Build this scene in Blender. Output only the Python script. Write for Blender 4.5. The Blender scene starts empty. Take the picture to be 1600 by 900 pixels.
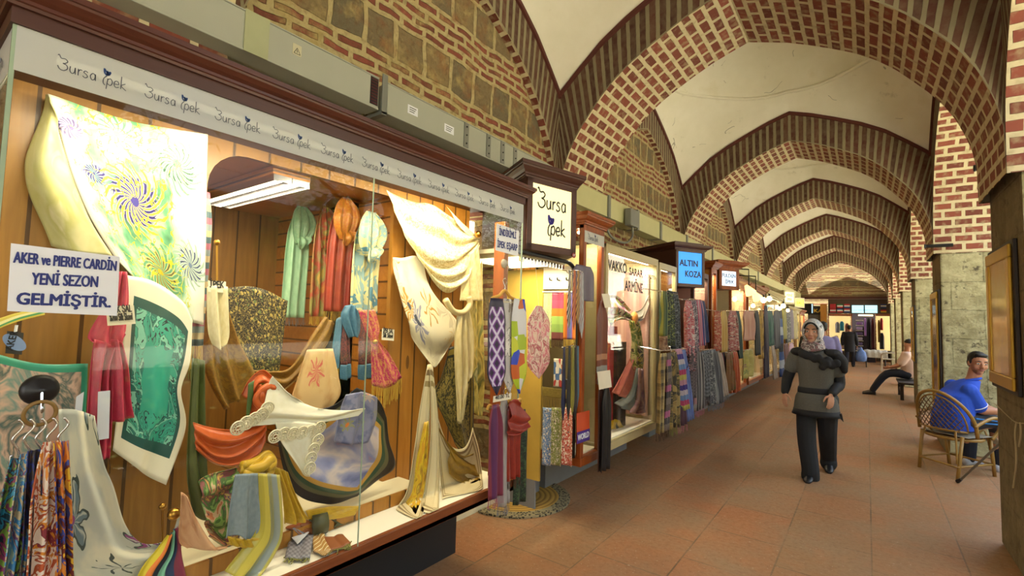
import bpy, bmesh, math, random
import numpy as np
from mathutils import Vector, Matrix
random.seed(7)
C = bpy.context.scene.collection
PI = math.pi

# ---------------------------------------------------------------- camera
FPX = 750.0                                   # focal length in pixels of a 1600 px wide frame
_D = Vector((555, 61, FPX)).normalized()      # the arcade's direction, in camera axes (x right, y down, z forward)
_U = Vector((320, -12250, FPX)); _U = (_U - _U.dot(_D)*_D).normalized()
_X = _U.cross(_D)
if _X.x < 0: _X = -_X
CAM = Vector((0, 0, 1.6))
def _w(v): return Vector((_X.dot(v), _D.dot(v), _U.dot(v)))     # camera axes -> world
cam = bpy.data.cameras.new('camera'); camo = bpy.data.objects.new('camera', cam); C.objects.link(camo)
cam.sensor_width = 36; cam.lens = 36*FPX/1600; cam.clip_start = .05; cam.clip_end = 300
_r = _w(Vector((1, 0, 0))); _u = _w(Vector((0, -1, 0))); _b = _w(Vector((0, 0, -1)))
camo.matrix_world = Matrix(((_r.x, _u.x, _b.x, CAM.x), (_r.y, _u.y, _b.y, CAM.y), (_r.z, _u.z, _b.z, CAM.z), (0, 0, 0, 1)))
bpy.context.scene.camera = camo

# ---------------------------------------------------------------- light of day and exposure
sc = bpy.context.scene
sc.view_settings.view_transform = 'Standard'
sc.view_settings.look = 'None'
sc.view_settings.gamma = 1
sc.view_settings.use_curve_mapping = False
sc.view_settings.exposure = -0.12
wd = bpy.data.worlds.new('sky'); sc.world = wd; wd.use_nodes = True
_nt = wd.node_tree; _nt.nodes.clear()
_o = _nt.nodes.new('ShaderNodeOutputWorld'); _bg = _nt.nodes.new('ShaderNodeBackground')
_tc = _nt.nodes.new('ShaderNodeTexCoord'); _sx = _nt.nodes.new('ShaderNodeSeparateXYZ'); _rp = _nt.nodes.new('ShaderNodeValToRGB')
_nt.links.new(_tc.outputs['Generated'], _sx.inputs[0]); _nt.links.new(_sx.outputs['Z'], _rp.inputs[0])
_rp.color_ramp.elements[0].position = .0; _rp.color_ramp.elements[0].color = (1, .985, .9, 1)
_rp.color_ramp.elements[1].position = .6; _rp.color_ramp.elements[1].color = (.70, .82, 1, 1)
_nt.links.new(_rp.outputs[0], _bg.inputs[0]); _nt.links.new(_bg.outputs[0], _o.inputs[0])
SKY = 4.2
_bg.inputs[1].default_value = SKY
sun = bpy.data.lights.new('sun', 'SUN'); suno = bpy.data.objects.new('sun', sun); C.objects.link(suno)
sun.energy = 34.0; sun.angle = .01; sun.color = (1, .96, .86)
suno.rotation_euler = Vector((.22, .16, -1)).to_track_quat('-Z', 'Y').to_euler()     # high, from behind the shops: lights the courtyard, which lights the vaults

# ---------------------------------------------------------------- pixel -> place on a plane of the arcade
def _ray(px, py): return _w(Vector((px-800, py-450, FPX)))
def atx(px, py, x): r = _ray(px, py); return CAM + r*(x/r.x)
def aty(px, py, y): r = _ray(px, py); return CAM + r*(y/r.y)
def atz(px, py, z): r = _ray(px, py); return CAM + r*((z-1.6)/r.z)

# ---------------------------------------------------------------- node helpers
def lin(c):
    if isinstance(c, str):
        c = c.lstrip('#'); c = [int(c[i:i+2], 16)/255 for i in (0, 2, 4)]
    return tuple((x/12.92 if x <= .04045 else ((x+.055)/1.055)**2.4) for x in c[:3]) + (1,)
class NT:
    def __init__(s, name):
        s.m = bpy.data.materials.new(name); s.m.use_nodes = True; s.t = s.m.node_tree; s.t.nodes.clear()
        s.out = s.t.nodes.new('ShaderNodeOutputMaterial')
        s.p = s.t.nodes.new('ShaderNodeBsdfPrincipled'); s.t.links.new(s.p.outputs[0], s.out.inputs[0])
    def n(s, ty, **kw):
        nd = s.t.nodes.new(ty)
        for k, v in kw.items(): setattr(nd, k, v)
        return nd
    def put(s, sock, v):
        if isinstance(v, bpy.types.NodeSocket): s.t.links.new(v, sock)
        elif isinstance(v, str): sock.default_value = lin(v)
        else: sock.default_value = v
    def uv(s): return s.n('ShaderNodeTexCoord').outputs['UV']
    def pos(s): return s.n('ShaderNodeNewGeometry').outputs['Position']
    def obj(s): return s.n('ShaderNodeTexCoord').outputs['Object']
    def map(s, v, scale=(1, 1, 1), rot=(0, 0, 0), loc=(0, 0, 0)):
        m = s.n('ShaderNodeMapping'); s.put(m.inputs[0], v); m.inputs['Scale'].default_value = scale; m.inputs['Rotation'].default_value = rot; m.inputs['Location'].default_value = loc
        return m.outputs[0]
    def noise(s, v, scale=5, detail=3, rough=.5, dist=0, col=False):
        m = s.n('ShaderNodeTexNoise'); s.put(m.inputs['Vector'], v); m.inputs['Scale'].default_value = scale; m.inputs['Detail'].default_value = detail
        m.inputs['Roughness'].default_value = rough; m.inputs['Distortion'].default_value = dist
        return m.outputs['Color' if col else 'Fac']
    def vor(s, v, scale=5, feature='F1', rnd=1):
        m = s.n('ShaderNodeTexVoronoi', feature=feature); s.put(m.inputs['Vector'], v); m.inputs['Scale'].default_value = scale; m.inputs['Randomness'].default_value = rnd
        return m
    def math(s, op, a, b=0, c=0):
        m = s.n('ShaderNodeMath', operation=op); s.put(m.inputs[0], a); s.put(m.inputs[1], b); s.put(m.inputs[2], c); return m.outputs[0]
    def vmath(s, op, a, b=(0, 0, 0)):
        m = s.n('ShaderNodeVectorMath', operation=op); s.put(m.inputs[0], a); s.put(m.inputs[1], b); return m.outputs[0]
    def warp(s, v, scale=4, amt=.1):          # distort a coordinate with noise
        c = s.noise(v, scale, 2, col=True); c = s.vmath('SUBTRACT', c, (.5, .5, .5))
        m = s.n('ShaderNodeVectorMath', operation='SCALE'); s.put(m.inputs[0], c); m.inputs['Scale'].default_value = amt
        return s.vmath('ADD', v, m.outputs[0])
    def xyz(s, v): m = s.n('ShaderNodeSeparateXYZ'); s.put(m.inputs[0], v); return m.outputs
    def comb(s, x, y, z=0):
        m = s.n('ShaderNodeCombineXYZ'); s.put(m.inputs[0], x); s.put(m.inputs[1], y); s.put(m.inputs[2], z); return m.outputs[0]
    def ramp(s, f, stops, const=False):
        m = s.n('ShaderNodeValToRGB'); s.put(m.inputs[0], f); cr = m.color_ramp
        if const: cr.interpolation = 'CONSTANT'
        while len(cr.elements) < len(stops): cr.elements.new(1)
        for e, (p, c) in zip(cr.elements, stops): e.position = p; e.color = lin(c)
        return m.outputs[0]
    def mix(s, f, a, b, mode='MIX'):
        m = s.n('ShaderNodeMix', data_type='RGBA', blend_type=mode); s.put(m.inputs[0], f); s.put(m.inputs[6], a); s.put(m.inputs[7], b); return m.outputs[2]
    def step(s, v, lo, hi):
        m = s.n('ShaderNodeMapRange'); s.put(m.inputs[0], v); m.inputs[1].default_value = lo; m.inputs[2].default_value = hi; return m.outputs[0]
    def brick(s, v, w, h, mortar, c1, c2, cm, off=.5, smooth=.1, bias=0):
        m = s.n('ShaderNodeTexBrick'); s.put(m.inputs['Vector'], v); m.inputs['Scale'].default_value = 1; m.offset = off
        m.inputs['Brick Width'].default_value = w; m.inputs['Row Height'].default_value = h; m.inputs['Mortar Size'].default_value = mortar; m.inputs['Mortar Smooth'].default_value = smooth
        m.inputs['Bias'].default_value = bias
        s.put(m.inputs['Color1'], c1); s.put(m.inputs['Color2'], c2); s.put(m.inputs['Mortar'], cm); return m
    def bump(s, h, strength=.3, dist=.01):
        m = s.n('ShaderNodeBump'); m.inputs['Strength'].default_value = strength; m.inputs['Distance'].default_value = dist; s.put(m.inputs['Height'], h)
        s.t.links.new(m.outputs[0], s.p.inputs['Normal'])
    def done(s, col=None, rough=.6, metal=0, spec=None, sheen=0):
        if col is not None: s.put(s.p.inputs['Base Color'], col)
        s.put(s.p.inputs['Roughness'], rough); s.p.inputs['Metallic'].default_value = metal
        if spec is not None: s.p.inputs['Specular IOR Level'].default_value = spec
        if sheen: s.p.inputs['Sheen Weight'].default_value = sheen
        return s.m
def simple(name, col, rough=.5, metal=0, var=.15, vs=6):
    k = NT(name); f = k.noise(k.obj(), vs, 4)
    c = lin(col)
    a = tuple(max(0, x*(1-var)) for x in c[:3])+(1,); b = tuple(min(1, x*(1+var)) for x in c[:3])+(1,)
    m = k.n('ShaderNodeMix', data_type='RGBA'); k.put(m.inputs[0], f); m.inputs[6].default_value = a; m.inputs[7].default_value = b
    return k.done(m.outputs[2], rough, metal)
def emit(name, col, strength):
    k = NT(name); k.p.inputs['Base Color'].default_value = lin(col); k.p.inputs['Emission Color'].default_value = lin(col); k.p.inputs['Emission Strength'].default_value = strength; return k.m

# ---------------------------------------------------------------- mesh helpers
def link(o, parent=None):
    C.objects.link(o)
    if parent is not None:
        o.parent = parent
        p = Vector(parent.get('_w', (0, 0, 0))) if parent.type == 'EMPTY' else None
        o.matrix_parent_inverse = Matrix.Translation(-Vector(parent['at'])) if 'at' in parent else Matrix.Identity(4)
    return o
class MB:
    """collects shapes, builds ONE mesh object"""
    def __init__(s): s.v = []; s.f = []; s.uv = []; s.mi = []; s.cur = 0
    def add(s, vs, fs, uvs=None):
        b = len(s.v); s.v += [tuple(v) for v in vs]
        for i, f in enumerate(fs):
            s.f.append(tuple(b+k for k in f)); s.mi.append(s.cur)
            s.uv.append([uvs[k] for k in f] if uvs is not None else None)
        return s
    def box(s, x0, x1, y0, y1, z0, z1):
        v = [(x, y, z) for x in (x0, x1) for y in (y0, y1) for z in (z0, z1)]
        return s.add(v, [(0, 1, 3, 2), (4, 6, 7, 5), (0, 4, 5, 1), (2, 3, 7, 6), (0, 2, 6, 4), (1, 5, 7, 3)])
    def obox(s, o, ax, ay, az):               # box from a corner and three edge vectors
        o, ax, ay, az = map(Vector, (o, ax, ay, az))
        v = [o+i*ax+j*ay+k*az for i in (0, 1) for j in (0, 1) for k in (0, 1)]
        f = [(0, 1, 3, 2), (4, 6, 7, 5), (0, 4, 5, 1), (2, 3, 7, 6), (0, 2, 6, 4), (1, 5, 7, 3)]
        if ax.cross(ay).dot(az) < 0: f = [t[::-1] for t in f]
        return s.add(v, f)
    def tube(s, pts, r, n=10, cap=True, closed=False):
        pts = [Vector(p) for p in pts]; m = len(pts)
        rr = r if isinstance(r, (list, tuple)) else [r]*m
        vs = []; up = None
        for i, p in enumerate(pts):
            a = pts[(i-1) % m] if (closed or i > 0) else p; b = pts[(i+1) % m] if (closed or i < m-1) else p
            t = (b-a).normalized() if (b-a).length > 1e-9 else Vector((0, 0, 1))
            if up is None: up = t.orthogonal().normalized()
            up = (up - up.dot(t)*t)
            up = up.normalized() if up.length > 1e-6 else t.orthogonal().normalized()
            w = t.cross(up)
            for k in range(n):
                a_ = 2*PI*k/n; vs.append(p + rr[i]*(math.cos(a_)*up + math.sin(a_)*w))
        fs = []
        for i in range(m if closed else m-1):
            j = (i+1) % m
            for k in range(n): fs.append((i*n+k, i*n+(k+1) % n, j*n+(k+1) % n, j*n+k))
        if cap and not closed: fs += [tuple(range(n))[::-1], tuple((m-1)*n+k for k in range(n))]
        return s.add(vs, fs)
    def lathe(s, c, prof, n=20, axis=(0, 0, 1), rx=1, ry=1):   # prof: (radius, height along axis)
        c = Vector(c); az = Vector(axis).normalized(); ax = az.orthogonal().normalized(); ay = az.cross(ax)
        vs = []; fs = []
        for r, h in prof:
            for k in range(n):
                a = 2*PI*k/n; vs.append(c + az*h + ax*(r*rx*math.cos(a)) + ay*(r*ry*math.sin(a)))
        for i in range(len(prof)-1):
            for k in range(n): fs.append((i*n+k, i*n+(k+1) % n, (i+1)*n+(k+1) % n, (i+1)*n+k))
        fs += [tuple(range(n))[::-1], tuple((len(prof)-1)*n+k for k in range(n))]
        return s.add(vs, fs)
    def ell(s, c, rx, ry, rz, n=14, m=9, rot=None):
        c = Vector(c); vs = []; fs = []
        for i in range(1, m):
            th = PI*i/m
            for k in range(n):
                a = 2*PI*k/n; v = Vector((rx*math.sin(th)*math.cos(a), ry*math.sin(th)*math.sin(a), rz*math.cos(th)))
                vs.append(c+(rot @ v if rot else v))
        t = len(vs); vt = Vector((0, 0, rz)); vs.append(c+(rot @ vt if rot else vt)); vs.append(c-(rot @ vt if rot else vt))
        for i in range(m-2):
            for k in range(n): fs.append((i*n+k, (i+1)*n+k, (i+1)*n+(k+1) % n, i*n+(k+1) % n))
        for k in range(n): fs.append((t, k, (k+1) % n)); fs.append((t+1, (m-2)*n+(k+1) % n, (m-2)*n+k))
        return s.add(vs, fs)
    def prism(s, poly, d):                    # polygon of 3D points extruded by vector d
        poly = [Vector(p) for p in poly]; n = len(poly); d = Vector(d)
        nor = Vector((0, 0, 0))
        for i in range(n): nor += poly[i].cross(poly[(i+1) % n])
        if nor.dot(d) > 0: poly = poly[::-1]
        vs = poly + [p+d for p in poly]
        fs = [tuple(range(n)), tuple(range(n, 2*n))[::-1]] + [(i, n+i, n+(i+1) % n, (i+1) % n) for i in range(n)]
        return s.add(vs, fs)
    def grid(s, G, uvs=None, flip=False):
        R = len(G); K = len(G[0]); vs = [p for r in G for p in r]
        fs = [(i*K+j, i*K+j+1, (i+1)*K+j+1, (i+1)*K+j) for i in range(R-1) for j in range(K-1)]
        if flip: fs = [f[::-1] for f in fs]
        return s.add(vs, fs, [q for r in uvs for q in r] if uvs is not None else None)
    def build(s, name, mat, parent=None, smooth=False, bevel=0, solid=0, soff=0):
        me = bpy.data.meshes.new(name); me.from_pydata(s.v, [], s.f)
        for m in (mat if isinstance(mat, (list, tuple)) else [mat]): me.materials.append(m)
        if any(s.mi): me.polygons.foreach_set('material_index', s.mi)
        if any(u is not None for u in s.uv):
            ul = me.uv_layers.new(name='UVMap'); k = 0
            for u in s.uv:
                pass
            flat = []
            for f, u in zip(s.f, s.uv):
                flat += ([c for q in u for c in q[:2]] if u is not None else [0.0]*(2*len(f)))
            ul.data.foreach_set('uv', flat)
        if smooth: me.polygons.foreach_set('use_smooth', [True]*len(me.polygons))
        me.update()
        o = bpy.data.objects.new(name, me); link(o, parent)
        if solid: md = o.modifiers.new('thick', 'SOLIDIFY'); md.thickness = solid; md.offset = soff
        if bevel: md = o.modifiers.new('bev', 'BEVEL'); md.width = bevel; md.segments = 2; md.limit_method = 'ANGLE'
        return o
def tag(o, label=None, cat=None, group=None, kind=None):
    if label: o['label'] = label
    if cat: o['category'] = cat
    if group: o['group'] = group
    if kind: o['kind'] = kind
    return o
def thing(name, label, cat, loc=(0, 0, 0), group=None):
    o = bpy.data.objects.new(name, None); C.objects.link(o); o.location = loc; o['at'] = tuple(loc); o.empty_display_size = .1
    return tag(o, label, cat, group)
def struct(o, label=None, cat=None): return tag(o, label, cat, kind='structure')
def text(name, body, o, right, up, mat, parent=None, width=None, height=.1, bold=0, depth=.0012, shear=0, align='LEFT'):
    """lettering in a plane: o lower-left corner, fits width (if given) and cap height"""
    cu = bpy.data.curves.new(name, 'FONT'); cu.body = body; cu.size = 1; cu.shear = shear; cu.resolution_u = 3
    t = bpy.data.objects.new(name, cu); C.objects.link(t)
    bpy.context.view_layer.update()
    me = bpy.data.meshes.new_from_object(t.evaluated_get(bpy.context.evaluated_depsgraph_get()))
    C.objects.unlink(t); bpy.data.objects.remove(t)
    co = np.zeros(len(me.vertices)*3); me.vertices.foreach_get('co', co); co = co.reshape(-1, 3)
    x0, x1 = co[:, 0].min(), co[:, 0].max(); y0 = 0; y1 = .729
    sy = height/y1; sx = (width/(x1-x0)) if width else sy
    o = Vector(o); right = Vector(right).normalized(); up = Vector(up).normalized(); nrm = right.cross(up)
    off = 0 if align == 'LEFT' else -(x1-x0)*sx/2
    b = MB(); n0 = 0; fs = [tuple(p.vertices) for p in me.polygons]
    for i, (dx, dy) in enumerate(((0, 0), (1, 0), (-1, 0), (0, .7), (0, -.7), (.7, .5), (-.7, .5), (.7, -.5), (-.7, -.5)) if bold else ((0, 0),)):      # heavier strokes: the outline laid a hair apart
        b.add([o + right*((c[0]-x0)*sx+off+dx*bold*sy) + up*(c[1]*sy+dy*bold*sy) + nrm*(depth+i*1e-5) for c in co], fs)
    bpy.data.meshes.remove(me)
    return b.build(name, mat, parent)
def strokes(name, lines, o, right, up, mat, parent=None, h=.1, w=.008, depth=.0015, nsub=6):
    """lettering drawn as strokes: lines of points in em units, ribbon of width w"""
    o = Vector(o); right = Vector(right).normalized(); up = Vector(up).normalized(); nrm = right.cross(up)
    b = MB()
    for ln in lines:
        p = [Vector((q[0], q[1], 0)) for q in ln]
        if len(p) > 2: p = crom(p, nsub)
        P = [o + right*(q.x*h) + up*(q.y*h) + nrm*depth for q in p]
        L = []; R = []
        for i, q in enumerate(P):
            t = (P[min(i+1, len(P)-1)]-P[max(i-1, 0)]).normalized(); s_ = t.cross(nrm)
            L.append(q+s_*w/2); R.append(q-s_*w/2)
        b.grid([L, R], flip=True)
    return b.build(name, mat, parent)
def crom(p, n):                                # Catmull-Rom through points
    out = []
    for i in range(len(p)-1):
        a, b, c, d = p[max(i-1, 0)], p[i], p[i+1], p[min(i+2, len(p)-1)]
        for k in range(n):
            t = k/n
            out.append(.5*((2*b)+(c-a)*t+(2*a-5*b+4*c-d)*t*t+(3*b-a-3*c+d)*t*t*t))
    out.append(p[-1]); return out
# ================================================================ materials of the building
def m_brick_face():
    k = NT('radial_brick'); uv = k.warp(k.uv(), 9, .012)
    x = k.xyz(uv)
    b = k.brick(k.comb(x[1], x[0]), 40, .108, .023, '#643626', '#482418', '#9c9270', off=0, smooth=.15)
    n = k.noise(k.pos(), 14, 4)
    c = k.mix(k.step(n, .35, .75), b.outputs[0], k.mix(.5, b.outputs[0], '#8a7c60'))
    c = k.mix(k.math('MULTIPLY', k.noise(k.pos(), 2.3, 3), .45), c, '#4a3626')
    k.bump(k.math('ADD', k.math('SUBTRACT', 1, b.outputs['Fac']), k.math('MULTIPLY', n, .4)), .7, .012)
    return k.done(c, .9)
def m_brick_soffit():
    k = NT('soffit_brick'); uv = k.warp(k.uv(), 8, .014); x = k.xyz(uv)
    b = k.brick(k.comb(x[1], x[0]), .2, .108, .021, '#8d4a38', '#6b3628', '#cdbf98', off=.5, smooth=.15)
    n = k.noise(k.pos(), 16, 4)
    c = k.mix(k.step(n, .5, .85), b.outputs[0], '#a79470')
    k.bump(k.math('ADD', k.math('SUBTRACT', 1, b.outputs['Fac']), k.math('MULTIPLY', n, .4)), .8, .012)
    return k.done(c, .88)
def m_rubble():
    """courses of thin red brick between courses of block stone with yellowish mortar"""
    k = NT('brick_and_stone_wall'); p = k.xyz(k.warp(k.warp(k.pos(), 1.3, .12), 5, .05))
    v = k.comb(p[1], p[2])
    thin = k.brick(v, .21, .077, .021, '#8f4a3a', '#74402f', '#b3a274', smooth=.2)
    blk = k.brick(v, .27, .308, .022, '#85704c', '#6a604a', '#b3a274', off=.37, smooth=.2)
    cyc = k.math('FRACT', k.math('DIVIDE', p[2], .616))
    sel = k.math('GREATER_THAN', cyc, .5)
    c = k.mix(sel, thin.outputs[0], blk.outputs[0])
    f = k.math('ADD', k.math('MULTIPLY', thin.outputs['Fac'], k.math('SUBTRACT', 1, sel)), k.math('MULTIPLY', blk.outputs['Fac'], sel))
    n = k.noise(k.pos(), 5, 6, .65); n2 = k.noise(k.pos(), 22, 4)
    c = k.mix(k.step(n, .52, .72), c, '#a8945f')
    c = k.mix(k.math('MULTIPLY', k.step(n2, .5, .8), .6), c, '#5a4228')
    c = k.mix(k.math('MULTIPLY', k.math('MULTIPLY', k.step(k.noise(k.pos(), 6, 4, .6), .5, .7), sel), .55), c, '#8a5530')
    k.bump(k.math('ADD', k.math('SUBTRACT', 1, f), k.math('MULTIPLY', n2, .8)), 1, .03)
    return k.done(c, .92)
def m_stone():
    k = NT('block_stone'); q = k.xyz(k.warp(k.pos(), 3, .03))
    b = k.brick(k.comb(k.math('ADD', q[0], q[1]), q[2]), .52, .37, .008, '#a39a72', '#8d8560', '#746d4c', off=.4, smooth=.3)
    n = k.noise(k.pos(), 7, 6, .7); n2 = k.noise(k.pos(), 38, 4)
    c = k.mix(k.step(n, .42, .72), b.outputs[0], '#c4bc92')
    c = k.mix(k.step(k.noise(k.pos(), 11, 5, .7), .56, .68), c, '#574f3b')
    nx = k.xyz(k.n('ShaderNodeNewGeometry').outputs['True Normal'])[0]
    c = k.mix(k.math('MULTIPLY', k.math('LESS_THAN', nx, -.7), .72), c, k.mix(n, '#4a3a20', '#6a5230'))     # passage faces browned: their dim warm light is put into the colour
    k.bump(k.math('ADD', k.math('MULTIPLY', k.math('SUBTRACT', 1, b.outputs['Fac']), .7), k.math('ADD', n, k.math('MULTIPLY', n2, .5))), .8, .02)
    return k.done(c, .9)
def m_pierbrick():
    k = NT('pier_brick'); q = k.xyz(k.warp(k.pos(), 5, .03))
    b = k.brick(k.comb(k.math('ADD', q[0], q[1]), q[2]), .3, .088, .024, '#9a5b4a', '#7d4636', '#c9c0a6', smooth=.15)
    n = k.noise(k.pos(), 18, 4)
    c = k.mix(k.step(n, .55, .8), b.outputs[0], '#c0b594')
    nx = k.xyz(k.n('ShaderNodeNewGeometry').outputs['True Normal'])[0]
    c = k.mix(k.math('MULTIPLY', k.math('LESS_THAN', nx, -.7), .6), c, '#4a3420')  # passage side darker: its shade is painted into the brick colour
    k.bump(k.math('ADD', k.math('SUBTRACT', 1, b.outputs['Fac']), n), .8, .015)
    return k.done(c, .9)
def m_plaster():
    k = NT('vault_plaster'); p = k.pos()
    n = k.noise(p, 1.3, 5, .6)
    c = k.ramp(n, [(.3, '#e3dcc4'), (.6, '#efe9d6'), (.8, '#dcd1b0')])
    v = k.vor(k.warp(p, 2.5, .5), 1.1, 'DISTANCE_TO_EDGE')
    crack = k.math('MULTIPLY', k.math('LESS_THAN', v.outputs['Distance'], .004), k.math('GREATER_THAN', k.noise(p, 1.6, 3), .60))
    c = k.mix(k.math('MULTIPLY', crack, .6), c, '#6b6350')
    c = k.mix(k.math('MULTIPLY', k.step(k.noise(p, 3, 6, .75), .62, .75), .5), c, '#8f8663')
    k.bump(k.noise(p, 12, 5), .15, .01)
    return k.done(c, .95)
def m_floor():
    k = NT('paving'); p = k.pos(); q = k.xyz(p)
    b = k.brick(k.comb(q[1], q[0]), .62, .52, .006, '#a56e48', '#97704c', '#6e563c', off=.45, smooth=.3)
    n = k.noise(p, 1.6, 4, .6); n2 = k.noise(p, 30, 5, .7)
    c = k.mix(k.step(n, .38, .65), b.outputs[0], '#97795a')
    c = k.mix(k.math('MULTIPLY', k.step(k.noise(p, 4.5, 5, .7), .5, .75), .55), c, '#b0764c')
    c = k.mix(k.math('MULTIPLY', k.step(n2, .5, .9), .5), c, '#54463c')
    c = k.mix(k.math('MULTIPLY', k.step(k.noise(p, 55, 2), .68, .72), .6), c, '#c9bba6')
    k.bump(k.math('ADD', k.math('MULTIPLY', k.math('SUBTRACT', 1, b.outputs['Fac']), .6), k.math('MULTIPLY', n2, .4)), .35, .006)
    return k.done(c, k.step(n2, -.3, 1.2), spec=.4)
M = {}
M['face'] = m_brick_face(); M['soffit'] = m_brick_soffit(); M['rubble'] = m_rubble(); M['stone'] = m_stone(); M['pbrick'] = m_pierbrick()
M['plaster'] = m_plaster(); M['floor'] = m_floor()
M['trimred'] = simple('dark_red_paint', '#5a2a20', .8)
M['dirt'] = simple('pale_gravel', '#cfc8b0', .95)
def m_wood(name, c1, c2, sc_=1, rough=.35, axis='z', plank=0, coat=0, gap=.006):
    k = NT(name); p = k.obj() if False else k.pos(); q = k.xyz(p)
    s = {'z': (14, 14, 1.2), 'y': (14, 1.2, 14), 'x': (1.2, 14, 14)}[axis]
    n = k.noise(k.map(p, tuple(a*sc_ for a in s)), 2.2, 4, .6, .6)
    c = k.mix(k.step(n, .3, .7), c1, c2)
    if plank:
        a = q[1] if axis == 'z' else q[2]
        t = k.math('DIVIDE', a, plank); fr = k.math('FRACT', t); fl = k.math('FLOOR', t)
        w = k.n('ShaderNodeTexWhiteNoise', noise_dimensions='1D'); k.put(w.inputs['W'], fl)
        c = k.mix(k.math('MULTIPLY', w.outputs['Value'], .45), c, k.mix(.5, c1, '#3a1e08'))
        g = k.math('LESS_THAN', k.math('MINIMUM', fr, k.math('SUBTRACT', 1, fr)), gap/plank)
        c = k.mix(k.math('MULTIPLY', g, .8), c, '#2b1606')
        kn = k.vor(k.comb(k.math('MULTIPLY', a, 7), k.math('MULTIPLY', q[2] if axis == 'z' else q[1], 2.1)), 1)
        c = k.mix(k.math('MULTIPLY', k.math('LESS_THAN', kn.outputs['Distance'], .09), .7), c, '#4a2709')
        k.bump(k.math('SUBTRACT', 1, g), .6, .006)
    return k.done(c, rough)
M['maho'] = m_wood('mahogany', '#5a2b1a', '#4a2216', 1, .4, 'y')
M['mahoface'] = m_wood('mahogany_fascia', '#4d2a20', '#452419', 1, .45, 'y')
M['redwood'] = m_wood('red_wood', '#9a4e1c', '#7a3814', 1, .35, 'z')
M['trimwood'] = m_wood('shop_base_wood', '#8a4a22', '#763b1a', 1, .4, 'y')
M['plankv'] = m_wood('pine_boards', '#bf8432', '#a56a20', 1, .38, 'z', .11)
M['plankd'] = m_wood('old_boards', '#9c7030', '#825a24', 1, .4, 'z', .16)
M['plankh'] = m_wood('pine_boards_across', '#b87a30', '#a0651f', 1, .38, 'y', .1)

# ================================================================ arcade geometry
XL, XR = -2.6, .73; XC = (XL+XR)/2; HW = (XR-XL)/2
RT = .95; PITCH = 4.2; Y0 = 4.27
PIER_X0, PIER_X1 = .79, 1.75
inn = [(0, 4.48), (.10, 4.425), (.21, 4.36), (.32, 4.275), (.43, 4.18), (.53, 4.085), (.62, 3.975), (.70, 3.85), (.775, 3.70), (.835, 3.575), (.885, 3.45), (.925, 3.32), (.955, 3.19), (.98, 3.05), (.995, 2.9), (.999, 2.6)]
out = [(0, 4.945), (.17, 4.85), (.36, 4.715), (.545, 4.57), (.71, 4.405), (.87, 4.18), (1, 3.985)]
def resample(pts, n):
    P = [Vector((a, b)) for a, b in pts]; L = [0]
    for i in range(1, len(P)): L.append(L[-1]+math.hypot((P[i].x-P[i-1].x)*HW, P[i].y-P[i-1].y))
    res = []
    for k in range(n+1):
        d = L[-1]*k/n; i = 0
        while i < len(L)-2 and L[i+1] < d: i += 1
        t = (d-L[i])/max(1e-9, L[i+1]-L[i]); q = P[i].lerp(P[i+1], t); res.append((q.x, q.y))
    return res, L[-1]
NI = 44
INN, LEN_I = resample(inn, NI)
# outer line: along the extrados to the valley, then straight down the springing
oo, _l1 = resample(out, 31); od, _l2 = resample([(1, 3.985), (1, 2.6)], NI-31)
OUT = oo + od[1:]
def both(h): return [(-t, z) for t, z in h[::-1]] + list(h[1:])
INB, OUTB = both(INN), both(OUT)
U = [(i-NI)*LEN_I/NI for i in range(2*NI+1)]
def arch(place, name, depth, faces=(True, True), soffit=True, trim=True, label=None):
    """brick arch: place(t, z, d) puts profile point t in [-1, 1], height z, depth d"""
    root = MB()
    fi = [place(t, z, 0) for t, z in INB]; fo = [place(t, z, 0) for t, z in OUTB]
    bi = [place(t, z, depth) for t, z in INB]; bo = [place(t, z, depth) for t, z in OUTB]
    if faces[0]: root.grid([fo, fi], [[(u, .6) for u in U], [(u, .0) for u in U]])
    if faces[1]: root.grid([bo, bi], [[(u, .6) for u in U], [(u, .0) for u in U]], flip=True)
    root.cur = 1
    root.grid([fi, bi], [[(u, 0) for u in U], [(u, depth) for u in U]])
    root.cur = 0
    root.grid([fo, bo], [[(u, 0) for u in U], [(u, depth) for u in U]], flip=True)
    o = root.build(name, [M['face'], M['soffit']])
    struct(o, label, 'arch' if label else None)
    if trim:                                    # the painted moulding along the outer edge
        b = MB()
        for d0, s in ((0, -1), (depth, 1)):
            if (d0 == 0 and not faces[0]) or (d0 and not faces[1]): continue
            A = both(oo)
            p0 = [place(t, z+.004, d0) for t, z in A]; p1 = [place(t, z-.05, d0) for t, z in A]
            q0 = [place(t, z+.004, d0+s*.025) for t, z in A]; q1 = [place(t, z-.045, d0+s*.025) for t, z in A]
            b.grid([p0, q0, q1, p1])
        struct(b.build('trim_1', M['trimred']))
    return o
ribs = [Y0+PITCH*k for k in range(-3, 6)]
ribs[6] = 16.97; ribs[7] = 21.15; ribs[8] = 25.4
for i, y in enumerate(ribs):
    arch(lambda t, z, d, y=y: (XC+t*HW, y+d, z), 'brick_arch', RT)
YEND = 26.6
bays = [(ribs[i]+RT, ribs[i+1]) for i in range(len(ribs)-1)]
def sm(t): t = abs(t); return math.sqrt(max(0, 1-t*t*.985))*1.0 if False else (1-t**2.1)
def prof(t):
    t = abs(t)
    for (a, za), (b, zb) in zip(out, out[1:]):
        if t <= b: return (za+(zb-za)*(t-a)/(b-a)-3.985)/.96
    return 0
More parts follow.
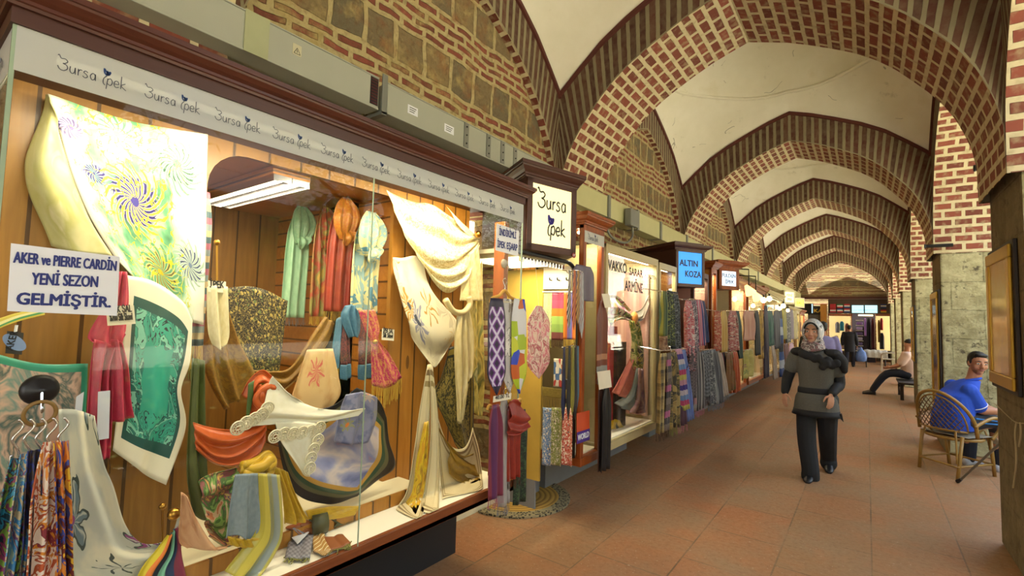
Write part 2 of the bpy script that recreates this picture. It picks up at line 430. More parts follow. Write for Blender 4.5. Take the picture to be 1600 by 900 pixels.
for a, b in bays:
    yc = (a+b)/2; hy = (b-a)/2
    # pendentive dome over the bay
    N = 110; G = []
    for i in range(N+1):
        u = -1+2*i/N; row = []
        for j in range(N+1):
            v = -1+2*j/N
            wu = abs(u)**6; wv = abs(v)**6
            su = sm(u)*(1-wv)+prof(u)*wv; sv = sm(v)*(1-wu)+prof(v)*wu
            z = 3.985+.96*(su+sv)
            r = math.hypot(u, v)
            if r < .86: z += .03+.42*math.sqrt(1-(r/.86)**2)*(1-.5*(1-(r/.86)**2))
            row.append((XC+u*HW, yc+v*hy, z))
        G.append(row)
    mb = MB(); mb.grid(G); struct(mb.build('ceiling', M['plaster'], smooth=True))
    ring = []
    for i in range(64):                         # plaster bead where the dome sits on its pendentives
        a_ = 2*PI*i/64; u, v = .87*math.cos(a_), .87*math.sin(a_); wu = abs(u)**6; wv = abs(v)**6
        ring.append((XC+u*HW, yc+v*hy, 3.985+.96*(sm(u)*(1-wv)+prof(u)*wv+sm(v)*(1-wu)+prof(v)*wu)))
    mb = MB(); mb.tube(ring, .026, 8, closed=True); struct(mb.build('trim_2', M['plaster'], smooth=True))
    # wall arch on the shop side, open arch on the courtyard side
    arch(lambda t, z, d, yc=yc, hy=hy: (XL-d, yc-t*hy, z), 'wall_arch', .12, faces=(True, False))
    arch(lambda t, z, d, yc=yc, hy=hy: (XR+d, yc+t*hy, z), 'courtyard_arch', PIER_X1-XR-.05, faces=(True, True))
# piers
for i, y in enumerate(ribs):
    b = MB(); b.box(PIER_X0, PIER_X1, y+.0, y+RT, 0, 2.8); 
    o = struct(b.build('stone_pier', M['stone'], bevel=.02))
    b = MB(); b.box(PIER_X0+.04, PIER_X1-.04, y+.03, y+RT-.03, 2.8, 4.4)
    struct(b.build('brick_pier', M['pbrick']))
# floor, courtyard ground
b = MB(); b.box(-4.2, 1.9, -9, 32, -.2, 0); struct(b.build('floor', M['floor']))
b = MB(); b.box(1.9, 40, -20, 50, -.3, -.1); struct(b.build('courtyard_ground', M['dirt']))
# ================================================================ the shop-side wall
def wallbox(y0, y1, z0, z1, x0=-3.0, x1=XL-.08, mat=None):
    b = MB(); b.box(x0, x1, y0, y1, z0, z1); return struct(b.build('wall_left', mat or M['rubble']))
ALY0, ALY1, ALX = .86, 1.9, -3.7         # showroom recess behind the first display case
NY0, NY1, NX = 2.66, 3.42, -3.3          # shop doorway recess
wallbox(-9, YEND, 2.5, 5.2)
wallbox(-9, ALY0, 0, 2.5); wallbox(ALY0, ALY1, 0, .5); wallbox(ALY1, NY0, 0, 2.5); wallbox(NY1, YEND, 0, 2.5)
M['yellowwall'] = simple('yellow_plaster', '#b8983f', .85, 0, .2, 5)
M['greypaint'] = simple('grey_paint', '#77787a', .7)
M['cream'] = simple('cream_paint', '#d8cfae', .6)
M['white'] = simple('white_board', '#efe9d8', .5, 0, .04)
M['chrome'] = simple('chrome', '#d8d8dc', .18, 1)
M['gold'] = simple('gold_metal', '#b8893a', .3, 1)
M['black'] = simple('black_plastic', '#17171a', .35)
M['steel'] = simple('grey_steel', '#85867f', .45, .3)
M['darkmetal'] = simple('dark_steel', '#2c2c2c', .45, .6)
M['blueink'] = simple('blue_ink', '#1c2a78', .5)
M['navy'] = simple('navy_ink', '#262d55', .5)
M['ink'] = simple('black_ink', '#1b1b1f', .5)
M['paper'] = simple('white_paper', '#e9eaf0', .6, 0, .03)
M['tube'] = emit('lamp_tube', '#fff0c8', 14)
M['tubew'] = emit('lamp_tube_pale', '#fff6e0', 9)
def m_glass(name='glass', tint=(.97, .98, .96, 1), base=.012):
    m = bpy.data.materials.new(name); m.use_nodes = True; t = m.node_tree; t.nodes.clear()
    o = t.nodes.new('ShaderNodeOutputMaterial'); mx = t.nodes.new('ShaderNodeMixShader'); tr = t.nodes.new('ShaderNodeBsdfTransparent'); g = t.nodes.new('ShaderNodeBsdfGlossy')
    lw = t.nodes.new('ShaderNodeLayerWeight'); lw.inputs[0].default_value = .5
    p = t.nodes.new('ShaderNodeMath'); p.operation = 'POWER'; p.inputs[1].default_value = 4.5
    r = t.nodes.new('ShaderNodeMapRange'); r.inputs[3].default_value = base; r.inputs[4].default_value = 1
    tr.inputs[0].default_value = tint; g.inputs['Roughness'].default_value = .0
    t.links.new(lw.outputs['Facing'], p.inputs[0]); t.links.new(p.outputs[0], r.inputs[0]); t.links.new(r.outputs[0], mx.inputs[0])
    t.links.new(tr.outputs[0], mx.inputs[1]); t.links.new(g.outputs[0], mx.inputs[2]); t.links.new(mx.outputs[0], o.inputs[0])
    return m
M['glass'] = m_glass()
def m_frost():
    k = NT('frosted_band'); k.p.inputs['Alpha'].default_value = .9
    n = k.noise(k.pos(), 3, 2)
    return k.done(k.mix(n, '#c4c3b6', '#b9bdc4'), .45)
M['frost'] = m_frost()

M['greyink'] = simple('grey_ink', '#4c4e5a', .5); M['tulip'] = simple('tulip_blue', '#2a4a86', .5)
GB = [[(0.02, .98), (.1, .84), (.3, .87), (.42, .73), (.3, .57), (.2, .53), (.38, .47), (.43, .25), (.25, .06), (.05, .1), (-.06, .3)], [(.02, .98), (-.02, 1.05), (-.08, .98)],
      [(.57, .5), (.56, .2), (.66, .05), (.78, .15), (.82, .5)], [(.82, .5), (.84, .04)], [(.98, .5), (.98, .04)], [(.98, .3), (1.07, .47), (1.18, .46)],
      [(1.48, .44), (1.36, .51), (1.27, .39), (1.41, .28), (1.47, .14), (1.34, .03), (1.22, .12)], [(1.88, .4), (1.75, .51), (1.62, .3), (1.7, .05), (1.84, .13), (1.88, .42)], [(1.88, .5), (1.9, .04)]]
GI = [[(.2, .66), (.04, .42), (.02, .1), (.13, -.04)], [(.26, .5), (.2, -.28)], [(.26, .42), (.42, .53), (.52, .3), (.42, .05), (.26, .12)],
      [(.64, .27), (.88, .31), (.82, .5), (.68, .46), (.62, .25), (.72, .04), (.9, .12)], [(1.02, .95), (1.01, .04)], [(1.26, .5), (1.03, .27), (1.32, .02)]]
GT = [[(.18, .7), (.06, .84), (.04, 1.12), (.15, .93), (.22, 1.0), (.2, .8)], [(.18, .72), (.32, .78), (.38, .98), (.28, .92), (.2, .86)], [(.14, .74), (.25, .75), (.3, .85), (.16, .86)]]
def shift(g, dx, dy=0): return [[(x+dx, y+dy) for x, y in l] for l in g]
def bursa(o, right, up, h, parent, w, mat, tul, name='lettering', two=False):
    L = GB + (shift(GI, 2.3) if not two else shift(GI, .62, -1.42)); T = shift(GT, 2.3) if not two else shift(GT, .62, -1.42)
    a = strokes(name, L, o, right, up, mat, parent, h, w); a['label'] = 'thin script lettering'
    b = strokes('tulip_mark', T, o, right, up, tul, parent, h, w*1.7, .0018); b['label'] = 'small blue tulip mark'

VX, VY0, VY1, VZ0, VZ1 = -1.85, .2, 2.6, .49, 2.37
def cornice(path, z, mat, name, parent, out=.1, h=.13):
    """moulded cornice swept along a polyline of (x, y) whose outside is to the right-hand normal"""
    prof_ = [(0, 0), (.2, 0), (.25, .12), (.35, .16), (.35, .3), (.6, .42), (.85, .62), (.9, .72), (1, .75), (1, 1), (0, 1)]
    b = MB(); G = []
    n = len(path)
    for i, (x, y) in enumerate(path):
        p = Vector((x, y)); d0 = (p-Vector(path[i-1])).normalized() if i else None; d1 = (Vector(path[i+1])-p).normalized() if i < n-1 else None
        nr = lambda d: Vector((d.y, -d.x))
        if d0 is None: m = nr(d1)
        elif d1 is None: m = nr(d0)
        else:
            m = nr(d0)+nr(d1); m = m/ (m.length_squared/2) if m.length > 1e-6 else nr(d1)
        G.append([(p.x+m.x*out*a, p.y+m.y*out*a, z+h*c) for a, c in prof_])
    b.grid(G)
    b.add(G[0], [tuple(range(len(prof_)))[::-1]]); b.add(G[-1], [tuple(range(len(prof_)))])
    return b.build(name, mat, parent)
dc = thing('display_case', 'long glazed wooden display case full of draped silk scarves, nearest the camera', 'display case', (-2.2, 1.4, 0))
# base: overhanging trim board, floor of the case, rear plinth
b = MB(); b.box(-2.59, VX, VY0, VY1, VZ0, VZ0+.03); b.box(VX-.03, VX, VY0, VY1, VZ0+.0, VZ0+.07); b.box(-2.59, VX, VY0-.0, VY0+.03, VZ0, VZ0+.07); b.build('base_trim', M['trimwood'], dc, bevel=.004)
b = MB(); b.box(-2.55, VX-.031, VY0+.03, VY1-.02, VZ0+.031, VZ0+.068); b.build('case_floor', M['white'], dc)
b = MB(); b.box(-2.3, -2.1, VY0+.03, 2.0, VZ0+.069, VZ0+.13); b.box(-2.67, -2.3, ALY0+.01, ALY1-.01, VZ0+.05, VZ0+.13); b.build('display_step', M['cream'], dc)
b = MB(); b.box(-2.1, -2.085, VY0+.03, 2.0, VZ0+.069, VZ0+.133); b.build('step_edging', M['plankv'], dc)
b = MB(); b.box(-2.66, -2.27, VY0+.05, VY1-.1, 0, VZ0-.001); b.build('plinth', simple('dark_plinth', '#1a1a1d', .6), dc)
# boarded backs either side of the showroom opening
b = MB(); b.box(-2.33, -2.3, VY0+.03, ALY0, VZ0+.07, 2.36)
poly = [(ALY0, 2.36), (ALY0, 2.15)] + [(ALY0+.16*(1-math.cos(a)), 2.15+.16*math.sin(a)) for a in [i*PI/12 for i in range(1, 7)]] + [(1.88, 2.31), (1.88, 2.36)]
b.prism([(-2.3, y, z) for y, z in poly], (-.03, 0, 0)); b.build('back_boards', M['plankd'], dc)
b = MB(); b.box(-2.33, -2.3, 1.88, VY1-.03, VZ0+.07, 2.36); ob = b.build('back_boards', M['plankv'], dc); ob['label'] = 'narrow pine boards'
b = MB(); b.box(-2.34, -1.9, VY1-.09, VY1-.055, VZ0+.07, 2.36); b.build('corner_post', M['redwood'], dc, bevel=.004) if False else None
b = MB(); b.box(-2.02, -1.93, VY1-.09, VY1-.04, VZ0+.07, 2.24); b.build('corner_post', M['redwood'], dc, bevel=.006)
b = MB(); b.box(-2.66, VX-.02, VY0+.02, VY1-.02, 2.362, 2.39); b.build('case_top', M['plankh'], dc)
b = MB(); b.box(-2.668, -2.332, ALY1, ALY1+.02, VZ0+.135, 2.33); b.build('opening_lining', M['plankh'], dc)
b = MB(); b.box(-2.668, -2.332, ALY0-.025, ALY0-.002, VZ0+.135, 2.33); b.build('opening_lining', M['plankh'], dc)
b = MB(); b.box(-2.668, -2.332, ALY0-.02, ALY1+.02, 2.331, 2.355); b.build('opening_head', M['plankh'], dc)
# glass
b = MB(); b.box(VX-.006, VX, VY0, 1.388, VZ0+.07, 2.36); b.build('glass_pane', M['glass'], dc)
b = MB(); b.box(VX-.006, VX, 1.392, VY1, VZ0+.07, 2.36); b.build('glass_pane', M['glass'], dc)
b = MB(); b.box(-2.58, VX-.007, VY0, VY0+.006, VZ0+.07, 2.36); b.build('glass_end', M['glass'], dc)
M['edge'] = simple('glass_edge', '#9fb39a', .2)
for e_ in ((VX-.008, VX+.001, VY0-.006, VY0+.004, VZ0+.07, 2.36), (VX-.004, VX+.001, 1.388, 1.392, VZ0+.07, 2.24), (VX-.008, VX+.001, VY1-.002, VY1+.004, VZ0+.07, 2.36)): b = MB(); b.box(*e_); b.build('glass_edge', M['edge'], dc)
# printed band along the top of the glass
b = MB(); b.box(VX+.0005, VX+.002, VY0+.002, VY1, 2.235, 2.36); b.box(-2.5, VX, VY0-.0035, VY0-.001, 2.235, 2.36)
bd = b.build('printed_band', M['frost'], dc)
x0 = .29
for i in range(11):
    hh = .043; 
    bursa((VX+.002, x0+i*.206, 2.272), (0, 1, 0), (0, 0, 1), hh, bd, .0024, M['greyink'], M['tulip'])
bursa((-2.13, VY0-.0036, 2.272), (1, 0, 0), (0, 0, 1), .043, bd, .0024, M['greyink'], M['tulip'])
# fascia and cornice
b = MB(); b.box(-2.66, VX+.012, VY0-.012, VY1+.01, 2.36, 2.425); b.build('fascia', M['mahoface'], dc)
cornice([(-2.66, VY0-.012), (VX+.012, VY0-.012), (VX+.012, VY1+.01), (-2.66, VY1+.01)][::1], 2.405, M['maho'], 'cornice', dc, .055, .07)
b = MB(); b.box(-2.66, VX+.03, VY0-.03, VY1+.02, 2.466, 2.474); b.build('top_board', M['maho'], dc)
# lamps of the case: tubes behind the band
def tube_lamp(parent, p0, p1, watts, col=(1, .88, .64), r=.013, size=.05, mat=None, down=(0, 0, -1)):
    b = MB(); b.tube([p0, p1], r, 10); o = b.build('lamp_tube', mat or M['tube'], parent)
    p0, p1 = Vector(p0), Vector(p1); L = (p1-p0).length
    l = bpy.data.lights.new('tube_light', 'AREA'); l.shape = 'RECTANGLE'; l.size = L; l.size_y = size; l.energy = watts; l.color = col
    lo = bpy.data.objects.new('tube_light', l); C.objects.link(lo)
    z = -Vector(down).normalized(); x = (p1-p0).normalized(); y = z.cross(x).normalized(); z = x.cross(y)
    mid = (p0+p1)/2 + Vector(down)*(.02)
    lo.matrix_world = Matrix(((x.x, y.x, z.x, mid.x), (x.y, y.y, z.y, mid.y), (x.z, y.z, z.z, mid.z), (0, 0, 0, 1)))
    return o
tube_lamp(dc, (-1.93, .3, 2.33), (-1.93, 1.3, 2.33), 15, down=(-.45, 0, -1))
tube_lamp(dc, (-1.93, 1.45, 2.33), (-1.93, 2.45, 2.33), 18, down=(-.45, 0, -1))
tube_lamp(dc, (-1.9, .3, .585), (-1.9, 1.35, .585), 4, down=(-.6, 0, 1)) if False else None
# ------------------------------------------------ showroom recess
def sbox(name, mat, *a):
    b = MB(); b.box(*a); return struct(b.build(name, mat))
sbox('wall_recess_right', M['plankh'], ALX, -2.672, ALY1, ALY1+.03, .5, 2.38)
sbox('wall_recess_left', M['plankh'], ALX, -2.672, ALY0-.031, ALY0-.001, .5, 2.38)
sbox('wall_recess_back', M['plankd'], ALX-.03, ALX, ALY0-.03, ALY1+.03, .0, 2.4)
sbox('ceiling_recess', M['plankh'], ALX, -2.672, ALY0, ALY1, 2.33, 2.36)
sbox('floor_recess', M['plankd'], ALX, -2.68, ALY0, ALY1, .5, .6)
lf = thing('fluorescent_fixture', 'louvred twin tube ceiling lamp inside the showroom recess', 'lamp', (-2.7, 1.28, 2.3))
b = MB(); b.box(-3.3, -2.36, 1.17, 1.37, 2.285, 2.328); b.build('housing', M['plankh'], lf, bevel=.004)
b = MB(); b.box(-3.3, -2.36, 1.175, 1.18, 2.25, 2.285); b.box(-3.3, -2.36, 1.36, 1.365, 2.25, 2.285); b.box(-3.3, -2.36, 1.268, 1.272, 2.25, 2.285)
for i in range(30): b.box(-3.29+i*.032, -3.288+i*.032, 1.18, 1.36, 2.252, 2.283)
b.build('louvre', M['chrome'], lf)
tube_lamp(lf, (-3.27, 1.225, 2.268), (-2.39, 1.225, 2.268), 6, size=.03)
tube_lamp(lf, (-3.27, 1.315, 2.268), (-2.39, 1.315, 2.268), 6, size=.03)
# ------------------------------------------------ power busbar trunking along the wall
bt = thing('cable_trunking', 'grey steel cable trunking running along the brick wall above the shop signs', 'trunking', (-2.6, 8, 2.9))
def seg(y0, y1, z0, z1, mat, lab=None):
    b = MB(); b.box(-2.676, -2.47, y0, y1, z0, z1); b.box(-2.6, -2.465, y0, y1, z0-.012, z0); b.box(-2.6, -2.465, y0, y1, z1, z1+.008)
    o = b.build('trunking_length', mat, bt, bevel=.003)
    if lab: o['label'] = lab
    return o
M['trunkgrey'] = simple('painted_grey_steel', '#a9aa9c', .5, 0, .06)
M['trunkyel'] = simple('painted_cream_steel', '#c2be8c', .5, 0, .08)
zb, zt = 2.9, 3.09
s1 = seg(-3, 1.86, zb, zt, M['trunkgrey']); s2 = seg(1.93, 4.3, zb, zt, M['trunkgrey'])
for y0_, y1_ in ((4.36, 5.2), (5.26, 6.1), (6.16, 7.0), (7.06, 8.3), (8.36, 10), (10.06, 12), (12.06, 15), (15.06, 20), (20.06, 26)): seg(y0_, y1_, zb-.06, zt-.02, M['trunkyel'], 'yellowish painted length')
b = MB()
for i in range(9): b.box(-2.475, -2.466, 1.80, 1.85, 2.915+i*.019, 2.925+i*.019)
b.build('vent_grille', simple('red_dark_vent', '#4a1d20', .6), s1); b = MB(); b.box(-2.472, -2.469, 1.795, 1.855, 2.91, 3.085); b.build('vent_back', M['black'], s1)
b = MB()
for y in (1.1,): b.box(-2.47, -2.462, y-.06, y+.06, zb-.012, zt+.012)
b.build('joint_plate', simple('pale_green_joint', '#a9ab86', .5), s1)
b = MB()
b.box(-2.62, -2.452, 1.875, 1.915, zb-.035, zb-.012); b.box(-2.462, -2.452, 1.875, 1.915, zb-.03, zt+.04); b.build('bracket', M['steel'], bt, bevel=.002)
for y in (2.66, 2.93, 3.12, 3.3):
    b = MB(); b.box(-2.47, -2.462, y, y+.05, zb, zt); b.build('joint_plate', M['steel'], s2)
    for z in (zb+.03, zt-.03, (zb+zt)/2): b = MB(); b.tube([(-2.462, y+.025, z), (-2.456, y+.025, z)], .006, 8); b.build('bolt', M['darkmetal'], s2)
for y, z, wy, wz in ((2.1, 2.96, .09, .06), (2.45, 2.95, .1, .06)):
    b = MB(); b.box(-2.47, -2.4685, y, y+wy, z, z+wz); b.build('white_sticker', M['paper'], s2)
    b = MB()
    for i in range(3): b.box(-2.4685, -2.468, y+.015, y+wy-.015-i*.008, z+wz-.018-i*.014, z+wz-.013-i*.014)
    b.build('sticker_print', M['ink'], s2)
q = [(0, 0), (1, 0), (.5, .9), (0, 0)]
b = MB(); b.box(-2.47, -2.4685, 1.29, 1.34, 2.99, 3.05); b.build('warning_sticker', simple('cream_sticker', '#c9c4a4', .6), s1)
for a, c in zip(q, q[1:]):
    pass
strokes('warning_triangle', [[(0, 0), (1, 0)], [(1, 0), (.5, .9)], [(.5, .9), (0, 0)], [(.5, .62), (.44, .4)], [(.44, .4), (.54, .42)], [(.54, .42), (.48, .16)]], (-2.4685, 1.297, 2.998), (0, 1, 0), (0, 0, 1), M['ink'], s1, .036, .003)
for y in (4.33, 5.23, 6.13, 7.03, 8.33, 10.03, 12.03, 15.03):
    b = MB(); b.box(-2.61, -2.45, y-.03, y+.03, zb-.08, zt); b.build('joint_plate', M['steel'], bt)
jb = thing('junction_box', 'small grey steel electrical box with a hanging loop of conduit on the trunking', 'electrical box', (-2.4, 5.05, 2.9))
b = MB(); b.box(-2.449, -2.36, 5.66, 5.92, 2.80, 3.02); b.build('box_body', M['steel'], jb, bevel=.012)
b = MB(); b.tube(crom([Vector(p) for p in ((-2.4, 5.8, 2.8), (-2.4, 5.8, 2.68), (-2.41, 5.65, 2.58), (-2.42, 5.4, 2.56), (-2.44, 5.2, 2.62), (-2.46, 5.15, 2.76))], 6), .014, 8); b.build('conduit', M['steel'], jb, smooth=True)
# ================================================================ printed silk: materials
def fab(name, kind, cols, sc_=(6, 6), border=None, rough=.42, sheen=.04, seed=0, lines=None, bw=.06, panel=None):
    """kind of print; cols from ground to accents; sc_ repeats across and along the cloth; border = colour of a plain hem band"""
    k = NT(name); uv = k.uv(); v = k.map(uv, (sc_[0], sc_[1], 1), loc=(seed*3.7, seed*1.3, seed))
    def stops(cs): return [(i/len(cs), c) for i, c in enumerate(cs)]
    if kind == 'plain':
        c = k.ramp(k.noise(v, 2, 3), [(.3, cols[0]), (.7, cols[-1])])
    elif kind == 'floral':                    # blossoms: petals around voronoi cell centres, on a washed ground
        w = k.warp(v, 3, .35); vo = k.vor(w, 1.0); ctr = k.vmath('SUBTRACT', w, vo.outputs['Position']); q = k.xyz(ctr)
        ang = k.math('ARCTAN2', q[1], q[0]); pet = k.math('ADD', .33, k.math('MULTIPLY', k.math('SINE', k.math('MULTIPLY', ang, 7)), .11))
        inside = k.math('LESS_THAN', vo.outputs['Distance'], pet)
        heart = k.math('LESS_THAN', vo.outputs['Distance'], .12)
        rnd = k.xyz(vo.outputs['Color'])[0]
        petal = k.ramp(rnd, stops(cols[1:]), True)
        shade = k.mix(k.step(k.math('SINE', k.math('MULTIPLY', ang, 14)), .2, 1), petal, cols[0])
        g = k.mix(k.step(k.noise(v, 1.6, 4), .5, .62), cols[0], cols[-1])
        c = k.mix(inside, g, shade); c = k.mix(heart, c, cols[1])
        if lines:
            ln = k.math('LESS_THAN', k.math('ABSOLUTE', k.math('SUBTRACT', vo.outputs['Distance'], pet)), .03)
            c = k.mix(ln, c, lines)
    elif kind == 'scroll':                    # wandering bands of colour with contour lines
        n = k.noise(v, 1.1, 3, .55, 1.2)
        c = k.ramp(k.math('FRACT', k.math('MULTIPLY', n, 3.2)), stops(cols), True)
        if lines:
            f = k.math('FRACT', k.math('MULTIPLY', n, 3.2*len(cols))); c = k.mix(k.math('LESS_THAN', f, .18), c, lines)
    elif kind == 'wash':                      # watercolour
        n = k.noise(v, 1, 4, .5, .8)
        m = len(cols); c = k.ramp(n, [(.25+.5*i/(m-1), q_) for i, q_ in enumerate(cols)])
    elif kind == 'stripe':
        c = k.ramp(k.math('FRACT', k.xyz(v)[0]), stops(cols), True)
    elif kind == 'stripev':
        c = k.ramp(k.math('FRACT', k.xyz(v)[1]), stops(cols), True)
    elif kind == 'diag':
        q = k.xyz(v); c = k.ramp(k.math('FRACT', k.math('ADD', q[0], q[1])), stops(cols), True)
    elif kind == 'check':
        q = k.xyz(v); a = k.ramp(k.math('FRACT', q[0]), stops(cols), True); b = k.ramp(k.math('FRACT', q[1]), stops(cols[::-1]), True); c = k.mix(.5, a, b)
    elif kind == 'diamond':
        q = k.xyz(v); a = k.math('FRACT', k.math('ADD', q[0], q[1])); b = k.math('FRACT', k.math('SUBTRACT', q[0], q[1]))
        d = k.math('MINIMUM', k.math('MINIMUM', a, k.math('SUBTRACT', 1, a)), k.math('MINIMUM', b, k.math('SUBTRACT', 1, b)))
        c = k.ramp(d, [(0, cols[0]), (.11, cols[1]), (.26, cols[2])], True)
    elif kind == 'hex':
        vo = k.vor(v, 1.0, rnd=.55); c = k.ramp(k.xyz(vo.outputs['Color'])[1], stops(cols), True)
    elif kind == 'leaf':                      # dense small sprig print
        w = k.warp(v, 2, .5); vo = k.vor(w, 2.2); rnd = k.xyz(vo.outputs['Color'])[0]
        c = k.mix(k.math('LESS_THAN', vo.outputs['Distance'], .34), cols[0], k.ramp(rnd, stops(cols[1:]), True))
        n = k.noise(w, 3.2, 1); c = k.mix(k.math('LESS_THAN', k.math('ABSOLUTE', k.math('SUBTRACT', n, .5)), .025), c, cols[1])
    elif kind == 'damask':
        n = k.noise(k.warp(v, 2, .6), 3, 3, .6, 1.5); c = k.mix(k.step(n, .47, .53), cols[0], cols[1])
    elif kind == 'weave':
        q = k.xyz(v); a = k.math('GREATER_THAN', k.math('FRACT', q[0]), .5); b = k.math('GREATER_THAN', k.math('FRACT', q[1]), .5)
        c = k.mix(k.math('ABSOLUTE', k.math('SUBTRACT', a, b)), cols[0], cols[1])
    if panel:
        q = k.xyz(uv); e = k.math('MINIMUM', k.math('MINIMUM', q[0], k.math('SUBTRACT', 1, q[0])), k.math('MINIMUM', q[1], k.math('SUBTRACT', 1, q[1])))
        c = k.mix(k.math('GREATER_THAN', k.math('ADD', e, k.math('MULTIPLY', k.math('SINE', k.math('MULTIPLY', k.math('ADD', q[0], q[1]), 40)), .012)), .3), c, panel)
    if border:
        q = k.xyz(uv); e = k.math('MINIMUM', k.math('MINIMUM', q[0], k.math('SUBTRACT', 1, q[0])), k.math('MINIMUM', q[1], k.math('SUBTRACT', 1, q[1])))
        cs = border if isinstance(border, (list, tuple)) else [border]
        for i, bc in enumerate(reversed(cs)):
            c = k.mix(k.math('LESS_THAN', e, bw*(len(cs)-i)/len(cs)), c, bc)
    n = k.noise(k.map(uv, (240, 240, 1)), 1, 1); k.bump(n, .05, .001)
    return k.done(c, rough, sheen=sheen)
def crgrid(rows, nu, nv):
    """bicubic Catmull-Rom surface through a control grid of points"""
    A = np.array([[tuple(p) for p in r] for r in rows], float)
    def up(A, n):
        m = A.shape[0]; t = np.linspace(0, m-1, n+1); i = np.minimum(t.astype(int), m-2); f = (t-i)[:, None, None]
        g = lambda j: A[np.clip(j, 0, m-1)]
        a, b, c, d = g(i-1), g(i), g(i+1), g(i+2)
        # mirrored ends keep edges straight
        a = np.where((i == 0)[:, None, None], 2*b-c, a); d = np.where((i+2 > m-1)[:, None, None], 2*c-b, d)
        return .5*((2*b)+(c-a)*f+(2*a-5*b+4*c-d)*f**2+(3*b-a-3*c+d)*f**3)
    A = up(A, nv); A = up(A.transpose(1, 0, 2), nu).transpose(1, 0, 2)
    return A
IN_CASE = False
def settle(A):
    """cloth inside the long case comes to rest on its floor, step and boards instead of passing through"""
    A = A.copy(); cam_ = np.array(CAM); zf = VZ0+.075
    for i in range(A.shape[0]):
        for j in range(A.shape[1]):
            p = A[i, j]
            if -2.3 < p[0] < -2.08 and p[1] < 2.0 and p[2] < .629:
                q = cam_+(p-cam_)*((.629-1.6)/(p[2]-1.6)); p = q if q[0] < -2.09 else np.array([-2.078, p[1], p[2]])
            if p[2] < zf: p = cam_+(p-cam_)*((zf-1.6)/(p[2]-1.6))
            if -2.4 < p[0] < -2.294 and (p[1] < ALY0+.01 or p[1] > 1.89): p[0] = -2.294
            if p[0] > VX-.014: p[0] = VX-.014
            if p[1] < VY0+.014: p[1] = VY0+.014
            A[i, j] = p
    return A
def cloth(name, rows, mat, parent=None, nu=40, nv=40, folds=(), thick=.0025, push=None, rnd=0, lean=None):
    """draped sheet. folds: (count, amplitude, 'u'|'v', phase, envelope fn(t along the fold)). push: displacement direction, else the sheet's normal"""
    A = crgrid(rows, nu, nv)
    du = np.gradient(A, axis=1); dv = np.gradient(A, axis=0); N = np.cross(du, dv); N /= (np.linalg.norm(N, axis=2, keepdims=True)+1e-9)
    if push is not None: N = np.broadcast_to(np.array(push, float), A.shape)
    u = np.linspace(0, 1, nu+1)[None, :]; v = np.linspace(0, 1, nv+1)[:, None]
    D = np.zeros((nv+1, nu+1))
    for cnt, amp, d, ph, env in folds:
        if d == 'u':
            s = 2*PI*cnt*(u+.03*np.sin(5*v+ph)+.02*np.sin(11*u+ph)); e = np.array([[env(t)] for t in v[:, 0]]) if env else 1
        else:
            s = 2*PI*cnt*(v+.03*np.sin(5*u+ph)+.02*np.sin(9*v)); e = np.array([[env(t) for t in u[0]]]) if env else 1
        w = np.sin(s+ph); D = D + amp*e*(w + .25*np.sin(2*s+1.3*ph))
    if rnd:
        rs = np.random.RandomState(int(abs(A.sum())*1000) % 100000)
        for _ in range(6):
            a, b, p = rs.uniform(2, 9), rs.uniform(2, 9), rs.uniform(0, 6); D = D+rnd*.4*np.sin(a*u*3+b*v*3+p)
    A = A+N*D[..., None]
    if IN_CASE: A = settle(A)
    b = MB(); G = [[tuple(A[i, j]) for j in range(nu+1)] for i in range(nv+1)]
    b.grid(G, [[(j/nu, i/nv) for j in range(nu+1)] for i in range(nv+1)])
    o = b.build(name, mat, parent, smooth=True, solid=thick)
    o['_A'] = 0; del o['_A']
    return o, A
def PX(rows, x=None):
    """control grid given in photograph pixels on planes of the shop front"""
    return [[atx(p[0], p[1], p[2] if len(p) > 2 else x) for p in r] for r in rows]
def fringe(A, mat, parent, n=26, L=.06, r=.0012, name='fringe', edge='end', sway=.008):
    E_ = A[-1] if edge == 'end' else A[0]; b = MB(); rs = random.Random(int(abs(E_.sum())*999))
    for i in range(n):
        t = (i+.5)/n*(len(E_)-1); k = int(t); p = Vector(E_[k]).lerp(Vector(E_[min(k+1, len(E_)-1)]), t-k)
        l = L*rs.uniform(.8, 1.15); q = p+Vector((rs.uniform(-sway, sway), rs.uniform(-sway, sway), -l))
        b.tube([p, p.lerp(q, .5)+Vector((rs.uniform(-.004, .004), rs.uniform(-.004, .004), 0)), q], [r, r, r*1.5], 4)
    return b.build(name, mat, parent)
def hang(name, top, w0, w1, L, mat, parent=None, dirv=(0, 1, 0), n=3, amp=.018, out=(1, 0, 0), ph=0, nu=28, nv=26, gather=.15, curve=.0, taper=None, thick=.0025, skew=0):
    """cloth hanging from a point: width w0 at the top to w1 lower down"""
    top = Vector(top); d = Vector(dirv).normalized(); o_ = Vector(out).normalized()
    rows = []
    for i in range(6):
        t = i/5; s = min(1, t/gather) if gather else 1; s = s*s*(3-2*s); w = w0+(w1-w0)*s
        if taper: w *= taper(t)
        c = top+Vector((0, 0, -L*t))+o_*(curve*math.sin(PI*t))+d*(skew*t)
        rows.append([c+d*(w*(j/4-.5)) for j in range(5)])
    return cloth(name, rows, mat, parent, nu, nv, [(n, amp, 'u', ph, lambda t: .35+.65*min(1, t*3))], push=o_, thick=thick)
def paper(name, tl, tr, bl, mat, parent=None, t=.0012):
    tl, tr, bl = map(Vector, (tl, tr, bl)); n = (tr-tl).cross(tl-bl).normalized()
    b = MB(); b.obox(bl, tr-tl, tl-bl, n*t); return b.build(name, mat, parent)
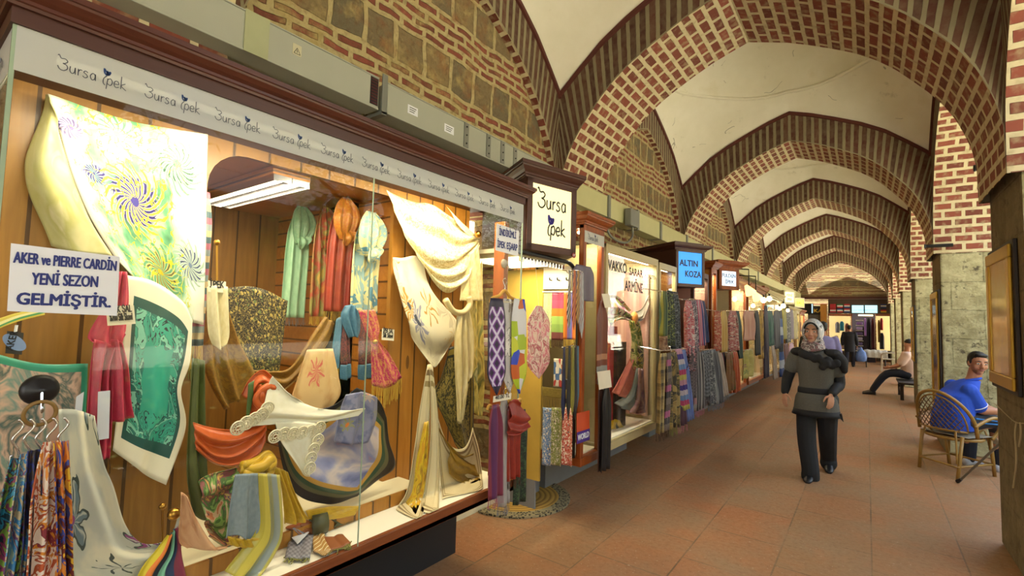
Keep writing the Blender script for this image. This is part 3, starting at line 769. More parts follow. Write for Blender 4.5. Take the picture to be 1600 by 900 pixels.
FR = {'gold': simple('gold_thread', '#c9a640', .5), 'dark': simple('dark_thread', '#4a3322', .7), 'pink': simple('pink_thread', '#b0707a', .7), 'white': simple('pale_thread', '#d8d0c4', .7), 'grey': simple('grey_thread', '#77767c', .7), 'olive': simple('olive_thread', '#7c7a3a', .7)}
# ================================================================ goods in the first display case
def T(o, label, cat='scarf', group=None): return tag(o, label, cat, group)
IN_CASE = True
# --- the large white silk square with green and violet chrysanthemums
def m_chrys():
    k = NT('white_silk_with_chrysanthemums'); uv = k.uv(); q = k.xyz(uv)
    # large flower heads at fixed places on the square
    c = k.mix(k.step(k.noise(uv, 3, 2), .4, .7), '#eeebde', '#e2dcc6')
    gm = k.math('SUBTRACT', k.math('ADD', .28, k.math('MULTIPLY', k.noise(uv, 7, 3), .42)), k.math('ABSOLUTE', k.math('SUBTRACT', k.math('ADD', q[0], k.math('MULTIPLY', q[1], -.1)), .40)))
    c = k.mix(k.math('MULTIPLY', k.step(gm, .08, .24), .95), c, k.ramp(k.noise(uv, 6, 3), [(.32, '#1f6e48'), (.48, '#5fa878'), (.62, '#b5d6b0')]))
    def head(cx, cy, r, cols, line, n=15, sp=9):
        nonlocal c
        x = k.math('SUBTRACT', q[0], cx); y = k.math('MULTIPLY', k.math('SUBTRACT', q[1], cy), 1.25)
        d = k.math('SQRT', k.math('ADD', k.math('MULTIPLY', x, x), k.math('MULTIPLY', y, y)))
        d = k.math('ADD', d, k.math('MULTIPLY', k.math('SUBTRACT', k.noise(uv, 9, 3), .5), .09))
        a = k.math('ARCTAN2', y, x)
        sw = k.math('ADD', k.math('MULTIPLY', a, n), k.math('MULTIPLY', d, sp*9/r*.16))
        s = k.math('SINE', sw)
        edge = k.math('ADD', r, k.math('MULTIPLY', s, r*.22))
        ins = k.math('LESS_THAN', d, edge)
        pet = k.ramp(k.math('ADD', k.math('MULTIPLY', s, .5), .5), [(0, line), (.2, cols[0]), (.55, cols[1]), (.9, cols[2])])
        pet = k.mix(k.math('LESS_THAN', d, r*.16), pet, cols[0])
        c = k.mix(ins, c, pet)
    head(.78, .22, .16, ['#1f6a47', '#b9d8b4', '#5fa374'], '#12382a', 17, 12)
    head(.40, .12, .16, ['#6fae84', '#d5e6cf', '#a3cda8'], '#4a8a64', 14, 6)
    head(.08, .2, .10, ['#3a2080', '#6a54a8', '#b0a0d0'], '#241650', 15, 9)
    head(.18, .42, .08, ['#3b2a86', '#6a58b0', '#8cc49a'], '#231a55', 15, 9)
    head(.46, .48, .2, ['#3a2f8a', '#c9b8c4', '#cfae3a'], '#1c1f60', 18, 14)
    head(.6, .8, .15, ['#c9b81c', '#b9d0a4', '#5f9a70'], '#22304c', 13, 8)
    head(.86, .7, .12, ['#5f7492', '#c9d0cc', '#94ac9a'], '#28344e', 15, 8)
    v2 = k.math('LESS_THAN', k.math('ABSOLUTE', k.math('SUBTRACT', k.noise(uv, 11, 2), .5)), .012)
    c = k.mix(k.math('MULTIPLY', v2, k.step(gm, .08, .2)), c, '#c9c62c')
    return k.done(c, .34)
m_cream = fab('cream_satin', 'plain', ['#e6dcb6', '#d8cb9c'], rough=.35)
t = thing('silk_scarf', 'large white silk square printed with green and violet chrysanthemums, pinned high on the boards', 'scarf', atx(200, 300, -2.25))
g = PX([[(74, 147), (160, 176), (245, 198), (325, 210)], [(92, 205), (172, 235), (250, 258), (323, 280)], [(112, 275), (185, 310), (255, 335), (322, 360)], [(140, 340), (200, 385), (262, 415), (320, 440)], [(178, 402), (225, 450), (275, 495), (318, 508)]], -2.24)
cloth('scarf_front', g, m_chrys(), t, 44, 44, [(1.5, .006, 'u', .4, None)], thick=.002, push=(1, 0, 0))
g = PX([[(72, 147, -2.26), (76, 150, -2.24), (80, 160, -2.2)], [(55, 200, -2.27), (75, 205, -2.21), (96, 215, -2.22)], [(40, 258, -2.28), (68, 262, -2.2), (112, 275, -2.22)], [(55, 320, -2.28), (88, 330, -2.22), (138, 340, -2.22)], [(78, 385, -2.28), (120, 398, -2.23), (178, 402, -2.22)]])
o, _ = cloth('folded_back', g, fab('cream_silk_reverse', 'wash', ['#d9cf9c', '#c9c48e', '#bdb873', '#e3dab4'], (3, 4)), t, 16, 30, [(1.2, .006, 'v', 0, None)]); o['label'] = 'pale yellowish reverse of the silk, folded over'
m_teal = fab('teal_silk_with_scrolls', 'scroll', ['#2f9c86', '#3aa48c', '#7cc4ac', '#22756a', '#3aa48c'], (3, 4), ['#efe7cd', '#efe7cd', '#20544f'], lines='#20303a', bw=.15, panel='#2f9f88')
g = PX([[(200, 430), (240, 440), (285, 470), (300, 500)], [(195, 500), (232, 520), (270, 535), (296, 565)], [(192, 570), (225, 590), (262, 600), (282, 610)], [(185, 640), (222, 655), (258, 660), (289, 668)], [(178, 705), (205, 725), (232, 745), (258, 757)]], -2.19)
o, _ = cloth('hanging_corner', g, m_teal, t, 36, 40, [(1.6, .012, 'u', 1.0, lambda s: .4+.6*s)]); o['label'] = 'turquoise corner with black and pink scrollwork and cream edge'
# --- crimson shawl tied in a loop
m_crim = fab('crimson_satin', 'plain', ['#c03a52', '#a82a4a'], rough=.38)
t = thing('crimson_shawl', 'crimson pink satin shawl tied in a loop under the paper notice', 'shawl', atx(175, 600, -2.1))
g = PX([[(183, 425), (192, 424), (200, 426)], [(168, 470), (185, 475), (202, 470)], [(140, 520), (172, 525), (198, 512)], [(142, 532), (178, 548), (196, 520)], [(155, 538), (180, 552), (190, 530)]], -2.13)
cloth('upper_loop', g, m_crim, t, 20, 30, [(2.2, .008, 'u', .5, None)])
g = PX([[(148, 530), (165, 535), (178, 540), (184, 530)], [(143, 570), (158, 575), (168, 577), (178, 575)], [(138, 630), (152, 633), (165, 636), (176, 636)], [(133, 680), (147, 684), (160, 690), (174, 690)], [(128, 702), (143, 704), (157, 716), (172, 717)]], -2.11)
_, A = cloth('long_tail', g, m_crim, t, 30, 30, [(2.5, .013, 'u', 0, None)]); fringe(A, FR['dark'], t, 30, .06)
g = PX([[(176, 530), (184, 532), (190, 535)], [(176, 570), (190, 575), (200, 578)], [(176, 620), (190, 622), (204, 625)], [(177, 660), (192, 658), (209, 652)]], -2.10)
cloth('short_tail', g, m_crim, t, 24, 24, [(1.5, .012, 'u', 1, None)])
M['film'] = simple('clear_wrapper', '#cfd0dd', .12)
for i, (a, b_, c_) in enumerate((((153, 612), (172, 610), (151, 688)), ((119, 620), (131, 612), (112, 694)))):
    o = paper('plastic_wrapper', atx(*a, -2.085), atx(*b_, -2.085), atx(*c_, -2.085), M['film'], t); o['label'] = 'shiny clear plastic wrapper'
# --- pink, grey and green floral scarf, left
t, A = cloth('floral_scarf', PX([[(-70, 540), (-10, 552), (60, 568), (137, 568)], [(-75, 620), (-15, 630), (60, 640), (134, 640)], [(-80, 720), (-20, 730), (55, 735), (125, 730)], [(-85, 830), (-25, 840), (50, 850), (115, 850)], [(-90, 930), (-30, 940), (45, 950), (105, 950)]], -2.17),
    fab('blush_and_green_floral', 'wash', ['#2f5f58', '#c9a08c', '#cfa896', '#6f8c84', '#cba896', '#3f5a58', '#c9a892', '#5a3a66', '#b8ae94'], (4, 4.5), ['#2f8f74'], bw=.045), None, 40, 40, [(1.4, .01, 'u', .3, None)], push=(1, 0, 0))
T(t, 'blush and grey green floral scarf with a green top hem, left end of the case')
# --- orchid print swag rising to a knot
m_orch = fab('grey_silk_with_orchids', 'floral', ['#b9bab0', '#8c3f7a', '#a9578a', '#6a7d86', '#d6cfb8'], (1.5, 2.6), lines='#3d4a48', seed=2)
t = thing('orchid_scarf', 'grey silk scarf with purple orchids and dark stems, swagged up to a knot', 'scarf', atx(200, 830, -2.05))
g = PX([[(92, 640), (118, 640), (148, 650)], [(95, 722), (125, 716), (162, 722)], [(100, 790), (140, 770), (178, 762)], [(108, 850), (160, 828), (195, 818)], [(120, 905), (175, 868), (220, 848)], [(190, 915), (230, 875), (252, 848)], [(262, 868), (266, 850), (270, 835)], [(280, 815), (281, 805), (283, 798)]], -2.07)
cloth('swag', g, m_orch, t, 26, 60, [(1.5, .008, 'u', 0, None)])
g = PX([[(262, 838), (270, 832), (276, 822)], [(246, 860), (265, 865), (282, 850)], [(215, 900), (245, 905), (285, 880)], [(200, 960), (245, 965), (300, 950)]], -2.045)
o, _ = cloth('knot_tail', g, fab('bright_tail_print', 'stripe', ['#d9c22c', '#e0782a', '#2f3a4a', '#7cc0a2', '#31466e', '#8a2f4a'], (1, 1)), t, 24, 24, [(3, .012, 'u', 0, None)]); o['label'] = 'bright orange, yellow and green tail'
b = MB(); b.ell(atx(272, 803, -2.05), .022, .022, .022); o = b.build('glass_bead', M['gold'], t, smooth=True)
# --- paper notice on the glass
nt = thing('paper_notice', 'white paper notice with blue capitals stuck to the glass, left end', 'notice', atx(100, 434, VX))
o_, r_, bl_ = atx(17, 380, VX+.003), atx(187, 401, VX+.003), atx(11, 486, VX+.003)
paper('sheet', o_, r_, bl_, M['paper'], nt)
def on(px, py, x=VX+.0045): return atx(px, py, x)
def ptext(name, s, l, r, cap, mat, parent, x, bold=.02, up=None):
    """text from left pixel l (baseline) to right pixel r (baseline)"""
    a, b_ = atx(l[0], l[1], x), atx(r[0], r[1], x)
    return text(name, s, a, b_-a, up or Vector((0, 0, 1)), mat, parent, (b_-a).length, atx(l[0], l[1]-cap, x).z-a.z, bold)
ptext('lettering', 'AKER ve PIERRE CARDİN', (21, 410), (181, 423), 18, M['blueink'], nt, VX+.0045, .03)
ptext('lettering', 'YENİ SEZON', (49, 444), (152, 448.5), 19, M['blueink'], nt, VX+.0045, .03)
ptext('lettering', 'GELMİŞTİR.', (26, 475), (172, 480), 19, M['blueink'], nt, VX+.0045, .04)
# --- little card on the crimson shawl
def card(label, tl, tr, bl, x, lines, h=.012, bold=.03):
    c_ = thing('price_card', label, 'card', atx(*tl, x)); paper('sheet', atx(*tl, x), atx(*tr, x), atx(*bl, x), simple('cream_card', '#e4dcc4', .6), c_)
    a, b_, d_ = atx(*tl, x+.0016), atx(*tr, x+.0016), atx(*bl, x+.0016); n = len(lines)
    for i, s in enumerate(lines):
        f = (i+.8)/(n+.35); p = a+(d_-a)*f+(b_-a)*.1
        text('lettering', s, p, b_-a, a-d_, M['ink'], c_, (b_-a).length*.8, h, bold)
    return c_
card('cream card with black lettering on the crimson shawl, under the notice', (165, 479), (209, 477), (168, 509), -2.08, ['İPEK ŞAL', '%100 Silk Shawl'], .026)
card('cream card on the pine boards right of the pink fringed shawl', (597, 513), (616, 515), (596, 531), -2.27, ['İPEK ŞAL', 'Silk Shawl'], .028)
t = card('cream card pinned on the rolled cream scarf at the opening', (325, 438), (353, 440), (325, 456), -2.2, ['İPEK'], .03)
ht = thing('hang_tag', 'dark swing tag with a blue oval emblem hanging at the left end of the case', 'tag', atx(22, 535, -2.12))
paper('tag_sheet', atx(11, 517, -2.12), atx(37, 520, -2.12), atx(8, 552, -2.12), simple('dark_card', '#3c3a38', .5), ht)
b = MB(); c0 = atx(22.5, 535, -2.117); b.lathe(c0, [(.033, 0), (.033, .002)], 24, (1, 0, 0), .55, 1); o = b.build('emblem', simple('blue_emblem', '#7f98c8', .5), ht)
a_ = atx(16, 540, -2.114); text('lettering', 'AKER', atx(19, 548, -2.114), Vector((0, .15, 1)), Vector((0, -1, .15)), M['ink'], ht, .06, .017, .03)
b = MB(); b.tube([atx(24, 519, -2.12), atx(26, 508, -2.12)], .004, 6); b.build('string', M['paper'], ht)
# --- band of yellow scarf, upper left
t, A = cloth('yellow_band_scarf', PX([[(-40, 510), (-20, 502), (0, 497), (30, 488), (70, 480)], [(-40, 522), (-20, 518), (0, 508), (30, 496), (70, 486)], [(-40, 530), (-20, 524), (0, 513), (30, 502), (70, 492)]], -2.2), fab('yellow_green_band', 'stripev', ['#d8c55a', '#efe6a8', '#4f9a62', '#c9b84a'], (1, 1)), None, 24, 12)
T(t, 'narrow yellow and green rolled scarf slanting behind the notice')
# --- hanging tassel scarves on the edge of the opening
for nm, xs, L, cols, lab, x, fr in (('tassel_scarf', 308, 560, ['#7c7a3a', '#5d6a3a', '#94863e'], 'narrow olive fringed scarf hanging against the left edge of the opening', -2.285, 'olive'), ('tassel_scarf', 322, 540, ['#b06a7c', '#8a9a9c', '#c9b48c', '#4f6b73'], 'thin rose and grey striped scarf hanging at the left edge of the opening', -2.26, 'gold')):
    p = atx(xs, 300, x); q = atx(xs, L, x)
    t = thing(nm, lab, 'scarf', p); _, A = hang('cloth', p, .03, .06, p.z-q.z, fab(nm+'_cloth', 'stripev' if 'rose' in lab else 'stripe', cols, (1, 6)), t, n=2, amp=.008, nu=16); fringe(A, FR[fr], t, 14, .09)
t = thing('olive_scarf', 'olive green scarf hanging long at the left edge of the opening', 'scarf', atx(310, 700, -2.12))
g = PX([[(302, 560), (306, 560), (314, 562), (318, 563)], [(296, 660), (302, 662), (312, 665), (320, 668)], [(292, 740), (302, 745), (316, 760), (326, 770)], [(300, 800), (315, 812), (332, 808), (346, 790)]], -2.13)
cloth('cloth', g, fab('olive_satin', 'plain', ['#59602a', '#4a5324']), t, 20, 26, [(1.8, .01, 'u', 0, None)])
t, A = cloth('rolled_cream_scarf', PX([[(326, 448), (338, 446), (354, 448)], [(326, 490), (340, 492), (356, 492)], [(328, 520), (342, 530), (357, 522)], [(334, 538), (344, 547), (353, 538)]], -2.2), m_cream, None, 22, 20, [(1.5, .014, 'u', 1.2, None)])
T(t, 'rolled cream scarf hanging at the left of the opening under its card')
# --- black gauze panel with gold embroidery, and gold shawl swag in the opening
m_gauze = fab('black_gauze_with_gold', 'leaf', ['#15130e', '#9c8a4a', '#b39d52', '#5a6a3c'], (9, 11), rough=.6)
t, A = cloth('embroidered_shawl', PX([[(345, 452), (395, 448), (452, 470)], [(352, 500), (400, 505), (446, 520)], [(362, 560), (402, 565), (440, 570)], [(372, 610), (405, 612), (434, 612)]], -2.62), m_gauze, None, 24, 24, [(1.2, .015, 'u', 0, None)])
T(t, 'black shawl with gold sprigs and paisleys hanging at the middle of the opening', 'shawl')
m_goldpais = fab('gold_paisley_shawl', 'damask', ['#8f6a1c', '#7a5718'], (4, 6), rough=.5)
t = thing('gold_shawl', 'old gold patterned shawl swagged across the opening', 'shawl', atx(400, 580, -2.4))
g = PX([[(352, 478), (340, 480), (322, 486)], [(372, 535), (345, 545), (318, 560)], [(396, 580), (362, 605), (328, 600)], [(400, 600), (370, 625), (350, 640)]], -2.4)
cloth('left_fall', g, m_goldpais, t, 20, 24, [(2.5, .018, 'u', .4, None)])
g = PX([[(395, 578), (400, 590), (398, 612)], [(425, 580), (428, 592), (420, 615)], [(455, 572), (455, 590), (450, 606)], [(490, 520), (500, 530), (508, 545)], [(508, 495), (516, 500), (524, 505)]], -2.42)
cloth('right_sweep', g, m_goldpais, t, 16, 34, [(2, .008, 'u', 0, None)])
# --- four scarves knotted on nails on the right-hand wall of the recess
def knotted(px0, py0, px1, py1, wpx, mat, lab, fr, x, name='knotted_scarf', grp=None, collar=None, Lk=.42):
    x *= 1.77/atx(px0, py0, x).y; p = atx(px0, py0, x); q = atx(px0, py1, x); L = p.z-q.z; w = (atx(px0+wpx, py0+80, x)-atx(px0, py0+80, x)).length
    t = thing(name, lab, 'scarf', p, grp); d = Vector((-.55, .84, 0)).normalized(); d = Vector((0, 1, 0)); ou = Vector((1, 0, 0))
    _, A = hang('long_end', p+Vector((-.01, 0, -.02)), .05, w*.92, L, mat, t, d, 3, .014, ou, px0*.1, gather=.3)
    if fr: fringe(A, FR[fr], t, 30, .055)
    # the looped neck and its knot
    hang('neck_loop', p+Vector((.025, 0, .005)), w*.95, w*.95, .27, collar or mat, t, d, 3, .013, ou, px0*.3, gather=0, curve=.03, taper=lambda s: .12+.88*math.sin(PI*min(1, .04+s*.93))**.7)
    hang('knot', p+Vector((.04, .004, -.21)), w*.6, w*.6, .09, collar or mat, t, (0, 1, .5), 2, .012, ou, 1, 16, 12, gather=0, curve=.03, taper=lambda s: .3+.7*math.sin(PI*s))
    b = MB(); b.tube([Vector((p.x, ALY1, p.z)), p+Vector((.0, 0, .005)), p+Vector((.03, -.02, .012))], .005, 6); b.build('nail', M['gold'], t)
    return t
knotted(469, 323, 0, 492, 38, fab('mint_satin', 'plain', ['#a9d3b0', '#8fc09c'], rough=.3), 'mint green satin scarf knotted on a nail, first of the row in the recess', 'grey', -2.75)
knotted(507, 326, 0, 490, 30, fab('amber_and_rose_pashmina', 'wash', ['#c9842a', '#b0432f', '#8f8f4a', '#d9a53a'], (3, 5)), 'amber and rose scarf with olive top knotted between the mint and the red ones', 'gold', -2.78)
knotted(538, 311, 0, 482, 42, fab('brick_red_pashmina', 'wash', ['#d08a2a', '#b5462c', '#a03526', '#b5462c'], (2, 3)), 'orange and brick red pashmina hanging in front of the amber scarf', 'gold', -2.62, collar=fab('orange_pashmina', 'damask', ['#c98a2c', '#c0702a'], (5, 5)))
knotted(576, 333, 0, 484, 44, fab('blue_and_straw_pashmina', 'scroll', ['#b9b27c', '#7d9c9c', '#c9c28c', '#4f8296'], (1.6, 2.4), rough=.5), 'pale blue and straw yellow scarf, last of the row by the pine boards', 'gold', -2.46)
# --- lower pair
t = thing('blue_pashmina', 'slate blue pashmina with rust ends tied under the hung scarves', 'scarf', atx(545, 530, -2.4))
m_slate = fab('slate_blue_satin', 'plain', ['#4f7f98', '#3f6c86'])
m_rust = fab('rust_paisley', 'damask', ['#8c4a42', '#3c3038'], (6, 10))
cloth('knot_loop', PX([[(540, 478), (550, 476), (557, 482)], [(534, 492), (548, 490), (562, 496)], [(538, 512), (550, 510), (563, 516)], [(545, 528), (553, 526), (560, 528)]], -2.36), m_slate, t, 22, 20, [(2.5, .012, 'u', 0, None)])
for px0, px1, lab in ((528, 546, 0), (556, 578, 1)):
    g = PX([[(px0+8, 490), (px0+14, 488), (px1, 490)], [(px0+5, 535), (px0+12, 535), (px1, 535)], [(px0+4, 570), (px0+12, 570), (px1+2, 568)]], -2.38)
    cloth('rust_end', g, m_rust, t, 16, 20, [(1.6, .008, 'u', 0, None)])
    g = PX([[(px0+4, 570), (px0+12, 570), (px1+2, 568)], [(px0+3, 592), (px0+12, 594), (px1+3, 590)]], -2.378)
    cloth('blue_end', g, m_slate, t, 16, 8, [(1.6, .008, 'u', 0, None)])
g = PX([[(526, 500), (532, 495), (538, 500)], [(520, 540), (527, 545), (534, 545)], [(519, 574), (525, 576), (531, 575)]], -2.385)
_, A = cloth('blue_fall', g, m_slate, t, 14, 20, [(1.2, .008, 'u', 0, None)]); fringe(A, FR['gold'], t, 16, .09)
t = thing('pink_pashmina', 'magenta pashmina with gold paisley and long gold fringe pinned slanting on the pine boards', 'scarf', atx(600, 560, -2.25))
g = PX([[(560, 485), (574, 484), (586, 484)], [(571, 515), (582, 514), (593, 512)], [(580, 535), (585, 533), (592, 531)], [(580, 565), (592, 562), (610, 555)], [(580, 602), (605, 606), (629, 590)]], -2.26)
_, A = cloth('cloth', g, fab('magenta_with_gold', 'damask', ['#b32e5c', '#c98a52'], (4, 7)), t, 24, 34, [(2.5, .007, 'u', 0, None)]); fringe(A, FR['gold'], t, 44, .1)
b = MB(); b.ell(atx(586, 534, -2.24), .014, .018, .014); b.build('brooch', M['gold'], t, smooth=True)
# --- beige floral scarf spread on a stand
t, A = cloth('beige_floral_scarf', PX([[(480, 547), (500, 545), (522, 545)], [(468, 585), (500, 585), (530, 585)], [(455, 622), (495, 625), (534, 615)], [(452, 640), (490, 640), (520, 638)]], -2.3), fab('beige_with_lilies', 'floral', ['#d3b07a', '#e6d3a8', '#c9685a', '#dcb98a', '#c79a62'], (2.2, 2), seed=5), None, 22, 24, [(1.3, .012, 'u', 0, None)])
T(t, 'beige scarf with pale lilies and small pink blossoms, behind the white lace shawl')
# --- orange scarf: knot and swag
m_orange = fab('orange_satin', 'plain', ['#c9602a', '#b9521f'], rough=.32)
t = thing('orange_scarf', 'burnt orange satin scarf, knotted like a rose and swagged to the left', 'scarf', atx(380, 650, -2.1))
cloth('swag', PX([[(302, 660), (330, 668), (362, 672), (396, 666), (415, 660)], [(304, 675), (332, 695), (365, 695), (400, 678), (416, 665)], [(305, 690), (335, 715), (368, 715), (402, 690), (416, 672)], [(306, 702), (338, 726), (370, 728), (400, 715), (414, 690)]], -2.1), m_orange, t, 40, 34, [(3, .014, 'v', .3, lambda s: .3+.7*math.sin(PI*s))])
cloth('fall', PX([[(395, 605), (405, 600), (418, 605)], [(392, 630), (404, 632), (420, 632)], [(388, 660), (402, 664), (416, 660)]], -2.1), m_orange, t, 18, 18, [(1.6, .012, 'u', 0, None)])
cloth('hood', PX([[(378, 615), (388, 596), (400, 583), (412, 578), (425, 588)], [(384, 622), (394, 602), (404, 590), (414, 588), (428, 600)], [(392, 622), (400, 606), (408, 598), (416, 600), (430, 610)]], -2.1), m_orange, t, 24, 12, [(1, .01, 'v', 0, None)])
b = MB()
for i in range(7):
    a = i*2.4; rr = .012+.006*i; c0 = atx(419, 608+i*2.0, -2.06)
    b.tube([c0+Vector((.004*math.sin(3*k_), rr*math.cos(a+k_), rr*.9*math.sin(a+k_))) for k_ in [j*.35 for j in range(13)]], [.006+.010*math.sin(PI*j/12) for j in range(13)], 9)
b.build('rosette', m_orange, t, smooth=True)
cloth('green_lining', PX([[(388, 600), (397, 594)], [(386, 630), (394, 628)], [(384, 656), (388, 656)]], -2.08), fab('green_lining_silk', 'plain', ['#4f6a35', '#3f5a2c']), t, 6, 12)
# --- white lace shawl
def m_lace():
    k = NT('white_lace'); k.done(k.mix(k.step(k.noise(k.map(k.uv(), (20, 20, 1)), 2, 3), .45, .6), '#efe6cc', '#d4c79c'), .7); return k.m
M_LACE = m_lace()
m_white = fab('ivory_chiffon', 'plain', ['#efe9d6', '#e8e0c6'], rough=.5)
t = thing('lace_shawl', 'ivory shawl with scalloped lace edge spread across the middle of the case', 'shawl', atx(470, 660, -2.02))
cloth('shawl_body', PX([[(426, 588), (436, 598), (448, 612), (462, 622)], [(418, 612), (445, 624), (470, 632), (496, 638)], [(408, 640), (445, 645), (500, 648), (540, 641)], [(388, 656), (440, 655), (510, 655), (572, 638)], [(370, 668), (430, 663), (500, 660), (560, 650)]], -2.04), m_white, t, 40, 34, [(1.5, .01, 'v', 0, None)])
cloth('lower_fold', PX([[(430, 660), (455, 658), (485, 660), (504, 664)], [(440, 690), (460, 690), (480, 690), (498, 682)], [(460, 720), (470, 724), (480, 722), (488, 712)], [(474, 740), (478, 744), (482, 744), (484, 738)]], -2.03), m_white, t, 22, 22, [(1.2, .008, 'u', 0, None)])
edge = [atx(*p, -2.025) for p in ((372, 669), (385, 661), (398, 655), (410, 648), (418, 638))] 
edge2 = [atx(*p, -2.02) for p in ((430, 682), (444, 678), (458, 678), (472, 676), (486, 674), (500, 668))] + [atx(*p, -2.02) for p in ((497, 688), (490, 702), (486, 716), (484, 732))]
for c0 in edge+edge2:
    b = MB()
    for r0_, rr_ in ((.027, .0035), (.019, .0025), (.009, .003)): b.tube([c0+Vector((.004*math.sin(a), r0_*math.cos(a), r0_*math.sin(a))) for a in [2*PI*i/18 for i in range(18)]], rr_, 5, closed=True)
    for i in range(9): a = 2*PI*i/9; b.tube([c0+Vector((0, .009*math.cos(a), .009*math.sin(a))), c0+Vector((0, .027*math.cos(a), .027*math.sin(a)))], .002, 4)
    b.build('lace_scallop', M_LACE, t)
# --- blue violet picture scarf hanging in a wide swag
m_sky = fab('cloud_blue_silk', 'wash', ['#3f5a3a', '#6a6f9a', '#8d90b5', '#c9b9b4', '#7d84b0', '#b5663a'], (2, 2.6), ['#1e1c1c', '#1e1c1c', '#5c5a3e', '#2c4a34', '#b58a3c'], rough=.3, bw=.22, seed=3)
t = thing('picture_scarf', 'large cloudy blue violet silk square with dark floral border, hanging in a wide swag', 'scarf', atx(530, 720, -2.15))
cloth('cloth', PX([[(560, 606), (572, 612), (590, 625), (606, 653)], [(520, 635), (545, 652), (580, 668), (610, 690)], [(470, 640), (505, 700), (565, 715), (619, 729)], [(435, 628), (470, 728), (540, 755), (590, 752)], [(428, 640), (455, 760), (510, 788), (560, 776)]], -2.14), m_sky, t, 50, 50, [(2.2, .014, 'v', 0, lambda s: math.sin(PI*s)), (1, .01, 'u', 1, None)])
cloth('flower_fall', PX([[(540, 618), (565, 612), (592, 622)], [(530, 650), (562, 650), (590, 655)], [(520, 690), (550, 695), (578, 690)]], -2.08), fab('violet_with_orange_flowers', 'floral', ['#7f7f9c', '#c9702a', '#8a8a5c', '#b9a08c', '#5f6488'], (3, 3), seed=8), t, 22, 22, [(2.2, .012, 'u', 0, None)])
# --- yellow over grey satin on a stand
m_yel = fab('mustard_satin', 'plain', ['#c9a322', '#b38c14'], rough=.35)
m_greysat = fab('grey_blue_satin', 'stripe', ['#8a979c', '#93a0a4', '#c9b44a', '#a8a890', '#c4b356', '#9aa089'], (1, 1), rough=.28)
t = thing('yellow_scarf', 'mustard yellow and silver grey satin scarf draped over a low stand', 'scarf', atx(410, 790, -2.0))
g = PX([[(372, 728), (395, 722), (420, 712), (428, 722)], [(380, 738), (400, 738), (424, 734), (430, 738)]], -2.0)
b = MB()
for dz, r0, ph in ((0, .022, 0), (-.016, .02, 1.2), (.018, .018, 2.2)): b.tube(crom([atx(x_, y_, -2.02)+Vector((.02*math.sin(ph+i_), 0, dz)) for i_, (x_, y_) in enumerate(((376, 733), (392, 731), (408, 726), (420, 718), (426, 730), (412, 738)))], 5), r0, 10)
b.build('gathered_knot', m_yel, t, smooth=True)
cloth('grey_fall', PX([[(368, 742), (382, 740), (396, 740), (414, 739)], [(363, 775), (378, 777), (394, 776), (412, 778)], [(358, 810), (374, 812), (392, 810), (410, 812)], [(354, 842), (372, 836), (390, 846), (408, 838)]], -1.97), fab('silver_blue_satin', 'plain', ['#8f9ca2', '#7f8c94'], rough=.26), t, 28, 26, [(1.7, .014, 'u', .4, lambda s: .3+.7*s)])
cloth('long_fall', PX([[(404, 740), (420, 740), (438, 742)], [(406, 785), (424, 786), (442, 788)], [(402, 830), (424, 838), (443, 832)], [(378, 862), (405, 872), (432, 862)], [(354, 895), (380, 905), (405, 905)]], -1.96), fab('yellow_into_grey_satin', 'stripe', ['#b8a842', '#c9b74e', '#a8a478', '#98a09a', '#bdb05a'], (1, 1), rough=.26), t, 28, 34, [(2, .016, 'u', 1, lambda s: .3+.7*s)])
cloth('yellow_hem', PX([[(356, 838), (380, 842), (408, 840)], [(360, 852), (384, 856), (408, 852)]], -1.965), m_yel, t, 22, 6, [(4, .006, 'u', 0, None)])
cloth('yellow_fall', PX([[(425, 728), (438, 732), (450, 738)], [(440, 760), (450, 765), (460, 768)], [(443, 790), (462, 800), (475, 800)], [(444, 818), (465, 818), (485, 812)]], -2.03), m_yel, t, 22, 26, [(2.5, .012, 'u', 0, lambda s: .3+.7*s)])
t, A = cloth('yellow_cloth', PX([[(478, 798), (510, 792), (562, 790)], [(482, 808), (520, 803), (556, 797)], [(486, 812), (520, 810), (552, 804)]], -2.09), m_yel, None, 20, 12, [(2, .004, 'u', 0, None)])
T(t, 'thin yellow cloth lying along the edge of the step')
# --- left foot of the case
t, A = cloth('tropical_scarf', PX([[(312, 750), (330, 742), (352, 735), (372, 728)], [(314, 770), (335, 765), (356, 752), (372, 738)], [(318, 795), (342, 800), (362, 775), (374, 750)], [(322, 822), (352, 838), (372, 800), (378, 760)], [(326, 838), (356, 856), (374, 840), (376, 790)]], -2.06), fab('tropical_print', 'scroll', ['#c97a4a', '#d9b48a', '#7ea04a', '#4a6a2c', '#8c4f4a', '#caa04a', '#6d4650'], (2, 2.5), seed=4), None, 30, 34, [(3, .014, 'v', 0, None)])
T(t, 'many coloured tropical print scarf swagged left of the yellow one')
t, A = cloth('peach_scarf', PX([[(284, 770), (288, 772), (292, 778)], [(282, 810), (298, 815), (312, 820)], [(280, 845), (310, 852), (340, 858)], [(292, 856), (325, 860), (362, 852)]], -2.0), fab('peach_print', 'wash', ['#c9946a', '#d3a47c', '#b97f56', '#dcb48c'], (2, 2)), None, 24, 24, [(1, .012, 'u', 0, None)])
T(t, 'peach scarf spread as a cone at the foot of the case')
def glass_rod(px, y0, y1, x, lab):
    t = thing('display_rod', lab, 'display rod', atx(px, y1, x)); b = MB(); b.tube([atx(px, y0, x), atx(px, y1, x)], .004, 8); b.build('rod', M['gold'], t)
    b = MB(); b.ell(atx(px, y0-3, x), .013, .013, .013); b.build('ball_tip', M['gold'], t, smooth=True)
glass_rod(254, 794, 862, -2.15, 'short brass rod with a ball tip standing below the turquoise corner')
glass_rod(339, 382, 440, -2.22, 'brass rod with a ball tip above the rolled cream scarf')
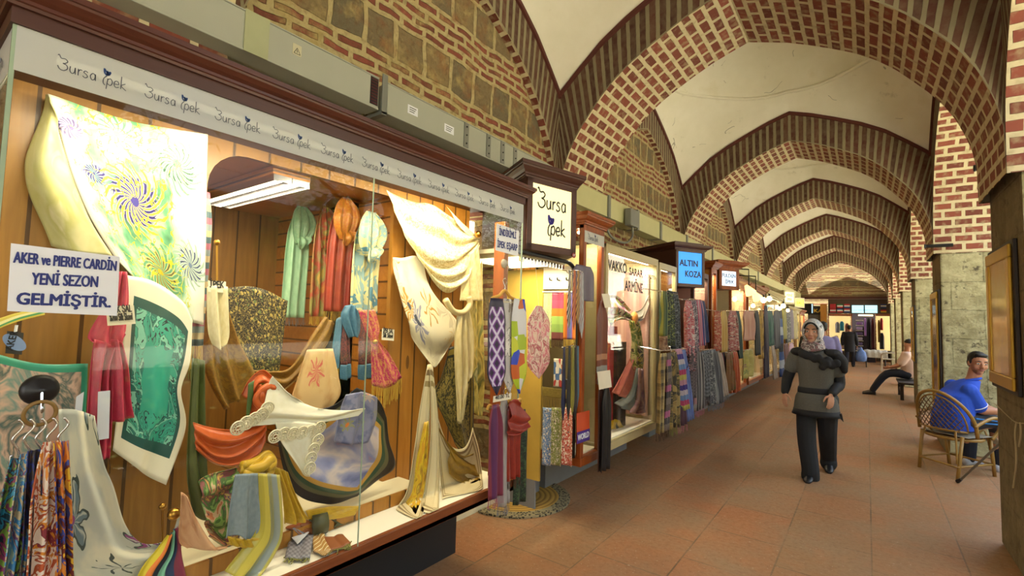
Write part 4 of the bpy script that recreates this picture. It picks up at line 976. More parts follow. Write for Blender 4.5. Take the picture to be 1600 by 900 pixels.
# --- ties and cloths on the case floor
FZ = VZ0+.072
def onfloor(p, dz=0): return atz(p[0], p[1], FZ+dz)
def flat(name, tl, tr, br, bl, mat, parent=None, dz=.004, thick=.004, n=14, folds=((1.5, .003, 'u', 0, None),), mid=None):
    a, b_, c_, d_ = [onfloor(p, dz) for p in (tl, tr, br, bl)]
    m1, m2 = a.lerp(d_, .5), b_.lerp(c_, .5)
    return cloth(name, [[a, a.lerp(b_, .5), b_], [m1, m1.lerp(m2, .5), m2], [d_, d_.lerp(c_, .5), c_]], mat, parent, n, n, folds, thick=thick, push=(0, 0, 1))
t = thing('grey_check_scarf', 'folded grey check scarf with a brown fringe lying on the case floor', 'scarf', onfloor((468, 855)))
_, A = flat('cloth', (456, 826), (492, 822), (484, 873), (446, 873), fab('grey_check_wool', 'weave', ['#8f8d95', '#6c6a74'], (5, 8)), t, .012, .014); fringe(A, FR['olive'], t, 24, .004, .002, sway=.03)
t = card('small white price card laid on the grey check scarf', (0, 0), (1, 0), (0, 1), -2, [], .01)
for ch in list(t.children): bpy.data.objects.remove(ch)
t.location = onfloor((467, 833), .03); t['at'] = tuple(t.location)
a, b_, d_ = onfloor((470, 819), .03), onfloor((483, 832), .03), onfloor((452, 836), .03); n_ = paper('sheet', a, b_, d_, M['paper'], t, .0015)
striped = fab('gold_striped_tie_silk', 'diag', ['#a87c3a', '#a87c3a', '#a87c3a', '#e0d3ae'], (3, 6))
def tie_poly(name, pts, mat, label, dz=.008):
    pts3 = [onfloor(p, dz) for p in pts]; b = MB(); b.prism(pts3, (0, 0, .006)); 
    o = b.build(name, mat, None, bevel=.002); return T(o, label, 'tie')
o = thing('striped_tie', 'gold and cream striped tie end lying on the case floor', 'tie', onfloor((500, 845)))
flat('blade', (487, 829), (502, 825), (517, 860), (490, 862), striped, o, .01, .006)
flat('tip', (490, 862), (517, 860), (512, 866), (505, 868), striped, o, .01, .006)
t = thing('olive_tie', 'rolled dark olive tie on the step, its end lying to the right', 'tie', onfloor((500, 815)))
c0 = onfloor((497, 818), .045); ol = fab('olive_tie_silk', 'weave', ['#4a4a2c', '#3a3a20'], (40, 40))
b = MB(); ax = Vector((.25, .97, 0)).normalized(); sd = Vector((ax.y, -ax.x, 0))
sp = []
for i in range(60):
    a = i*.34; r_ = .012+.0014*i*.5; sp.append(c0+sd*(r_*math.cos(a))+Vector((0, 0, r_*math.sin(a))))
b.grid([[p-ax*.035 for p in sp], [p+ax*.035 for p in sp]]); b.build('roll', ol, t, smooth=True, solid=.003)
g = [[onfloor((508, 806), .03), onfloor((512, 820), .008)], [onfloor((525, 813), .006), onfloor((522, 820), .006)], [onfloor((546, 807), .006), onfloor((545, 815), .006)]]
cloth('loose_end', g, ol, t, 6, 16, thick=.005)
t = thing('rust_scarf', 'rust brown scarf with a dark fringe folded flat on the case floor behind the ties', 'scarf', onfloor((525, 845)))
_, A = flat('cloth', (505, 842), (535, 836), (548, 850), (516, 862), fab('rust_wool', 'weave', ['#94562c', '#7c431f'], (14, 14)), t, .008, .01); fringe(A, FR['olive'], t, 22, .004, .002, sway=.035)
t, A = flat('rust_cloth', (446, 825), (478, 812), (490, 818), (460, 832), fab('rust_silk', 'plain', ['#9a5426', '#8a4a20']), None, .01, .006)
T(t, 'rust cloth peeping out behind the grey check scarf')
# --- cream damask swag on the pine boards with its gold rod
m_dam = fab('ivory_damask', 'damask', ['#efe4bc', '#cdb678'], (14, 14), rough=.32)
t = thing('damask_drape', 'ivory damask silk swagged from the boards to a gold knob and tied below', 'drape', atx(690, 380, -2.2))
cloth('swag', PX([[(605, 297), (650, 315), (670, 318), (700, 335), (748, 370)], [(618, 330), (655, 362), (690, 372), (720, 380), (748, 373)], [(632, 365), (670, 408), (700, 412), (728, 395), (747, 377)], [(652, 400), (688, 436), (716, 432), (735, 408), (748, 380)], [(668, 425), (700, 457), (722, 445), (738, 415), (749, 383)]], -2.2), m_dam, t, 54, 44, [(4, .02, 'v', .5, lambda s: .25+.75*math.sin(PI*min(1, s*.9))), (1.5, .012, 'u', 0, None)])
cloth('second_peak', PX([[(668, 318), (672, 322), (700, 352)], [(665, 340), (685, 350), (715, 370)], [(672, 362), (700, 372), (740, 372)]], -2.22), m_dam, t, 20, 18)
cloth('straight_fold', PX([[(697, 322), (704, 330)], [(720, 346), (716, 352)], [(742, 366), (738, 374)]], -2.2), m_dam, t, 6, 14)
m_creamsat = fab('cream_charmeuse', 'plain', ['#e3d3a0', '#cfba7e'], rough=.28)
cloth('fall', PX([[(725, 415), (735, 395), (748, 385)], [(722, 440), (735, 438), (752, 430)], [(718, 470), (734, 470), (756, 470)]], -2.19), m_creamsat, t, 20, 22, [(2.5, .012, 'u', 0, None)])
b = MB(); b.ell(atx(747, 366, -2.15), .024, .024, .024); b.tube([atx(747, 366, -2.15), atx(747, 366, -2.295)], .008, 8); b.build('gold_knob', M['gold'], t, smooth=True)
b = MB(); b.tube(crom([atx(*p, -2.13) for p in ((696, 468), (708, 486), (724, 488), (734, 476), (732, 464))], 6), [.012]*25, 10) if False else b.tube(crom([atx(*p, -2.13) for p in ((696, 468), (708, 486), (724, 488), (734, 476), (732, 464))], 6), .02, 10); b.build('tie_band', m_creamsat, t, smooth=True)
_, A = cloth('tied_tail', PX([[(716, 488), (724, 486), (732, 484)], [(712, 530), (726, 530), (740, 528)], [(712, 580), (728, 585), (738, 580)], [(714, 620), (722, 628), (730, 600)], [(716, 660), (718, 662), (722, 655)]], -2.13), m_creamsat, t, 24, 36, [(3, .012, 'u', 0, None)])
# --- magnolia print scarf
t, A = cloth('magnolia_scarf', PX([[(614, 402), (630, 403), (650, 400), (662, 415)], [(622, 445), (645, 450), (665, 452), (680, 460)], [(632, 490), (655, 505), (680, 515), (714, 505)], [(645, 525), (665, 550), (690, 550), (708, 535)], [(660, 552), (672, 568), (680, 574), (690, 562)]], -2.22), fab('white_with_magnolias', 'floral', ['#e3d9b8', '#3d4150', '#b98a3c', '#8f8da0', '#d3b87c', '#c9bda0'], (1.8, 2.2), seed=3), None, 40, 40, [(1.5, .014, 'v', 0, None)])
T(t, 'white silk scarf with ochre and slate magnolias hanging below the ivory damask')
# --- green and gold scarf right, black gold paisley, cream drapes
t, A = cloth('meadow_scarf', PX([[(734, 470), (744, 440), (752, 400)], [(728, 530), (745, 530), (755, 520)], [(730, 590), (745, 590), (756, 590)], [(735, 640), (747, 650), (752, 650)]], -2.24), fab('meadow_print', 'wash', ['#3d4a24', '#8c7d32', '#c9b25a', '#5f6a38', '#d4c48c'], (3, 5)), None, 22, 34, [(2, .012, 'u', 0, None)])
T(t, 'olive and straw meadow print scarf hanging at the right of the boards')
m_bg = fab('black_gold_paisley', 'damask', ['#8a7a3a', '#23241c'], (7, 8), ['#20211a', '#8a7630', '#8a7630', '#20211a'], bw=.09)
t, A = cloth('paisley_shawl', PX([[(702, 545), (715, 540), (738, 548)], [(690, 590), (715, 590), (741, 600)], [(678, 615), (708, 640), (741, 650)], [(692, 650), (715, 675), (740, 690)], [(710, 690), (728, 714), (738, 705)]], -2.16), m_bg, None, 30, 34, [(1.4, .012, 'u', 0, None)])
T(t, 'black and gold paisley shawl with striped border hanging in a point', 'shawl')
m_rings = fab('cream_with_scroll_border', 'wash', ['#e0d3b0', '#d8c79c', '#e6dcbc'], (2, 3), ['#d9cba2', '#8a7350', '#d9cba2', '#a08a5c'], bw=.12)
t = thing('cream_cone_scarf', 'cream scarf with yellow picture panel pinned at its top, falling open to the case floor', 'scarf', atx(655, 700, -2.05))
cloth('left_leaf', PX([[(668, 570), (671, 569), (674, 570)], [(656, 640), (664, 642), (672, 644)], [(648, 700), (658, 712), (668, 716)], [(636, 765), (645, 790), (662, 800)], [(618, 795), (638, 806), (655, 812)]], -2.06), m_rings, t, 18, 36, [(1.5, .01, 'u', 0, lambda s: s)])
cloth('yellow_panel', PX([[(664, 660), (670, 658)], [(652, 715), (668, 720)], [(645, 765), (662, 770)], [(634, 785), (650, 804)]], -2.04), fab('yellow_picture_silk', 'wash', ['#e0c42a', '#c98a1c', '#d9b822', '#8a5a1c', '#e6d23c'], (3, 5)), t, 14, 24, [(1.5, .006, 'u', 0, None)])
cloth('right_leaf', PX([[(671, 569), (673, 569), (676, 572)], [(674, 640), (680, 642), (684, 650)], [(672, 710), (682, 715), (686, 725)], [(664, 770), (678, 780), (685, 785)], [(660, 800), (675, 802), (684, 796)]], -2.05), m_rings, t, 18, 36, [(1.6, .012, 'u', 1, lambda s: s)])
t = thing('gold_bag_drape', 'cream and bronze satin draped in a hollow at the right foot of the case', 'drape', atx(725, 740, -2.05))
cloth('cream_sheet', PX([[(680, 630), (700, 690), (722, 700), (738, 668)], [(684, 690), (705, 740), (730, 740), (748, 700)], [(688, 750), (710, 768), (734, 762), (752, 735)], [(690, 780), (715, 775), (738, 768), (754, 762)]], -2.07), m_rings, t, 34, 26, [(1, .014, 'u', 0, None)])
cloth('bronze_fold', PX([[(684, 665), (700, 690), (722, 712), (740, 708)], [(700, 700), (712, 722), (732, 730), (746, 740)], [(702, 740), (714, 752), (735, 756), (752, 750)]], -2.05), fab('bronze_satin', 'plain', ['#9c7a1e', '#7d5f12'], rough=.28), t, 26, 18, [(1.5, .012, 'v', 0, None)])
IN_CASE = False
# --- discount notice on the glass at the right end
nt = thing('paper_notice', 'white paper notice with blue handwriting on the glass at the right end of the case', 'notice', atx(793, 375, VX))
paper('sheet', atx(776, 349, VX+.003), atx(811, 361, VX+.003), atx(774, 391, VX+.003), M['paper'], nt)
ptext('lettering', 'İNDİRİMLİ', (780, 367), (806, 373), 11, M['blueink'], nt, VX+.0045, .03)
ptext('lettering', 'İPEK EŞARP', (777, 386), (808, 392), 11, M['blueink'], nt, VX+.0045, .03)
# ================================================================ lit sign boxes
def m_panel(name, c1, c2, e):
    k = NT(name); n = k.noise(k.obj(), 1.6, 1); c = k.mix(n, c1, c2)
    k.put(k.p.inputs['Emission Color'], c); k.p.inputs['Emission Strength'].default_value = e; return k.done(c, .3)
def sign_box(name, label, tl, tr, bl, x, back, panel, frame, texts, border=.045, chamfer=None, cor=.06, group=None):
    A = atx(*tl, x); B = atz(*tr, A.z); zb_ = atx(*bl, x).z; B.z = A.z
    R_ = (B-A); W = R_.length; R_.normalize(); U_ = Vector((0, 0, 1)); N_ = R_.cross(U_); H = A.z-zb_
    t = thing(name, label, 'sign', (A.x, A.y, zb_), group)
    a = A-R_*border; b_ = B+R_*border; zt_, zl = A.z+border, zb_-border
    plan = [a, b_]+([chamfer] if chamfer else [])+[Vector((-2.676, (chamfer or b_).y+.02, 0)), Vector((-2.676, a.y+back, 0))]
    mb = MB(); mb.prism([Vector((p[0], p[1], zl)) for p in plan], (0, 0, zt_-zl)); mb.build('sign_body', frame, t, bevel=.004)
    mb = MB()
    o_ = A-N_*0
    for p0, d1, d2 in ((Vector((a.x, a.y, zl)), R_*(W+2*border), U_*border), (Vector((a.x, a.y, A.z)), R_*(W+2*border), U_*border), (Vector((a.x, a.y, zl)), R_*border, U_*(zt_-zl)), (Vector((B.x, B.y, zl)), R_*border, U_*(zt_-zl))):
        mb.obox(p0, d1, d2, N_*.016)
    mb.build('sign_frame', frame, t, bevel=.003)
    mb = MB(); mb.obox(Vector((A.x, A.y, zb_)), R_*W, U_*H, N_*.006); mb.build('light_panel', panel, t)
    if cor:
        path = [(-2.6, a.y+back), (a.x, a.y), (b_.x, b_.y)]+([(chamfer[0], chamfer[1])] if chamfer else [])+[(-2.6, (chamfer or b_).y+.02)]
        cornice(path, zt_-.02, frame, 'cornice', t, cor, cor*1.3)
        mb = MB(); mb.prism([Vector((p[0], p[1], zt_+cor*1.2)) for p in plan], (0, 0, .012)); mb.build('top_board', frame, t)
    O = Vector((A.x, A.y, zb_))+N_*.007
    for f in texts: f(O, R_, U_, W, H, t)
    return t, A, B, N_
def tx(s, fx, fy, fw, fh, mat, bold=.02): return lambda O, R_, U_, W, H, t: text('lettering', s, O+R_*(W*fx)+U_*(H*fy), R_, U_, mat, t, W*fw, H*fh, bold, .0008)
# --- the shop's own sign at the doorway
def bsign(O, R_, U_, W, H, t):
    h = H*.3; s = W/2.5*.9
    strokes('lettering', GB[:], O+R_*(W*.16)+U_*(H*.60), R_, U_, M['ink'], t, W*.36, .012, .001)['label'] = 'black script lettering'
    strokes('lettering', [[(x*1.0, y) for x, y in l] for l in shift(GI, 0)], O+R_*(W*.40)+U_*(H*.18), R_, U_, M['ink'], t, W*.34, .0125, .001)
    strokes('tulip_mark', GT, O+R_*(W*.40)+U_*(H*.14), R_, U_, simple('violet_ink', '#3a2a9a', .5), t, W*.36, .019, .0014)
    b = MB(); c0 = O+R_*(W*1.06)-U_*.045+Vector((.0, .0, 0)); N_ = R_.cross(U_)
    b.lathe(c0+N_*.012, [(.02, 0), (.02, .004)], 18, N_); b.build('number_badge', simple('red_badge', '#8a1f1c', .4), t)
    text('number', '17', c0+N_*.0165-R_*.011-U_*.008, R_, U_, M['paper'], t, .02, .017, .03, .0006)
# sign face is turned towards the passage
tS, A_, B_, N_ = sign_box('shop_sign', 'square lit sign with script lettering and tulip beside the long display case', (831, 285), (892, 301), (829, 380), -1.91, .42, m_panel('warm_light_panel', '#f2e6b4', '#efe0a4', 1.15), M['mahoface'], [bsign], .05, Vector((-1.93, 3.36, 0)), .075)
mb = MB(); p0 = Vector((B_.x, B_.y, A_.z-.4)); d_ = Vector((-1.93, 3.36, 0))-Vector((B_.x, B_.y, 0)); d_.normalize()
mb.obox(p0+d_*.09+Vector((.004, .004, 0)), d_*.16, Vector((0, 0, .4)), d_.cross(Vector((0, 0, 1)))*.008); mb.build('side_light_panel', bpy.data.materials['warm_light_panel'], tS)
def slab(s, fx, fy, fw, fh): return tx(s, fx, fy, fw, fh, M['ink'], .035)
sign_box('shop_sign', 'square blue lit sign with two lines of black capitals', (1059, 392.5), (1096, 396.5), (1058, 442), -1.85, .5, m_panel('blue_light_panel', '#2f9af0', '#2a8ae6', 1.0), M['mahoface'], [slab('ALTIN', .06, .56, .76, .2), slab('KOZA', .30, .22, .66, .2)], .04, None, .06)
sign_box('shop_sign', 'small white lit sign with blue capitals in a wooden box, behind the blue sign', (1127, 423), (1149.5, 425), (1127, 446), -1.85, .6, m_panel('white_light_panel', '#dfeef6', '#d2e8f4', 1.5), M['redwood'], [tx('FULDEN', .05, .58, .9, .26, M['blueink'], .03), tx('İPEK', .26, .16, .6, .26, M['blueink'], .03)], .06, None, .09)
sign_box('shop_sign', 'cream lit sign with dark capitals over a far shop, left of the plain yellow one', (1226, 456), (1240, 457), (1226, 472), -1.85, .9, m_panel('cream_light_panel', '#f3e6b0', '#f0dc90', 2.2), M['cream'], [tx('YENİ', .15, .58, .7, .24, M['navy'], .03), tx('İPEK', .2, .18, .6, .24, M['navy'], .03)], .05, None, 0)
sign_box('shop_sign', 'yellow lit sign over the shop beyond the cream sign', (1242, 467), (1255, 468), (1242, 478), -1.85, .9, m_panel('yellow_light_panel', '#f0c83a', '#ecd056', 2.0), M['cream'], [tx('ŞAL', .2, .3, .6, .36, simple('orange_ink', '#b5802a', .5), .03)], .05, None, 0)
# ================================================================ display cases further along
def case_unit(label, y0, y1, z0, z1, frame, back, base=None, watts=20, posts=.05, corn=True, x=VX, lampcol=(1, .86, .58), shelf=(), sides=True, glass=True, xb=-2.58):
    t = thing('display_case', label, 'display case', (-2.2, (y0+y1)/2, z0)); base = base or frame
    b = MB(); b.box(xb, x+.01, y0, y1, z0-.07, z0); b.build('base', base, t, bevel=.005)
    b = MB(); b.box(xb, x-.04, y0+.02, y1-.02, z0, z0+.012); b.build('case_floor', M['white'], t)
    b = MB(); b.box(-2.66, -2.45, y0+.03, y1-.03, 0, z0-.07); b.build('plinth', M['greypaint'], t)
    b = MB(); b.box(xb, xb+.02, y0+.01, y1-.01, z0+.012, z1-.03); b.build('back_panel', back, t)
    b = MB(); b.box(xb, x, y0, y1, z1-.03, z1); b.build('case_top', frame, t)
    if sides:
        for ya in (y0, y1-.012):
            b = MB(); b.box(xb+.02, x-.03, ya, ya+.012, z0+.012, z1-.03); b.build('side_panel', M['glass'] if sides == 'glass' else back, t)
    for ya in (y0, y1-posts):
        b = MB(); b.box(x-.04, x+.004, ya, ya+posts, z0, z1); b.build('post', frame, t, bevel=.003)
    b = MB(); b.box(x-.04, x+.004, y0+posts, y1-posts, z1-.07, z1); b.build('head_rail', frame, t)
    if glass: b = MB(); b.box(x-.022, x-.016, y0+posts, y1-posts, z0+.013, z1-.07); b.build('glass_pane', M['glass'], t)
    for sz in shelf:
        b = MB(); b.box(xb+.02, x-.1, y0+.02, y1-.02, sz, sz+.012); b.build('shelf', M['white'], t)
    if corn:
        cornice([(-2.6, y0), (x+.004, y0), (x+.004, y1), (-2.6, y1)], z1, frame, 'cornice', t, .07, .09)
        b = MB(); b.box(-2.6, x+.02, y0-.01, y1+.01, z1+.082, z1+.092); b.build('top_board', frame, t)
    if watts: tube_lamp(t, (x-.09, y0+.08, z1-.05), (x-.09, y1-.08, z1-.05), watts, lampcol, down=(-.35, 0, -1))
    return t
M['creamframe'] = simple('cream_frame', '#b5a678', .4)
M['pinkback'] = simple('rose_panel', '#b98a7e', .5)
M['beigeback'] = simple('beige_panel', '#c9b68a', .6)
sbox('wall_doorway_back', M['yellowwall'], NX-.03, NX, NY0-.02, 3.45, 0, 2.5)
sbox('wall_doorway_left', M['yellowwall'], NX, -2.67, NY0-.03, NY0, 0, 2.5)
sbox('wall_doorway_side', M['yellowwall'], NX, -2.21, NY1+.01, NY1+.03, .25, 2.02)
sbox('wall_doorway_foot', M['greypaint'], NX, -2.25, NY1+.012, NY1+.03, .0, .25)
sbox('ceiling_doorway', M['cream'], NX, -2.0, NY0, NY1, 2.06, 2.09)
b = MB(); b.box(NX, -2.6, NY0-.03, NY1, 0, .09); struct(b.build('doorstep', M['cream']))
lp = thing('ceiling_lamp', 'flat white ceiling lamp with louvres lighting the shop doorway', 'lamp', (-2.2, 3.0, 2.03))
b = MB(); b.box(-2.5, -1.96, 2.72, 3.36, 2.035, 2.059); b.build('housing', M['cream'], lp)
b = MB(); b.box(-2.48, -1.98, 2.74, 3.34, 2.028, 2.034); b.build('diffuser', emit('white_diffuser', '#fff3cf', 3.2), lp)
b = MB()
for i in range(14): b.box(-1.975, -1.962, 2.74+i*.045, 2.77+i*.045, 2.0, 2.034)
b.build('louvre', M['chrome'], lp)
l = bpy.data.lights.new('doorway_light', 'AREA'); l.size = .5; l.energy = 16; l.color = (1, .85, .5); lo = bpy.data.objects.new('doorway_light', l); C.objects.link(lo); lo.location = (-2.23, 3.04, 2.01)
fr = thing('door_frame', 'dark grey metal frame with rounded top corner around the shop doorway', 'frame', (-1.9, 3.44, 0))
b = MB(); pts = [Vector((-1.9, 2.64, 2.05)), Vector((-1.9, 3.2, 2.05)), Vector((-1.9, 3.34, 2.04)), Vector((-1.9, 3.42, 1.98)), Vector((-1.9, 3.44, 1.86)), Vector((-1.9, 3.44, .5))]
b.tube(crom(pts, 6), .017, 8); b.build('frame_tube', M['darkmetal'], fr, smooth=True)
case_unit('narrow red wood display case with ties, right after the shop doorway', 3.46, 3.84, .5, 2.38, M['redwood'], M['plankv'], watts=9, sides='glass')
b = MB(); b.box(VX+.0045, VX+.006, 3.47, 3.83, 2.235, 2.33); o = b.build('printed_band', M['frost']); tag(o, 'frosted printed strip with script lettering on the narrow tie case', 'strip')
bursa((VX+.0062, 3.53, 2.262), (0, 1, 0), (0, 0, 1), .05, o, .0034, M['navy'], M['blueink'])
case_unit('cream framed display case with black lettering across the glass and a knotted print scarf', 3.88, 5.2, .52, 2.28, M['creamframe'], M['beigeback'], watts=24, corn=False, lampcol=(1, .95, .8))
case_unit('narrow glazed case just before the blue sign', 5.24, 5.84, .52, 2.26, M['creamframe'], M['plankv'], watts=9, corn=False)
case_unit('rose backed display case under and beyond the blue sign', 6.55, 7.3, .5, 2.3, M['mahoface'], M['pinkback'], watts=16, corn=False)
case_unit('tall wooden case with moulded top between the blue and the white signs', 7.46, 7.78, .5, 2.42, M['redwood'], M['plankv'], watts=12)
case_unit('brightly lit case under and beyond the white sign', 8.75, 10.0, .5, 2.3, M['redwood'], M['beigeback'], watts=30)
case_unit('wood topped case beyond the brightly lit one', 10.2, 12.1, .5, 2.3, M['redwood'], M['beigeback'], watts=32)
case_unit('cream case next before the cream lit sign', 12.3, 15.0, .5, 2.3, M['creamframe'], M['beigeback'], watts=40)
case_unit('cream case below the yellow lit sign', 15.7, 19, .5, 2.05, M['creamframe'], M['plankv'], watts=40)
case_unit('last dim case of the row before the end wall', 19.2, 20.6, .5, 2.05, M['redwood'], M['plankv'], watts=40)
# lettering on the cream case's glass
lg = VX-.0145
def glasstext(s, l, r, cap, bold=.02, name='glass_lettering', lab=None):
    a = atx(l[0], l[1], lg); b_ = atx(r[0], r[1], lg); h = atx(l[0], l[1]-cap, lg).z-a.z
    o = text(name, s, a, Vector((0, 1, 0)), Vector((0, 0, 1)), M['ink'], None, (b_-a).length, h, bold); tag(o, lab, 'lettering'); return o
glasstext('VAKKO', (950, 421), (979, 428), 17, .03, lab='black serif word at the upper left of the cream framed glass')
glasstext('SARAR', (983, 429), (1004, 433.5), 12, .04, lab='bold black word in the upper middle of the cream framed glass')
glasstext('W COLLECTION', (1007, 434), (1024, 437.5), 7, .02, lab='small black words at the upper right of the cream framed glass')
glasstext('ARMİNE', (976, 454), (1004, 460), 17, .03, lab='black serif word on the second line of the cream framed glass')
# --- inside the cream case
m_print = fab('white_jungle_print', 'scroll', ['#e8e0cc', '#d98a3a', '#e6dcc4', '#8a9a3a', '#3a2a30', '#c96a8a', '#e8e0cc'], (2, 2), seed=6)
t = thing('print_scarf', 'white silk scarf with orange and green print knotted in the cream framed case', 'scarf', atx(990, 500, -2.1))
cloth('left_wing', PX([[(948, 462), (965, 462), (985, 485)], [(950, 485), (970, 488), (990, 498)], [(950, 515), (968, 500), (990, 503)]], -1.99), m_print, t, 26, 22, [(2, .02, 'v', 0, None)])
cloth('right_wing', PX([[(990, 488, -2.06), (1003, 482, -1.98), (1013, 462, -1.91)], [(992, 496, -2.06), (1005, 491, -1.98), (1014, 468, -1.91)], [(993, 503, -2.06), (1004, 500, -1.98), (1012, 482, -1.91)]]), fab('white_with_dark_edge', 'stripev', ['#e9e3d3', '#ece6d8', '#d5ccb8', '#3a3138'], (1, 1)), t, 20, 16, [(1.5, .012, 'v', 0, None)])
b = MB(); b.ell(atx(991, 497, -1.97), .04, .06, .07); b.build('knot', m_print, t, smooth=True)
cloth('tail', PX([[(983, 500), (990, 502), (998, 502)], [(988, 530), (996, 532), (1003, 530)], [(986, 560), (994, 562), (1005, 560)], [(992, 585), (997, 582), (1002, 578)]], -1.96), fab('yellow_green_tail', 'scroll', ['#c9a83a', '#6d7a2c', '#d9c27a', '#4a3a20'], (2, 4)), t, 18, 26, [(2, .014, 'u', 0, None)])
t = thing('satin_drape', 'coral, grey and pink satin lengths draped low in the cream framed case', 'drape', atx(985, 620, -2.1))
for j, (rows, mt) in enumerate(((
        [[(988, 555), (992, 556), (996, 558)], [(970, 590), (978, 595), (988, 600)], [(956, 612), (966, 618), (976, 622)]], fab('coral_satin', 'wash', ['#d9806a', '#c96a5a', '#e09a80'], (2, 3))),
        ([[(994, 575), (998, 576), (1001, 578)], [(985, 612), (992, 618), (998, 622)], [(962, 630), (972, 638), (984, 642)]], fab('silver_satin', 'plain', ['#9c9c94', '#86877f'])),
        ([[(998, 575), (1002, 576), (1005, 578)], [(996, 620), (1002, 624), (1009, 628)], [(984, 645), (996, 647), (1010, 645)]], fab('pink_print_satin', 'wash', ['#b0707c', '#c99a8a', '#8a5a6a', '#d0a8a0'], (3, 4))))):
    cloth('satin_length', PX(rows, -1.97+j*.02), mt, t, 20, 26, [(2, .014, 'u', j, None)])
for nm, tl, tr, bl, col, x_, lab in (('red_box', (953, 510), (965, 512), (955, 600), '#a82a3a', -2.04, 'tall red box standing in the cream framed case'), ('black_box', (965, 535), (979, 536), (965, 592), '#1c1a1e', -2.0, 'black box beside the red one in the cream framed case')):
    a, b_, d_ = atx(*tl, x_), atx(*tr, x_), atx(*bl, x_); b_.z = a.z
    b = MB(); b.obox(Vector((a.x, a.y, .533)), Vector((0, b_.y-a.y, 0)), Vector((0, 0, a.z-.533)), Vector((-.1, 0, 0))); T(b.build(nm, simple(nm+'_card', col, .5), None, bevel=.004), lab, 'box')
t, A = cloth('yellow_scarf', PX([[(952, 660), (960, 655), (968, 657)], [(950, 668), (960, 664), (972, 664)], [(950, 672), (962, 670), (974, 668)]], -2.0), m_yel, None, 14, 12, [(2, .01, 'u', 0, None)]); T(t, 'small bunched yellow scarf at the foot of the cream framed case')
t, A = cloth('rose_hanging', [[Vector((-2.52, 5.15, z)), Vector((-1.93, 5.15, z))] for z in (2.15, 1.4, .57)], fab('rose_voile', 'stripe', ['#c99a8c', '#b98a80', '#c99a8c', '#d8b0a0'], (4, 1)), None, 16, 20, [(3, .012, 'u', 0, None)]); T(t, 'plain rose length hanging at the right of the cream framed case', 'drape')

# ================================================================ hangers, ties and scarves outside the shops
M['hangwood'] = simple('pale_hanger_wood', '#c99a3e', .4)
def hanger(label, c, half, drop, x, group=None, bar=True):
    """wooden coat hanger seen along the shop front; c pixel of the hook's top"""
    p = atx(*c, x); t = thing('coat_hanger', label, 'hanger', p, group)
    b = MB(); b.tube(crom([p+Vector((0, .012, -.02)), p+Vector((0, .02, 0)), p+Vector((0, 0, .02)), p+Vector((0, -.02, 0)), p+Vector((0, 0, -.03)), p+Vector((0, 0, -.06))], 5), .0025, 6); b.build('hook', M['chrome'], t)
    b = MB(); b.tube(crom([p+Vector((0, -half, -drop)), p+Vector((0, -half*.9, -drop+.025)), p+Vector((0, -half*.4, -.09)), p+Vector((0, 0, -.055)), p+Vector((0, half*.4, -.09)), p+Vector((0, half*.9, -drop+.025)), p+Vector((0, half, -drop))], 5), .010, 8); b.build('shoulder_bar', M['hangwood'], t, smooth=True)
    if bar: b = MB(); b.tube([p+Vector((0, -half*.9, -drop+.01)), p+Vector((0, half*.9, -drop+.01))], .005, 6); b.build('trouser_bar', M['cream'], t)
    return t
def suction(px, py, r, label, mat, x=VX+.001):
    p = atx(px, py, x); t = thing('suction_hook', label, 'hook', p)
    b = MB(); b.lathe(p, [(r, 0), (r*.96, .008), (r*.75, .018), (r*.35, .024), (r*.2, .032), (.001, .034)], 24, (1, 0, 0)); b.build('cup', mat, t, smooth=True)
    b = MB(); b.tube(crom([p+Vector((.03, 0, 0)), p+Vector((.04, 0, -r*.8)), p+Vector((.05, 0, -r*1.3)), p+Vector((.06, 0, -r*1.1))], 5), .003, 6); b.build('hook', M['chrome'], t)
    return t, p
def hung(name, label, top, bot, w, mat, x, cat='scarf', n=3, amp=.012, w0=None, fr=None, point=False, group=None, gather=.12, curve=.0, fl=.05, ph=None, nu=20, nv=22):
    """cloth hanging from pixel top to pixel bot, w pixels wide, in the plane x"""
    p = atx(*top, x); q = atx(bot[0], bot[1], x); L = p.z-q.z
    ww = abs(atx(top[0]+w, top[1], x).y-p.y)
    tp = (lambda s: 1 if s < .82 else max(.04, 1-(s-.82)/.18)) if point else None
    need = fr is not None
    t = thing(name, label, cat, p, group) if need else None
    o, A = hang('cloth' if need else name, p, (w0 if w0 is not None else ww*.7), ww, L, mat, t, n=n, amp=amp, gather=gather, taper=tp, curve=curve, ph=(p.y*7 if ph is None else ph), skew=q.y-p.y, nu=nu, nv=nv)
    if need: fringe(A, FR[fr], t, max(14, int(ww/.006)), fl)
    else: T(o, label, cat, group)
    return t or o
# bunch of scarves on a ring in front of the left end
suction(62, 609, .042, 'round black suction hook on the glass at the left end', M['black'])
rg = thing('wooden_ring', 'light wooden ring with metal snap hooks hanging from the black suction hook', 'ring', atx(62, 648, VX+.05))
b = MB(); p = atx(63, 640, VX+.05); b.tube([p+Vector((.006*math.sin(a*PI/12), .032*math.cos(a*PI/12), .032*math.sin(a*PI/12)-.01)) for a in range(24)], .005, 8, closed=True); b.build('ring', simple('ring_wood', '#8a6a35', .4), rg, smooth=True)
for i in range(5):
    q = p+Vector((.012*i, -.04+.02*i, -.05)); b = MB(); b.tube(crom([q+Vector((0, 0, .03)), q+Vector((0, .01, .01)), q+Vector((0, -.008, -.02)), q+Vector((0, .004, -.05)), q+Vector((0, .008, -.08)), q+Vector((0, -.008, -.085)), q+Vector((0, -.008, -.06))], 5), .0032, 6); b.build('snap_hook', M['chrome'], rg, smooth=True)
